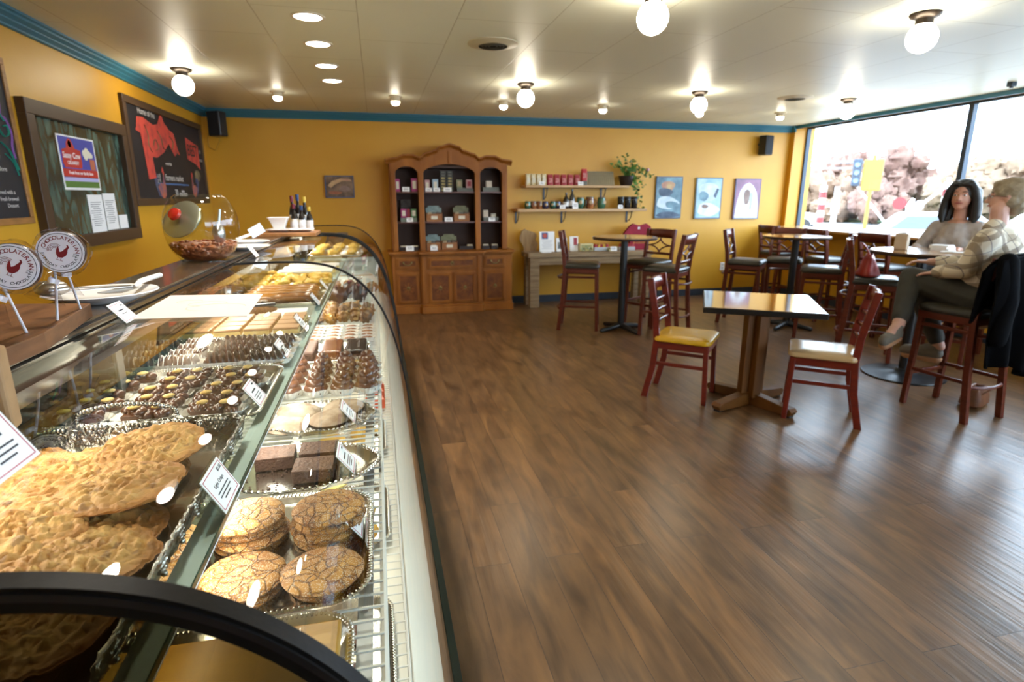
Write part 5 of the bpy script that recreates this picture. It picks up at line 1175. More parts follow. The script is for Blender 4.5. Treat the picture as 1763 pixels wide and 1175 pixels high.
# ------------------------------------------------------------ hutch
M_h = mat('walnut_hutch', 'a06220', '824a12', rough=.5, scale=5, stretch=(1, 1, .3), bump=.05, bscale=30, spec=.3)
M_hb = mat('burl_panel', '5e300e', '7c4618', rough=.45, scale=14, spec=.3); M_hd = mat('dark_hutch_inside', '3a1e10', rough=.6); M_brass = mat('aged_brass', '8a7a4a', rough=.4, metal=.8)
t = thing('hutch', 'tall carved wooden hutch with three open bays of gift boxes', 'cabinet', (.9, 7.4, 0)); OX = .9; OY = 7.4
def HB(name, m, mt=M_h, p=None, **k): return m.build(name, mt, p if p is not None else t, **k)
def hb(x0, x1, y0, y1, z0, z1): return MB().bb(x0-OX, x1-OX, y0-OY, y1-OY, z0, z1)
YBK = 7.695
# base: side bays at y 7.27, centre breakfront y 7.22
m = hb(.15, 1.69, 7.29, YBK, .10, .74); m.bb(.50-OX, 1.28-OX, 7.24-OY, 7.29-OY, .10, .74); HB('base_body', m, bevel=.004)
def octp(y0s, y0c, ex): return [(.13-ex, YBK), (.13-ex, y0s), (.48-ex, y0s), (.50-ex, y0c), (1.29+ex, y0c), (1.31+ex, y0s), (1.70+ex, y0s), (1.70+ex, YBK)]
m = MB(); P = lambda pts: [(x-OX, y-OY) for x, y in pts]
m.prism(P(octp(7.245, 7.195, .0)), 0, .09); m.prism(P(octp(7.26, 7.21, -.01)), .09, .115); HB('plinth', m, bevel=.006)
m = MB(); m.prism(P(octp(7.235, 7.185, .02)), .755, .785); m.prism(P(octp(7.26, 7.21, .0)), .735, .756); HB('base_top', m, bevel=.006)
def pull(parent, x, y, z, w=.10):
    m = MB(); m.tube([(x-w/2, y, z+.01), (x-w/2, y-.022, z+.004), (x-w/4, y-.028, z-.014), (x, y-.03, z-.018), (x+w/4, y-.028, z-.014), (x+w/2, y-.022, z+.004), (x+w/2, y, z+.01)], .005, 8)
    for s in (-1, 1): m.ell((x+s*w/2, y-.004, z+.012), (.012, .006, .014), nu=10, nv=6)
    return m.build('bail_handle', M_brass, parent)
def ringpull(parent, x, y, z):
    m = MB(); m.ell((x, y-.006, z+.012), (.017, .008, .017), nu=12, nv=8); m.tube([(x+.02*math.cos(a*PI/6), y-.014, z+.02*math.sin(a*PI/6)) for a in range(12)], .0035, 6, closed=True); return m.build('ring_pull', M_brass, parent)
def panel(name, x0, x1, z0, z1, y, kind):
    m = hb(x0, x1, y-.018, y+.002, z0, z1); d = m.build(name, M_h, t, bevel=.004)
    m = MB(); w = .022
    for a, b, c, e in ((x0+.018, x1-.018, z1-.018-w, z1-.018), (x0+.018, x1-.018, z0+.018, z0+.018+w), (x0+.018, x0+.018+w, z0+.018, z1-.018), (x1-.018-w, x1-.018, z0+.018, z1-.018)): m.bb(a-OX, b-OX, y-.026-OY, y-.018-OY, c, e)
    m.build('moulding', M_h, d, bevel=.003)
    hb(x0+.04, x1-.04, y-.021, y-.017, z0+.04, z1-.04).build('burl_inlay', M_hb, d, bevel=.002)
    if kind == 'door': 
        cx, cz = (x0+x1)/2-OX, (z0+z1)/2; m = MB(); X = frame((cx, y-.0215-OY, cz), (1, 0, 0), (0, 0, 1))
        for k in range(4): m.box((0, 0, 0), ((x1-x0)*.5, .006, .0012), X=X @ Matrix.Rotation(PI/4+PI/2*k*.5, 4, 'Z'))
        m.build('sunburst_inlay', M_h, d); ringpull(d, cx, y-.022-OY, cz)
    elif kind == 'bail': pull(d, (x0+x1)/2-OX, y-.022-OY, (z0+z1)/2)
    else: ringpull(d, (x0+x1)/2-OX, y-.022-OY, (z0+z1)/2)
    return d
panel('drawer', .20, .48, .565, .71, 7.29, 'bail'); panel('drawer', .59, 1.20, .565, .71, 7.24, 'knob'); panel('drawer', 1.31, 1.60, .565, .71, 7.29, 'bail')
panel('door', .20, .48, .125, .52, 7.29, 'door'); panel('door', .59, .885, .125, .52, 7.24, 'door'); panel('door', .905, 1.20, .125, .52, 7.24, 'door'); panel('door', 1.31, 1.60, .125, .52, 7.29, 'door')
for x in (.535, 1.245): 
    m = hb(x-.022, x+.022, 7.226, 7.24, .12, .73); HB('pilaster', m, bevel=.006)
# upper cabinet
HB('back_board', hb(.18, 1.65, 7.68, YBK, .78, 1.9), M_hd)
HB('upper_side', hb(.17, .20, 7.38, YBK, .785, 1.84), bevel=.003); HB('upper_side', hb(1.62, 1.65, 7.38, YBK, .785, 1.84), bevel=.003)
for x0, x1 in ((.185, .245), (.515, .585), (1.225, 1.295), (1.575, 1.635)): 
    HB('post', hb(x0, x1, 7.365, 7.39, .785, 1.80), bevel=.008)
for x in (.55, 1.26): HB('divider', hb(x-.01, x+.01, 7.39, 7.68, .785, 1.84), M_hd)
for z in (1.145, 1.515): HB('shelf', hb(.20, 1.62, 7.40, 7.68, z-.018, z), mat('red_brown_shelf', '5a2a18', rough=.35), bevel=.002)
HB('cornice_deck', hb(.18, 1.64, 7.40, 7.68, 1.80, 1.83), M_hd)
def topz(x):
    """serpentine cornice line"""
    K = [(.13, 1.87), (.24, 1.885), (.36, 1.925), (.46, 1.925), (.545, 1.90), (.62, 1.95), (.75, 1.985), (.80, 2.03), (.915, 2.06), (1.03, 2.03), (1.08, 1.985), (1.21, 1.95), (1.285, 1.90), (1.37, 1.925), (1.47, 1.925), (1.59, 1.885), (1.70, 1.87)]
    for (a, za), (b, zb) in zip(K, K[1:]):
        if a <= x <= b: u = (x-a)/(b-a); u = u*u*(3-2*u) if abs(zb-za) > .02 else u; return za+(zb-za)*u
    return K[-1][1]
def lowz(x):
    for a, b, h in ((.245, .515, .075), (.585, 1.225, .105), (1.295, 1.575, .075)):
        if a <= x <= b: u = (x-a)/(b-a); return 1.74+h*math.sin(PI*u)**.55
    return 1.74
N_ = 120; xs = [.185+(1.635-.185)*i/N_ for i in range(N_+1)]
m = MB(); vs = []
for y in (7.362, 7.39): vs += [(x-OX, y-OY, lowz(x)) for x in xs]+[(x-OX, y-OY, topz(x)-.02) for x in xs]
n = N_+1; fs = []
for i in range(N_): fs += [(i, i+1, n+i+1, n+i), (2*n+i+1, 2*n+i, 3*n+i, 3*n+i+1), (i+1, i, 2*n+i, 2*n+i+1)]
m.add(vs, fs); HB('arched_fascia', m)
xs2 = [.13+(1.70-.13)*i/N_ for i in range(N_+1)]; m = MB(); prof = [(0, -.035), (-.012, -.03), (-.018, -.012), (-.034, -.004), (-.05, .012), (-.05, .03), (0, .03)]
vs = []
for x in xs2: vs += [(x-OX, 7.375+p-OY, topz(x)+q) for p, q in prof]+[(x-OX, 7.68-OY, topz(x)+.03)]
k_ = len(prof)+1; m.add(vs, [(i*k_+j, i*k_+j+1, (i+1)*k_+j+1, (i+1)*k_+j) for i in range(N_) for j in range(k_-1)]+[tuple(range(k_)), tuple(N_*k_+j for j in range(k_))[::-1]], False); HB('crown_moulding', m)
m = hb(.895, .935, 7.352, 7.366, 1.855, 2.0); HB('keystone', m, bevel=.006)
# goods in the hutch
cm = lambda n, c, c2=None, **k: mat(n, c, c2, rough=k.get('rough', .55), scale=k.get('scale', 40))
def gbox(lb, x, z, w, h, mt, d=.05, y=7.45, cat='box', band=None, face=None, grp=None, rz=0):
    t = thing('gift_box', lb, cat, (x, y, z), rz, grp); MB().box((0, 0, h/2), (w, d, h)).build('carton', mt, t, bevel=.002)
    if face: MB().box((0, -d/2-.0008, h*.5), (w*.6, .0016, h*.6)).build('label_panel', face, t)
    if band: MB().box((0, 0, h*.5), (w+.002, d+.002, h*.18)).build('band', band, t)
    return t
def tcard(lb, x, z, w=.07, h=.045, y=7.42, tilt=.25):
    t = thing('shelf_card', lb, 'sign', (x, y, z), 0, 'small white shelf cards')
    MB().box((0, 0, h/2), (w, .002, h), X=Matrix.Rotation(-tilt, 4, 'X')).build('card', M_white, t); m = MB(); X = Matrix.Rotation(-tilt, 4, 'X')
    for k in range(2): m.box((0, -.0015, h*(.65-.25*k)), (w*.6, .0006, h*.08), X=X)
    m.build('print', M_ink, t); MB().box((0, .012, .0015), (w, .024, .003)).build('foot', M_white, t); return t
C_pink = cm('magenta_box', 'a0306a'); C_cream = cm('cream_label', 'd8cfb8'); C_gray = cm('grey_tin', '5c5c54'); C_kr = cm('kraft_caddy', '9a6230', '8a5428'); C_bl = cm('pale_blue_box', '9ab0c0'); C_pk = cm('pale_pink_box', 'b88a88'); C_ol = cm('olive_card', '6a6a4c', '7a7a5c'); C_bg = cm('blue_grey_card', '6a7a78', '7c8c88'); C_gr = cm('green_box', '4c7a44'); C_dk = cm('dark_chocolate_box', '2a1a18'); C_gl = cm('gold_box', 'a89860', '8c7c48'); C_rd = cm('red_band', '8c2430'); C_tn = cm('tan_box', '9c8a68')
Z1, Z2, Z3 = 1.516, 1.146, .786
gbox('magenta framed box at the left end of the top hutch shelf', .27, Z1, .055, .15, C_pink, face=C_cream); gbox('magenta framed box, right one in the left bay of the top shelf', .475, Z1, .075, .16, C_pink, face=C_cream)
tcard('white card between the magenta boxes', .37, Z1, .09, .055)
for c in range(2):
    for r in range(7):
        gbox('small gold and black box, %s column, %s from the bottom of the stack' % (['left', 'right'][c], ['first', 'second', 'third', 'fourth', 'fifth', 'sixth', 'topmost'][r]), .835+.085*c, Z1+.002+r*.036, .078, .034, cm('black_carton', '2c2a24'), face=(C_gl if r < 5 else C_gray), grp='small gold boxes stacked in the hutch')
gbox('pale pink box at the left of the centre bay, top shelf', .635, Z1, .06, .14, C_pk, face=C_cream); gbox('pale blue box beside the gold box stack', .735, Z1, .07, .15, C_bl, face=C_cream)
tcard('white card in front of the pale pink box', .65, Z1, .08, .045, 7.41); tcard('white card in front of the pale blue box', .75, Z1, .08, .045, 7.41); tcard('white card in front of the gold box stack', .885, Z1, .10, .05, 7.41)
gbox('grey tin tray under two small packets on the top shelf', 1.11, Z1, .21, .045, C_gray, .08); gbox('olive packet standing in the grey tin tray', 1.04, Z1+.046, .075, .10, C_ol, .03, face=C_tn); gbox('rust pink packet standing in the grey tin tray', 1.165, Z1+.046, .075, .10, C_pk, .03, face=C_rd)
gbox('wide grey tin in the right bay, top shelf', 1.44, Z1, .21, .055, C_gray, .09)
for k in range(3): gbox('cream bar with a red band, %s of three on the wide grey tin' % ['bottom', 'middle', 'top'][k], 1.42, Z1+.056+.026*k, .075, .024, C_cream, .05, band=C_rd)
# middle shelf
t2 = thing('picture_stand', 'dark picture easel at the back of the left bay, middle shelf', 'stand', (.37, 7.62, Z2)); MB().box((0, 0, .17), (.13, .01, .2)).build('panel', cm('dim_panel', '4a4038', '2c241e', scale=15), t2)
for i, (x, mt, lb) in enumerate([(.33, C_pink, 'magenta packet in the left bay, middle shelf'), (.39, C_rd, 'red packet between magenta and green packets'), (.455, C_gr, 'green packet in the left bay, middle shelf')]): gbox(lb, x, Z2+.05, .07 if i != 1 else .035, .11, mt, .03, face=C_cream if i != 1 else None)
gbox('grey green tray under the three packets', .39, Z2, .20, .048, cm('grey_green_tray', '6a7464'), .08); tcard('white card in front of the grey green tray', .40, Z2, .08, .055, 7.40)
def caddy(lb, x, z, w, mt):
    t = thing('card_caddy', lb, 'display box', (x, 7.47, z), 0, 'kraft display caddies in the hutch')
    m = MB(); m.bb(-w/2, w/2, -.05, -.042, 0, .095); m.bb(-w/2, w/2, .05, .058, 0, .12); m.bb(-w/2, -w/2+.006, -.045, .055, 0, .11); m.bb(w/2-.006, w/2, -.045, .055, 0, .11); m.bb(-w/2, w/2, -.045, .055, 0, .01); m.build('carton', C_kr, t)
    m = MB(); X = frame((0, .045, 0), (1, 0, 0), (0, 0, 1)); m.prism([(-w/2, .09), (w/2, .09), (w/2, .17), (w*.38, .17), (w*.32, .195), (-w*.32, .195), (-w*.38, .17), (-w/2, .17)], 0, .006, X=X); m.build('header', mt, t)
    for k in range(3): MB().box((-w*.28+w*.28*k, -.0, .075), (w*.24, .06, .08)).build('packet', [C_tn, C_gray, cm('brown_packet', '5a4434')][k], t)
    MB().box((0, -.051, .05), (w*.4, .002, .04)).build('front_label', C_cream, t); return t
caddy('kraft caddy with a blue grey header on the middle shelf, left', .71, Z2, .20, C_bg); caddy('kraft caddy with an olive header on the middle shelf, right', 1.06, Z2, .20, C_ol); tcard('white card between the two middle shelf caddies', .89, Z2, .10, .055, 7.41)
caddy('kraft caddy with a blue grey header on the bottom level, left', .69, Z3, .18, C_bg); caddy('kraft caddy with an olive header on the bottom level, right', .895, Z3, .20, C_ol); tcard('white card before the bottom left caddy', .69, Z3, .09, .055, 7.39)
gbox('dark tray with two stacks in the right bay, middle shelf', 1.44, Z2, .20, .05, C_gray, .08)
for k in range(4): gbox('cream bar with a red band, %s of the taller stack' % ['bottom', 'second', 'third', 'top'][k], 1.375, Z2+.051+.022*k, .065, .02, C_cream, .05, band=C_rd)
for k in range(2): gbox('cream bar, %s of the short stack in the right bay' % ['lower', 'upper'][k], 1.475, Z2+.051+.022*k, .065, .02, C_cream, .05, band=C_dk)
tcard('white card in front of the right bay tray', 1.45, Z2, .085, .055, 7.40)
for i, (x, z, lb) in enumerate([(.31, 0, 'dark box at the bottom of the left bay'), (.45, 0, 'second dark box at the bottom of the left bay'), (1.07, 0, 'flat dark box at the bottom of the centre bay'), (1.16, 0, 'flat dark box at the right of the centre bay bottom'), (1.37, 0, 'dark box at the bottom of the right bay'), (1.49, 0, 'second dark box at the bottom of the right bay')]):
    gbox(lb, x, Z3, .10, .045, C_dk, .08, y=7.47, grp='flat dark boxes at the hutch bottom'); 
    if i != 2: tag(MB().box((x, 7.45, Z3+.054), (.075, .05, .016)).build('chocolate_bar', C_cream, bevel=.002), 'cream wrapped bar on the %s' % lb, 'candy', 'cream bars on the dark boxes')
tcard('white card at the bottom of the left bay', .385, Z3, .10, .065, 7.39)

# ------------------------------------------------------------ wall shelves
M_sh = mat('pine_shelf', 'c8a070', 'b48c5c', rough=.5, scale=6, stretch=(.4, 1, 6))
def wshelf(lb, x0, x1, z, xs, th):
    t = thing('wall_shelf', lb, 'shelf', ((x0+x1)/2, YB, z)); o = (x0+x1)/2
    MB().bb(x0-o, x1-o, -.27, -.001, -th, 0).build('board', M_sh, t, bevel=.003)
    for x in xs:
        m = MB(); m.bar((x-o, -.006, -th-.16), (x-o, -.006, -th), .024, .008, up=(0, 1, 0)); m.bar((x-o, -.19, -th-.005), (x-o, -.004, -th-.005), .022, .008)
        P = [(x-o, -.012-.16*math.sin(a*PI/12)**1, -th-.145+.14*(1-math.cos(a*PI/12))) for a in range(7)]; m.tube(P, .006, 6); m.build('bracket', M_black, t)
wshelf('upper wooden wall shelf on black brackets', 1.91, 3.36, 1.60, (2.23, 3.06), .03)
wshelf('lower and longer wooden wall shelf on black brackets', 1.80, 3.64, 1.295, (1.84, 2.49, 3.46), .035)
YS = 7.55; ZU, ZL = 1.60, 1.295
C_wb = cm('white_gold_bag', 'e6dcc0', 'c8b070', scale=25); C_rb = cm('red_coffee_bag', '8e1c24', 'a83038', scale=25)
def bag(lb, x, z, w, h, mt, grp, face=None):
    t = thing('coffee_bag', lb, 'bag', (x, YS, z), 0, grp)
    def fn(u, v): a = 2*PI*u; k = 1-.55*max(0, v-.55)/.45; c, s = math.cos(a), math.sin(a); e = 1/(abs(c)**5+abs(s)**5)**.2; return (w/2*c*e*(1-.04*v), .03*s*e*k, h*v)
    m = MB(); m.sheet(fn, 28, 8); m.build('pouch', mt, t); m = MB(); m.bb(-w*.46, w*.46, -.008, .008, h*.97, h*1.0); m.build('folded_top', mt, t)
    MB().box((0, -.031, h*.45), (w*.62, .003, h*.42)).build('label', face or C_cream, t); return t
for k in range(4): bag('white and gold bag, %s on the upper wall shelf' % ['leftmost', 'second', 'third', 'fourth from the left'][k], 1.965+.072*k, ZU, .062, .145, C_wb, 'white bags on the upper wall shelf')
for k in range(5): bag('red coffee bag, %s of five on the upper wall shelf' % ['leftmost', 'second', 'third', 'fourth', 'rightmost'][k], 2.27+.094*k, ZU, .082, .14, C_rb, 'red coffee bags on the upper wall shelf', cm('pink_label', 'c88a80', 'a04040', scale=30))
bag('taller bright red bag set up high beside the woven rack', 2.745, ZU+.06, .08, .155, cm('bright_red_bag', 'b8282c'), None, cm('pink_label', 'c88a80')); gbox('small dark block under the tall bright red bag', 2.745, ZU, .08, .058, C_gray, .06, y=YS)
tcard('white card before the white bags', 2.14, ZU, .075, .05, 7.48); tcard('white card before the red bags', 2.68, ZU, .075, .05, 7.48)
t = thing('chocolate_rack', 'wide woven metal rack leaning on the upper wall shelf', 'basket', (3.0, 7.57, ZU)); X = Matrix.Rotation(-.35, 4, 'X')
MB().box((0, .0, .10), (.40, .004, .20), X=X).build('backing', cm('dark_backing', '5a4c34'), t)
m = MB()
for r in range(8):
    for c in range(14): m.box((-.186+.0286*c, -.006, .014+.0246*r), (.022, .008, .018), X=X)
m.build('foil_squares', mat('foil', 'b8ad90', rough=.3, metal=.6), t)
# plant
t = thing('potted_ivy', 'trailing green ivy in a dark pot at the end of the upper shelf', 'plant', (3.37, 7.57, ZU)); 
MB().lathe([(0, 0), (.075, 0), (.11, .12), (.112, .13), (.10, .13), (.09, .115), (0, .11)], n=28).build('pot', mat('dark_pot', '2a1f1a', rough=.3), t)
rnd = random.Random(11); M_leaf = mat('ivy_leaf', '2f5a22', '5c8a34', rough=.4, scale=9); st = MB(); lf = MB()
def leaf(m, p, s, d):
    d = Vector(d).normalized(); up = Vector((rnd.uniform(-.5, .5), rnd.uniform(-1, -.2), rnd.uniform(.1, 1))).normalized(); X = frame(p, d, up-d*up.dot(d)+Vector((1e-4, 0, 0)))
    X = frame(p, d, d.cross(up)); m.add([(0, 0, 0), (s*.3, s*.42, .004), (s*.75, s*.3, .0), (s*1.1, 0, -.006), (s*.75, -s*.3, 0), (s*.3, -s*.42, .004), (s*.5, 0, -.004)], [(0, 6, 1), (1, 6, 2), (2, 6, 3), (3, 6, 4), (4, 6, 5), (5, 6, 0)], True, X)
vines = [((0, 0, .12), (-.14, -.02, .34)), ((0, 0, .12), (-.05, -.04, .38)), ((0, 0, .12), (.06, -.05, .34)), ((0, 0, .12), (.15, -.05, .26)), ((.02, 0, .12), (.26, -.06, .20)), ((.0, 0, .12), (-.2, -.04, .26)), ((.04, -.02, .12), (.32, -.08, .12)), ((.05, -.03, .1), (.16, -.1, -.14)), ((.06, -.02, .1), (.19, -.1, -.28)), ((.03, -.03, .1), (.08, -.12, -.04)), ((0, -.02, .12), (.1, -.06, .2)), ((0, -.02, .12), (-.1, -.06, .22)), ((.08, 0, .1), (.22, -.06, .0))]
for a, b in vines:
    a = Vector(a); b = Vector(b); P = []
    for k in range(9): u = k/8; p = a.lerp(b, u)+Vector((0, 0, .07*math.sin(PI*u)*(1 if b.z < .3 else .3))); P.append(p+Vector((rnd.uniform(-.008, .008), 0, rnd.uniform(-.008, .008))))
    st.tube(P, .0022, 5)
    for k in range(1, 9):
        for q in range(3): leaf(lf, P[k]+Vector((rnd.uniform(-.02, .02), rnd.uniform(-.02, .02), rnd.uniform(-.02, .02))), rnd.uniform(.028, .048), (rnd.uniform(-1, 1), rnd.uniform(-1, .3), rnd.uniform(-.9, .4)))
st.build('stems', mat('ivy_stem', '4a6a2a', rough=.6), t); lf.build('leaves', M_leaf, t)
m = MB(); m.ell((.27, -.09, .21), (.02, .02, .02), nu=10, nv=6, wob=.4); m.build('pink_blossom', mat('pink_petals', 'd0a0b0', rough=.6), t)
# mugs and bottles on the lower shelf
gz = [('glaze_green', '3c6a4c', '2a4a3a'), ('glaze_rust', '5a2c1e', 'a86a3c'), ('glaze_blue', '1c2a5a', '2c1e2c')]
def mug(lb, x, h, r, mt, handle=True, grp='stoneware mugs on the lower wall shelf', y=YS):
    t = thing('stoneware_mug', lb, 'mug', (x, y, ZL), rnd.uniform(-.6, .6), grp)
    MB().lathe([(0, 0), (r*.72, 0), (r*.95, h*.25), (r, h*.55), (r*.85, h*.85), (r*.82, h), (r*.74, h), (r*.76, h*.85), (r*.8, h*.3), (0, h*.12)], n=28).build('cup', mt, t)
    MB().lathe([(r*.83, h*.86), (r*.84, h*1.005), (r*.80, h*1.005)], n=28).build('dark_rim', cm('rim_dark', '201a20', rough=.3), t)
    MB().ell((0, -r*.93, h*.55), (r*.4, r*.12, h*.18), nu=12, nv=8).build('medallion', cm('tan_medallion', 'b89a70'), t)
    if handle: MB().tube([(r*.8, 0, h*.8), (r*1.3, 0, h*.75), (r*1.45, 0, h*.5), (r*1.2, 0, h*.25), (r*.85, 0, h*.2)], r*.13, 8).build('handle', mt, t)
    return t
G = [mat(n, a, b, rough=.2, scale=12, coat=.4) for n, a, b in gz]
for k, (x, g, lb) in enumerate([(1.965, 0, 'green stoneware mug, leftmost on the lower shelf'), (2.045, 1, 'rust brown mug, second from the left'), (2.125, 1, 'brown mug, third from the left'), (2.21, 2, 'dark blue mug, fourth from the left'), (2.315, 0, 'green mug, fifth from the left'), (2.385, 2, 'blue mug behind the shelf card')]): mug(lb, x, .098, .043, G[g])
mug('larger green handled mug right of the bottles', 2.705, .15, .055, G[0]); mug('large rust brown mug in the middle of three tall ones', 2.84, .155, .062, G[1]); mug('large green mug, rightmost of three tall ones', 3.01, .15, .062, G[0])
for x, h, lb in ((2.50, .21, 'shorter black growler bottle on the lower shelf'), (2.585, .255, 'taller black growler bottle on the lower shelf')):
    t = thing('growler_bottle', lb, 'bottle', (x, YS, ZL), 0, 'black growler bottles'); MB().lathe([(0, 0), (.038, 0), (.04, .006), (.04, h*.5), (.03, h*.68), (.014, h*.8), (.013, h*.95), (.016, h*.96), (.016, h), (0, h)], n=24).build('body', M_bottle, t)
    MB().lathe([(.0405, h*.15), (.0405, h*.42)], n=24).build('label', M_white, t)
for k in range(3):
    t = thing('black_canister', 'glossy black canister, %s of three under the ivy' % ['left', 'middle', 'right'][k], 'canister', (3.295+.10*k, YS, ZL), 0, 'black canisters'); MB().lathe([(0, 0), (.042, 0), (.044, .004), (.044, .135), (0, .135)], n=28).build('body', M_bottle, t)
    MB().lathe([(.045, .125), (.046, .13), (.046, .155), (.04, .16), (0, .16)], n=28).build('lid', M_black, t)
tcard('white card before the blue mug', 2.43, ZL, .075, .05, 7.47); tcard('tall white card before the black bottles', 2.61, ZL, .08, .085, 7.47); tcard('white card before the black canisters', 3.26, ZL, .07, .05, 7.47)

# ------------------------------------------------------------ reclaimed timber table with shop goods
M_rec = mat('reclaimed_timber', 'a08868', '80684c', rough=.8, scale=7, stretch=(.4, 2, 5), bump=.4, bscale=14)
t = thing('timber_table', 'rough reclaimed timber table against the far wall', 'table', (2.8, 7.45, 0))
m = MB(); m.box((0, -.09, .70), (1.78, .17, .06)); m.build('plank', M_rec, t, bevel=.006); m = MB(); m.box((0, .09, .70), (1.80, .18, .06)); m.build('plank', M_rec, t, bevel=.006)
MB().box((0, -.14, .62), (1.66, .03, .10)).build('apron', M_rec, t, bevel=.004)
for x in (-.80, .80):
    for y in (-.12, .12): MB().box((x, y, .335), (.13, .10, .67)).build('leg', M_rec, t, bevel=.006)
YT = 7.44; ZT = .731
t = thing('wooden_cutout', 'pale wooden state shaped cutout standing on the timber table', 'ornament', (1.99, 7.55, ZT))
pts = [(-.11, .27), (-.06, .30), (-.03, .285), (.02, .27), (.07, .255), (.10, .235), (.105, .20), (.09, .16), (.125, .10), (.11, .05), (.10, .0), (-.07, .0), (-.075, .06), (-.10, .11), (-.13, .15), (-.13, .20), (-.115, .235)]
m = MB(); m.prism([(x, z) for x, z in pts], -.03, .0, X=frame((0, 0, 0), (1, 0, 0), (0, 0, 1))); m.build('plaque', mat('weathered_wood', 'a8865c', '8a6c46', rough=.7, scale=10, stretch=(5, 1, .5), bump=.3), t)
t = thing('display_sign', 'tall white sign with a blue and red emblem on the timber table', 'sign', (2.21, 7.43, ZT)); X = frame((0, 0, 0), (1, 0, 0), (0, .12, 1)); MB().box((0, .135, 0), (.21, .27, .006), X=X).build('board', M_white, t); MB().box((-.03, .215, .004), (.085, .085, .002), X=X).build('blue_square', cm('blue_square', '3a4a7a'), t)
m = MB(); m.lathe([(0, 0), (.03, 0), (.03, .001), (0, .001)], X=X @ Matrix.Translation((-.03, .215, .0055)), n=20); m.build('red_disc', cm('red_disc', 'c05040'), t)
m = MB(); [m.box((0, .15-.018*k, .0035), (.15-.02*(k % 3), .004, .0006), X=X) for k in range(7)]; m.build('print', cm('grey_print', '9a9aa0'), t)
tag(MB().box((2.16, 7.31, ZT+.008), (.13, .05, .012)).build('brochure', M_white, bevel=.001), 'white folded brochure at the left front of the timber table', 'paper')
t = thing('picture_book', 'white picture book standing beside the tall sign', 'book', (2.42, 7.45, ZT)); X = frame((0, 0, 0), (1, 0, 0), (0, .15, 1)); MB().box((0, .09, 0), (.15, .18, .02), X=X).build('cover', M_white, t); MB().box((0, .08, .011), (.11, .09, .002), X=X).build('cover_picture', cm('grey_photo', '8a8a84', '3c3c40', scale=25), t)
t = thing('recipe_book', 'narrow white and red book behind the left bar stool', 'book', (2.60, 7.46, ZT)); MB().box((0, .10, 0), (.12, .20, .02), X=X).build('cover', M_white, t); MB().box((.02, .13, .011), (.05, .10, .002), X=X).build('red_patch', C_rb, t)
t = thing('greeting_card_box', 'pale yellow box of greeting cards on the timber table', 'box', (2.76, YT, ZT)); MB().box((0, 0, .05), (.19, .08, .10)).build('tray', cm('pale_yellow', 'd8cc98'), t, bevel=.002); MB().box((0, -.041, .055), (.15, .003, .06)).build('flower_print', cm('flower_print', 'b8a060', '7a8a5a', scale=30), t)
for k, (x, lb) in enumerate([(2.98, 'clear tray of yellow and red candy packs, left one'), (3.36, 'clear tray of red candy packs, right one')]):
    t = thing('candy_tray', lb, 'tray', (x, YT, ZT), 0, 'clear candy trays'); MB().box((0, 0, .025), (.22, .10, .05)).build('tray_body', cm('pale_grey_plastic', 'b8bcc4', rough=.3), t, bevel=.003)
    for j in range(5): MB().box((-.08+.04*j, .0, .065), (.034, .07, .05), rz=.2*math.sin(j*2), ry=.2).build('candy_pack', [cm('red_pack', 'a82430'), cm('yellow_pack', 'd0a030')][(j+k) % 2 if k == 0 else 0], t)
tcard('white card between the two candy trays', 3.14, ZT, .10, .06, 7.36)
for k, (x, lb) in enumerate([(3.07, 'small glass votive left of the bar table column'), (2.70, 'small bright glass in front of the card box, left'), (2.80, 'small bright glass in front of the card box, right')]):
    t = thing('glass_votive', lb, 'candle holder', (x, 7.36, ZT), 0, 'small glass votives'); MB().lathe([(0, 0), (.024, 0), (.03, .045), (.027, .046), (.021, .006), (0, .005)], n=18).build('cup', glassmat('votive_glass', 'f0f0e0', 1.5, base=.1), t); MB().cyl((0, 0, .006), .018, .02, 14).build('wax', M_white, t)
# red shirt on a hanger form
t = thing('tee_shirt', 'red tee shirt with yellow print standing at the right end of the timber table', 'shirt', (3.56, 7.48, ZT)); M_tee = mat('crimson_cotton', '9a1c34', '861830', rough=.85, scale=9, bump=.15, bscale=60)
pts = [(-.10, .36), (-.05, .345), (0, .335), (.05, .345), (.10, .36), (.16, .32), (.23, .16), (.155, .12), (.14, .18), (.15, -.0), (-.15, -.0), (-.14, .18), (-.155, .12), (-.24, .22), (-.16, .32)]
m = MB(); m.prism([(x, z) for x, z in pts], -.025, .025, X=frame((0, 0, 0), (1, 0, 0), (0, 0, 1))); m.build('fabric', M_tee, t, bevel=.012, seg=3)
m = MB(); addtext(m, 'COFFEE', .05, frame((0, -.0265, .15), (1, 0, 0), (0, 0, 1)), bold=.001); addtext(m, '& COCOA', .04, frame((0, -.0265, .10), (1, 0, 0), (0, 0, 1))); m.build('yellow_print', cm('yellow_print', 'd8a030'), t)
MB().box((-.02, -.027, .30), (.03, .003, .03)).build('white_tag', M_white, t)
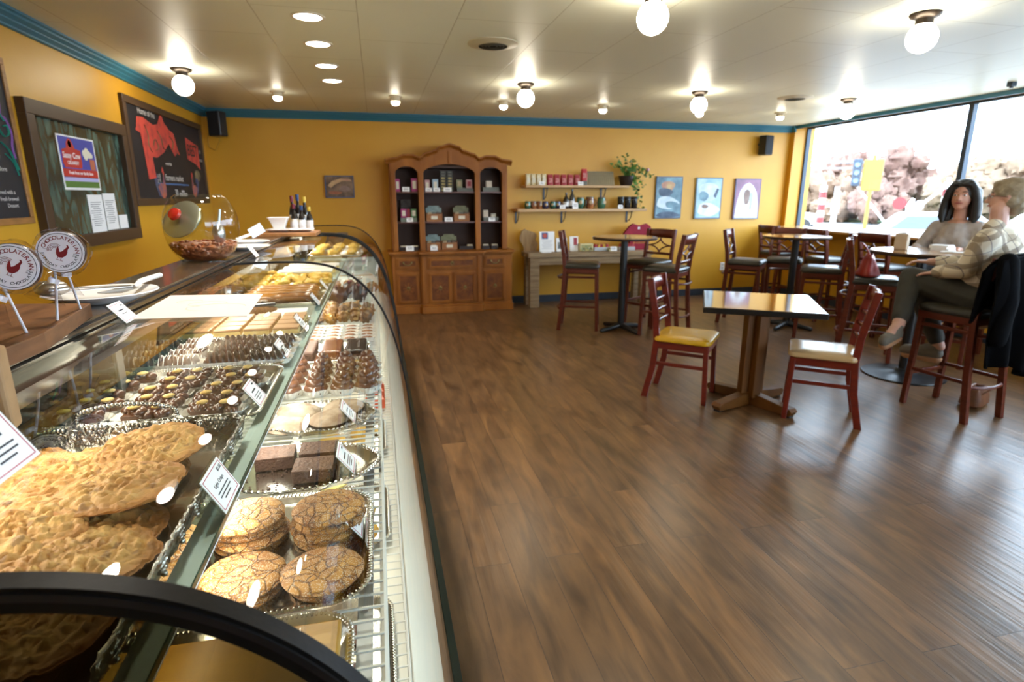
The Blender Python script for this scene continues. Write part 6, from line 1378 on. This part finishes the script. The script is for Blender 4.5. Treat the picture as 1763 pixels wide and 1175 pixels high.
# posters
def canvas(lb, x0, x1, z0, z1, cols, shapes):
    t = thing('canvas_print', lb, 'picture', ((x0+x1)/2, YB, (z0+z1)/2)); w, h = x1-x0, z1-z0
    MB().bb(-w/2, w/2, -.03, -.001, -h/2, h/2).build('canvas', cols, t, bevel=.002); X = frame((0, -.0305, 0), (1, 0, 0), (0, 0, 1))
    m = MB(); b = .012
    for a in ((0, h/2-b/2, w, b), (0, -h/2+b/2, w, b), (-w/2+b/2, 0, b, h), (w/2-b/2, 0, b, h)): m.box((a[0], a[1], .0004), (a[2], a[3], .001), X=X)
    m.build('painted_border', cm('border_'+lb[:6].strip().replace(' ', '_'), '4a5a78'), t)
    for k, (nm, mt, pl) in enumerate(shapes): MB().prism([(a*w/2, b*h/2) for a, b in pl], .0001, .0008+.0003*k, X=X).build(nm, mt, t)
def blob(cx, cy, rx, ry, n=22, s=0): return [(cx+rx*math.cos(2*PI*k/n)*(1+.12*math.sin(3*2*PI*k/n+s)), cy+ry*math.sin(2*PI*k/n)*(1+.1*math.cos(2*2*PI*k/n+s))) for k in range(n)]
A1 = mat('art_blue_green', '7fa4b4', '4c6a7c', rough=.5, scale=6); A2 = cm('art_pale', 'd8e4ea', 'b4c8d8', scale=9); A3 = cm('art_gold', 'c8a878', 'b07a6a', scale=9); A4 = cm('art_slate', '3a4a60', '5a6a80', scale=9); A5 = mat('art_aqua', '88b4c4', 'b8d0dc', rough=.5, scale=6); A6 = mat('art_mauve', '9a708c', '80607a', rough=.5, scale=6); A7 = cm('art_white', 'ecf0f6', 'd0d8e8', scale=9); A8 = cm('art_brown', '7a6058', '907a70', scale=12)
canvas('blue canvas with gold glow above white curves, leftmost of the three', 3.88, 4.29, 1.15, 1.73, A1, [('gold_glow', A3, blob(-.1, .55, .5, .25)), ('slate_hill', A4, blob(-.3, .25, .55, .22, s=1)), ('white_curve', A2, blob(-.1, -.25, .85, .30, s=2)), ('blue_hollow', A1, blob(.25, -.35, .5, .18, s=1)), ('slate_base', A4, blob(0, -.82, .9, .14, s=3))])
canvas('aqua canvas with white shapes, middle of the three', 4.51, 4.93, 1.14, 1.72, A5, [('white_field', A2, blob(-.05, .3, .75, .5)), ('teal_patch', A1, blob(-.4, .1, .35, .25, s=1)), ('slate_strokes', A4, [(.35, .1), (.6, .5), (.75, .45), (.55, 0)]), ('white_foam', A7, blob(0, -.55, .85, .32, s=2)), ('brown_patch', A8, blob(-.25, -.4, .25, .1, s=1))])
canvas('mauve canvas with a white arch, rightmost of the three', 5.145, 5.57, 1.13, 1.71, A6, [('white_arch', A7, [(-.9, -.95), (-.8, -.2), (-.6, .4), (-.3, .7), (.05, .8), (.4, .65), (.7, .3), (.85, -.2), (.9, -.95)]), ('grey_door', A8, blob(-.05, .1, .25, .42)), ('blue_shadow', A5, blob(.3, -.1, .12, .5)), ('white_pool', A7, blob(0, -.75, .8, .18, s=2))])
canvas('small brown picture of orange curves, left of the hutch', -.61, -.26, 1.44, 1.71, mat('art_umber', '4c3a2c', '8a7058', rough=.5, scale=9), [('orange_arc', A3, [(-.8, .1), (-.5, .5), (.1, .75), (.7, .7), (.9, .5), (.2, .5), (-.3, .2), (-.6, -.1)]), ('orange_loop', cm('art_orange', 'b8704a', '8c5038', scale=9), blob(-.35, -.55, .45, .14, s=1)), ('grey_stones', A8, blob(.35, -.2, .4, .25, s=3))])
# ------------------------------------------------------------ people
M_skin = mat('skin', 'c9937c', 'c08a72', rough=.5, scale=8, sss=.08); M_skin2 = mat('pale_skin', 'd2a492', 'c89886', rough=.5, scale=8, sss=.08)
V = Vector
def head(m, c, fw, s=1.0):
    """skull, jaw, nose, ears, brow, lips around centre c, face toward fw"""
    fw = V(fw).normalized(); up = V((0, 0, 1)); lt = up.cross(fw).normalized(); up = fw.cross(lt)
    X = Matrix(((fw.x, lt.x, up.x, c[0]), (fw.y, lt.y, up.y, c[1]), (fw.z, lt.z, up.z, c[2]), (0, 0, 0, 1))) @ Matrix.Scale(s, 4)
    m.ell((-.012, 0, .03), (.095, .074, .085), X=X, nu=20, nv=14); m.ell((.022, 0, -.02), (.066, .062, .082), X=X, nu=20, nv=14)
    m.ell((.045, 0, -.078), (.035, .034, .026), X=X); m.ell((.02, .0, -.06), (.055, .052, .035), X=X)
    m.ell((.030, .034, -.03), (.045, .026, .032), X=X); m.ell((.030, -.034, -.03), (.045, .026, .032), X=X)
    m.cap(X @ V((.082, 0, .018)), .009*s, X @ V((.102, 0, -.022)), .013*s, 10); m.ell((.092, .011, -.026), (.010, .009, .007), X=X, nu=8, nv=6); m.ell((.092, -.011, -.026), (.010, .009, .007), X=X, nu=8, nv=6)
    m.cap(X @ V((.076, .036, .028)), .009*s, X @ V((.082, .012, .026)), .008*s, 8); m.cap(X @ V((.076, -.036, .028)), .009*s, X @ V((.082, -.012, .026)), .008*s, 8)
    for q in (-1, 1): m.ell((-.008, .074*q, -.004), (.016, .008, .030), X=X, nu=10, nv=8)
    return X
def hand(m, w, d, side, s=1.0, curl=.5, pn=(0, 0, 1)):
    """palm from wrist w along d; pn = back of the hand; five fingers"""
    d = V(d).normalized(); n = V(pn); n = (n-d*n.dot(d)).normalized(); l = n.cross(d)*side
    w = V(w)
    for q in (-.028, -.009, .010, .028): m.cap(w+l*q*.6, .013*s, w+d*.075*s+l*q*s, .0115*s, 8)
    for q, L in ((-.030, .062), (-.010, .074), (.011, .080), (.031, .070)):
        p = w+d*.078*s+l*q*s; dd = (d-n*curl*.5).normalized(); k1 = p+dd*L*.45*s; d2 = (dd-n*curl).normalized(); k2 = k1+d2*L*.32*s; d3 = (d2-n*curl).normalized(); k3 = k2+d3*L*.23*s
        m.cap(p, .009*s, k1, .0082*s, 7); m.cap(k1, .0082*s, k2, .0075*s, 7); m.cap(k2, .0075*s, k3, .0065*s, 7)
    p = w+d*.022*s+l*.026*s; q1 = p+(d*.6+l*.75).normalized()*.042*s; q2 = q1+(d*.9+l*.2-n*.2).normalized()*.032*s
    m.cap(p, .013*s, q1, .010*s, 8); m.cap(q1, .010*s, q2, .008*s, 8)
def chain(m, pts, n=12):
    for (a, ra), (b, rb) in zip(pts, pts[1:]): m.cap(V(a), ra, V(b), rb, n)
def shoe(m, heel, toe, w=.042):
    heel = V(heel); toe = V(toe); d = (toe-heel).normalized(); m.cap(heel+d*.035+V((0, 0, .0)), w, toe-d*.05, w*.92, 12); m.cap(heel+d*.03+V((0, 0, .05)), w*.9, heel+d*.12+V((0, 0, .015)), w*.95, 12); m.cap(toe-d*.07, w*.85, toe-d*.035-V((0, 0, .008)), w*.8, 12)
def eyes(X, t, dark='20140f'):
    for q in (-1, 1):
        MB().ell((.0775, .030*q, .010), (.008, .013, .0065), X=X, nu=12, nv=8).build('eye', mat('eye_white', 'e8e4e0', rough=.3), t)
        MB().ell((.083, .030*q, .010), (.004, .006, .006), X=X, nu=10, nv=6).build('iris', mat('iris', dark, rough=.2), t)
        m = MB(); m.tube([X @ V((.084, .014*q, .033)), X @ V((.084, .03*q, .038)), X @ V((.074, .046*q, .033))], .003, 6); m.build('eyebrow', mat('brow', '2a1c16', rough=.8), t)
def lips(X, t, c='a04a48'):
    m = MB(); m.tube([X @ V((.074, .026, -.051)), X @ V((.086, .012, -.049)), X @ V((.089, 0, -.051)), X @ V((.086, -.012, -.049)), X @ V((.074, -.026, -.051))], [.003, .0055, .0055, .0055, .003], 8); m.build('lips', mat('lips', c, rough=.4), t)
# ---- woman with black hair, behind the table, facing the camera side
B = V((4.90, 4.02, .80))                       # hips
fw = V((-.93, -.36, 0)).normalized(); lt = V((0, 0, 1)).cross(fw).normalized()
def W(f, l, z): return B+fw*f+lt*l+V((0, 0, z))
t = thing('person', 'person with long black hair in a beige top, facing the camera', 'person', tuple(W(0, 0, -.8))); T = Matrix.Translation(-V(t.location))
def pb(m, name, mt, par, **k):
    m.v = [tuple(T @ V(v)) for v in m.v]; return m.build(name, mt, par, **k)
hc = W(.02, .0, .655)
m = MB(); X1 = head(m, hc, V((-.90, -.42, .02)), 1.08)
chain(m, [(W(0, 0, .40), .06), (W(.0, 0, .47), .05), (W(.005, 0, .58), .048), (hc-V((0, 0, .03)), .05)])
chain(m, [(W(0, 0, .0), .14), (W(0, 0, .20), .125), (W(0, 0, .36), .12)]); m.cap(W(0, -.13, .40), .06, W(0, .13, .40), .06)
for s in (-1, 1):
    el = W(.12, .24*s, .18); wr = W(.36, .14*s, .235 if s > 0 else .22)
    chain(m, [(W(0, .155*s, .40), .05), (el, .036), (wr, .024)]); hand(m, wr, (fw*1-lt*.5*s), s, .95, .35)
    kn = W(.43, .09*s, .02); an = W(.36, .10*s, -.38); chain(m, [(W(.02, .08*s, 0), .09), (kn, .055), (an, .038)]); m.cap(an, .035, an+fw*.14-V((0, 0, .04)), .03)
pb(m, 'body', M_skin, t, remesh=.006, smooth=2)
m = MB(); chain(m, [(W(-.01, 0, .0), .165), (W(-.01, 0, .16), .145), (W(0, 0, .30), .145), (W(0, 0, .345), .13)]); m.cap(W(0, -.12, .385), .075, W(0, .12, .385), .075)
for s in (-1, 1):
    m.ell(W(.09, .065*s, .26), (.07, .07, .07)); chain(m, [(W(0, .155*s, .39), .066), (W(.12, .24*s, .18), .052), (W(.30, .18*s, .222), .042)])
pb(m, 'top', mat('beige_knit', 'b2a69e', 'a59991', rough=.85, scale=20, bump=.15, bscale=120), t, remesh=.009, smooth=3)
m = MB()
for s in (-1, 1): chain(m, [(W(-.0, .08*s, .0), .125), (W(.43, .09*s, .02), .075), (W(.36, .10*s, -.34), .055)])
pb(m, 'trousers', mat('black_trousers', '1c1c20', rough=.8), t, remesh=.01, smooth=2)
for s in (-1, 1):
    m = MB(); a = W(.34, .10*s, -.42); shoe(m, a, a+fw*.25); pb(m, 'shoe', M_black, t, remesh=.008, smooth=2)
# hair: cap, side curtains to the shoulders
M_hair = mat('black_hair', '12100f', '1d1a19', rough=.4, scale=8, stretch=(1, 1, .15), bump=.3, bscale=40)
m = MB(); Xh = X1 @ Matrix.Identity(4)
m.ell((-.028, 0, .038), (.104, .094, .098), X=Xh, nu=24, nv=16); m.ell((-.02, 0, .085), (.085, .08, .055), X=Xh, nu=20, nv=12)
for s in (-1, 1):
    P = [((.045, .050*s, .098), .030), ((.035, .085*s, .045), .030), ((.018, .100*s, -.02), .034), ((.010, .108*s, -.09), .036), ((.012, .112*s, -.145), .034), ((.020, .104*s, -.185), .020)]
    chain(m, [(Xh @ V(p), r) for p, r in P]); P = [((-.03, .07*s, .03), .05), ((-.045, .075*s, -.06), .05), ((-.045, .085*s, -.14), .045), ((-.03, .08*s, -.18), .03)]; chain(m, [(Xh @ V(p), r) for p, r in P])
    m.ell((.055, .030*s, .094), (.03, .035, .018), X=Xh)
chain(m, [(Xh @ V((-.07, 0, 0)), .055), (Xh @ V((-.07, 0, -.14)), .05)]); pb(m, 'hair', M_hair, t, remesh=.006, smooth=2)
for f_ in (lambda: eyes(T @ X1, t), lambda: lips(T @ X1, t)): f_()
# ---- person in plaid on the near stool, seen from behind left
B = V((3.93, 2.97, .80)); fw = V((-.40, .92, 0)).normalized(); lt = V((0, 0, 1)).cross(fw).normalized()
t = thing('person', 'person with short grey hair in a cream plaid shirt, sitting with legs crossed', 'person', tuple(W(0, 0, -.8))); T = Matrix.Translation(-V(t.location))
hc = W(.02, .0, .645)+V((.06, -.01, 0)); m = MB(); X2 = head(m, hc, V((-.60, .80, .03)), .98)
chain(m, [(W(-.02, 0, .40), .06), (W(-.01, 0, .48), .052), (W(.0, 0, .57), .05), (hc-V((0, 0, .03)), .05)]); chain(m, [(W(0, 0, .0), .14), (W(-.01, 0, .20), .13), (W(-.01, 0, .36), .12)]); m.cap(W(-.01, -.13, .40), .06, W(-.01, .13, .40), .06)
# lt is the person's left = toward the camera; left hand on the raised knee
sh = W(-.01, .165, .395); el = V((3.74, 2.97, .99)); wr = V((3.72, 3.16, .95)); chain(m, [(sh, .05), (el, .038), (wr, .026)]); hand(m, wr, (V((-.25, .9, -.25))), 1, .98, .7)
sh = W(-.01, -.165, .395); el2 = W(.14, -.22, .20); wr2 = W(.36, -.10, .20); chain(m, [(sh, .05), (el2, .038), (wr2, .026)]); hand(m, wr2, (fw+lt*.35), -1, .98, .5)
k1, a1 = V((3.70, 3.30, .89)), V((3.46, 3.13, .60)); k2, a2 = V((3.85, 3.38, .82)), V((3.93, 3.20, .40))
chain(m, [(W(.02, .09, 0), .095), (k1, .06), (a1, .04)]); chain(m, [(W(.02, -.09, 0), .095), (k2, .06), (a2, .04)]); m.cap(a1, .036, a1+V((-.11, -.05, -.05)), .03); m.cap(a2, .036, a2+fw*.13-V((0, 0, .05)), .03)
pb(m, 'body', M_skin2, t, remesh=.006, smooth=2)
def plaid():
    m = bpy.data.materials.new('cream_plaid'); m.use_nodes = True; nt = m.node_tree; N = nt.nodes; L = nt.links; b = N['Principled BSDF']; tc = N.new('ShaderNodeTexCoord'); sp = N.new('ShaderNodeSeparateXYZ')
    mp = N.new('ShaderNodeMapping'); mp.inputs['Rotation'].default_value = (0, .45, .2); L.new(tc.outputs['Object'], mp.inputs[0]); L.new(mp.outputs[0], sp.inputs[0]); prev = None
    def line(ax, per, w, off, col, amt):
        nonlocal prev
        a = N.new('ShaderNodeMath'); a.operation = 'MULTIPLY_ADD'; a.inputs[1].default_value = 1/per; a.inputs[2].default_value = off; L.new(sp.outputs[ax], a.inputs[0])
        f = N.new('ShaderNodeMath'); f.operation = 'FRACT'; L.new(a.outputs[0], f.inputs[0]); c = N.new('ShaderNodeMath'); c.operation = 'LESS_THAN'; c.inputs[1].default_value = w; L.new(f.outputs[0], c.inputs[0])
        d = N.new('ShaderNodeMath'); d.operation = 'MULTIPLY'; d.inputs[1].default_value = amt; L.new(c.outputs[0], d.inputs[0]); x = N.new('ShaderNodeMix'); x.data_type = 'RGBA'; x.blend_type = 'MIX'; L.new(d.outputs[0], x.inputs[0])
        if prev is None: x.inputs[6].default_value = lin('ddd2be')
        else: L.new(prev, x.inputs[6])
        x.inputs[7].default_value = lin(col); prev = x.outputs[2]
    line(0, .15, .20, .1, '7a6858', .75); line(2, .15, .20, .3, '7a6858', .75); line(0, .15, .03, .6, '54465a', .7); line(2, .15, .03, .8, '54465a', .7); line(1, .17, .16, .2, '94826c', .5)
    L.new(prev, b.inputs['Base Color']); b.inputs['Roughness'].default_value = .9; return m
MP = plaid(); m = MB(); chain(m, [(W(-.0, 0, -.04), .175), (W(-.01, 0, .14), .165), (W(-.015, 0, .30), .155), (W(-.015, 0, .345), .135)]); m.cap(W(-.015, -.13, .385), .078, W(-.015, .13, .385), .078)
chain(m, [(W(-.01, .165, .39), .075), (el, .062), (el.lerp(wr, .85), .045)]); chain(m, [(W(-.01, -.165, .39), .075), (W(.14, -.225, .20), .062), (W(.31, -.13, .20), .045)]); m.cap(W(0, -.05, .46), .06, W(0, .05, .46), .06)
pb(m, 'plaid_shirt', MP, t, remesh=.009, smooth=3)
m = MB(); chain(m, [(W(-.0, .09, -.01), .125), (k1, .082), (k1.lerp(a1, .85), .055)]); chain(m, [(W(-.0, -.09, -.01), .125), (k2, .082), (k2.lerp(a2, .87), .055)]); pb(m, 'trousers', mat('olive_grey_trousers', '3c3a34', '34322c', rough=.85, scale=10), t, remesh=.01, smooth=2)
for a, fd in ((a1, V((-.90, -.40, -.12)).normalized()), (a2, V((-.5, .85, 0)).normalized())):
    m = MB(); h_ = a-V((0, 0, .055)); shoe(m, h_-fd*.03, h_+fd*.24); pb(m, 'sneaker', mat('grey_sneaker', '6e675c', rough=.8), t, remesh=.007, smooth=2)
    m = MB(); m.cap(h_+V((0, 0, -.036)), .036, h_+fd*.19+V((0, 0, -.036)), .034); m.v = [(v[0], v[1], min(v[2], h_.z-.030)) for v in m.v]; pb(m, 'shoe_sole', mat('peach_sole', 'b98a66', rough=.7), t)
m = MB(); m.ell((-.020, 0, .052), (.108, .084, .086), X=X2, nu=24, nv=16, wob=.08, wf=5); m.ell((-.058, 0, -.03), (.062, .074, .085), X=X2, nu=20, nv=12, wob=.15, wf=5); m.ell((.038, .0, .090), (.050, .062, .028), X=X2, nu=16, nv=8, wob=.2, wf=4)
for s in (-1, 1): m.ell((-.03, .068*s, -.02), (.035, .018, .035), X=X2)
pb(m, 'hair', mat('grey_blond_hair', '8c7c64', 'a4957c', rough=.6, scale=30, bump=.5, bscale=90), t, remesh=.006, smooth=1)
eyes(T @ X2, t, '3a4a50'); lips(T @ X2, t, 'a86a60')
m = MB(); XX = T @ X2
for q in (-1, 1): m.tube([XX @ V((.094, .030*q+.018*math.cos(a*PI/6), .010+.015*math.sin(a*PI/6))) for a in range(12)], .0016, 5, closed=True); m.tube([XX @ V((.092, .048*q, .014)), XX @ V((.04, .072*q, .014)), XX @ V((-.005, .080*q, .010))], .0018, 5)
m.tube([XX @ V((.094, -.012, .012)), XX @ V((.098, 0, .014)), XX @ V((.094, .012, .012))], .0016, 5); m.build('glasses', M_black, t)
# ---- black jacket over the near stool back
t = thing('jacket', 'black jacket draped over the back of the near stool', 'jacket', (3.875, 2.76, .75)); M_jk = mat('black_wool', '060608', '0a0a0e', rough=.95, spec=.1, scale=8)
O = V((3.875, 2.76, .75)); bd = V((.11, -.994, 0)); sd = V((-.994, -.11, 0))
def jk(u, v):
    q = (u-.5)*2; L = .74-.10*abs(q)**2+.05*math.sin(u*7)
    z = 1.12-L*v-.03*q*q; out = .055+.035*math.sin(u*22+v*3)*v**.6+.09*v*(1-v)+.035*(1-abs(q))
    wid = .27+.10*v-.16*v*v
    p = O+bd*(out+.05)+sd*(q*wid+.04); return (p.x-O.x, p.y-O.y, z-O.z)
MB().sheet(jk, 60, 24).build('back_panel', M_jk, t, solid=.012)
def jf(u, v):
    q = (u-.5)*2; z = 1.12-.36*v-.03*q*q-.04*math.sin(u*8)*v; p = O+bd*(.055-.055*min(1, v*6)-.02*v+.015*math.sin(u*14)*v)+sd*(q*(.26+.03*v)+.03); return (p.x-O.x, p.y-O.y, z-O.z)
MB().sheet(jf, 40, 10).build('front_fold', M_jk, t, solid=.01)
m = MB(); P0 = O+bd*.09+sd*.24
chain(m, [(P0+V((0, 0, .33))-O, .055), (P0+V((.01, -.03, .10))-O, .06), (P0+V((-.02, -.05, -.14))-O, .045)]); m.build('sleeve', M_jk, t, remesh=.012, smooth=3)
m = MB(); P0 = O+bd*.10-sd*.20
chain(m, [(P0+V((0, 0, .33))-O, .05), (P0+V((-.02, .02, .05))-O, .06), (P0+V((-.05, .02, -.22))-O, .045)]); m.build('sleeve', M_jk, t, remesh=.012, smooth=3)
# ------------------------------------------------------------ street outside the window
struct(MB().bb(XG+.3, 160, -80, 160, -.45, -.4).build('street_ground', mat('pale_asphalt', '8c8c8e', '969592', rough=.9, scale=.4)))
tag(MB().bb(34, 60, 5, 90, -.4, -.30).build('grass_verge', mat('grass', '3c5030', '4c5e3a', rough=.95, scale=2)), 'green verge across the street under the trees', 'grass', kind='stuff')
M_trk = mat('bark', '6a5a4c', rough=.9)
def tree(lb, x, y, h, r, c1, c2, seed, cat='tree', grp='autumn trees across the street'):
    t = thing('street_tree' if h > 1.5 else 'street_shrub', lb, cat, (x, y, -.4), seed, grp); rnd = random.Random(seed); m = MB()
    for k in range(34):
        a = rnd.uniform(0, 2*PI); q = rnd.uniform(0, .75)*r; m.ell((q*math.cos(a), q*math.sin(a), h*.45+rnd.uniform(-.25, .42)*h), (r*rnd.uniform(.16, .32),)*3, nu=18, nv=12, wob=.5, wf=4, seed=seed*3+k)
    m.build('crown', mat('leaves_'+c1, c1, c2, rough=.9, scale=1.6, bump=.4, bscale=6, lo=.4, hi=.6), t); MB().lathe([(r*.09, 0), (r*.06, h*.5)], n=10).build('trunk', M_trk, t)
TR = [('pale rust autumn tree beside the window mullion', 38, 37, 5.32, 3.4, '785c50', '65483d'), ('tall pinkish autumn tree behind the traffic light', 37, 41, 4.76, 3.4, '816659', '71554b'), ('orange tan tree left of the mullion', 34, 37, 3.64, 2.8, '876e5a', '765c49'),
      ('tan golden tree at the middle of the window', 33, 40, 3.08, 2.6, '8d7460', '7d6450'), ('grey green evergreen at the left of the window', 31, 45, 2.80, 2.5, '4f5147', '5b5c50'), ('dark green evergreen left of the traffic light', 33, 44, 2.66, 2.3, '484b44', '57584e'),
      ('pale distant tree at the far left of the window', 40, 62, 3.85, 3.2, '797362', '897f6d'), ('golden tree seen right of the mullion', 38, 30, 4.48, 3.2, '8d7660', '7e6650'), ('second golden tree right of the mullion', 39, 26.5, 4.20, 3.2, '8a725f', '7e6454'), ('green shrub at the lower left of the window', 26, 38, 1.33, 1.8, '4d553d', '61664c'), ('low green shrub beside the crossing post', 27, 35, 1.40, 1.7, '50553d', '61624b'), ('reddish low tree right of the crossing arms', 33, 33, 2.52, 2.2, '7d6052', '6c5045')]
for i, a in enumerate(TR): tree(*a, seed=i+3)
M_post = mat('grey_post', '707274', rough=.6)
t = thing('traffic_light', 'yellow backed traffic light on a post across the street', 'traffic light', (17.6, 18.0, -.4), -.78)
MB().lathe([(.07, 0), (.06, 3.3)], n=12).build('post', mat('yellow_post', '8a6a20', rough=.6), t); MB().box((.0, 0, 2.6), (.62, .14, 1.1)).build('yellow_housing', mat('signal_yellow', '94701a', rough=.5), t, bevel=.03); MB().box((-.5, 0, 2.7), (.28, .26, .95)).build('dark_signal', mat('signal_slate', '26323f', rough=.5), t, bevel=.03)
for k in range(3): MB().lathe([(0, 0), (.09, 0), (.1, .06)], n=16, X=frame((-.5, -.14, 2.42+.28*k), (1, 0, 0), (0, 0, 1))).build('lens', mat('signal_lens', '6a7a90', rough=.3), t)
MB().bar((-2.6, 0, 3.15), (.0, 0, 3.05), .09, .09).build('mast_arm', M_post, t); MB().bar((-2.6, 0, 2.9), (.0, 0, 2.85), .06, .06).build('mast_arm', M_post, t)
def striped(lb, x, y, h, n=7):
    t = thing('crossing_signal', lb, 'railway signal', (x, y, -.4), -.7, 'striped crossing signals')
    MB().lathe([(.06, 0), (.06, h)], n=12).build('post', M_white, t)
    for k in range(n): 
        if k % 2: MB().lathe([(.13, h*(.25+.7*k/n)), (.13, h*(.25+.7*k/n)+h*.09)], n=14).build('red_band', mat('signal_red', '7a2020', rough=.5), t)
        else: MB().lathe([(.12, h*(.25+.7*k/n)), (.12, h*(.25+.7*k/n)+h*.09)], n=14).build('white_band', M_white, t)
    return t
striped('red and white striped crossing post left of the traffic light', 17.0, 19.6, 2.4); striped('striped crossing post right of the traffic light', 19.8, 16.9, 2.5)
t = thing('crossing_barrier', 'white crossing arms in a V between the striped posts', 'barrier', (18.6, 17.9, -.4), -.75)
MB().bar((0, 0, .7), (1.6, 0, 2.3), .14, .08).build('arm', M_white, t); MB().bar((0, 0, .7), (-1.2, 0, 2.2), .14, .08).build('arm', M_white, t); MB().bar((0, 0, 0), (0, 0, .8), .2, .2).build('stand', M_white, t)
m = MB(); m.lathe([(0, 0), (.22, 0), (.22, .04), (0, .04)], n=20, X=frame((.2, -.1, 1.6), (1, 0, 0), (0, 0, 1))); m.build('red_sign', mat('signal_red', '7a2020'), t)
t = thing('signal_cabinet', 'white utility post beside the left striped post', 'post', (17.0, 18.9, -.4)); MB().lathe([(.1, 0), (.08, 2.2)], n=14).build('post', M_white, t); MB().box((0, 0, 1.5), (.2, .2, .5)).build('box', M_white, t, bevel=.02)
def car(lb, x, y, rz, col):
    t = thing('parked_car', lb, 'car', (x, y, -.4), rz, 'parked cars across the street'); P = [(-2.1, .35), (-2.1, .8), (-1.5, .95), (-1.0, 1.4), (.6, 1.42), (1.2, .98), (2.0, .85), (2.15, .5), (2.1, .35)]
    MB().prism(P, -.85, .85, X=frame((0, 0, 0), (1, 0, 0), (0, 0, 1))).build('bodywork', mat('car_'+col, col, rough=.2, coat=.5), t, bevel=.08, seg=3)
    MB().prism([(-1.35, .97), (-.95, 1.34), (.55, 1.36), (1.05, .99)], -.87, .87, X=frame((0, 0, 0), (1, 0, 0), (0, 0, 1))).build('side_windows', mat('car_window', '5a6470', rough=.1), t, bevel=.03)
    for sx in (-1.35, 1.35):
        for sy in (-1, 1): MB().lathe([(0, -.1), (.33, -.1), (.33, .1), (0, .1)], n=22, X=frame((sx, sy*.8, .33), (1, 0, 0), (0, 0, 1))).build('wheel', M_black, t)
car('white car parked at the left of the street view', 22.5, 29.0, -.8, 'e8e8ea'); car('pale car parked behind the seated people', 15.5, 13.2, -.7, 'dcdcde'); car('second pale car at the far right of the street view', 19.0, 12.2, -.7, 'd6d8dc')
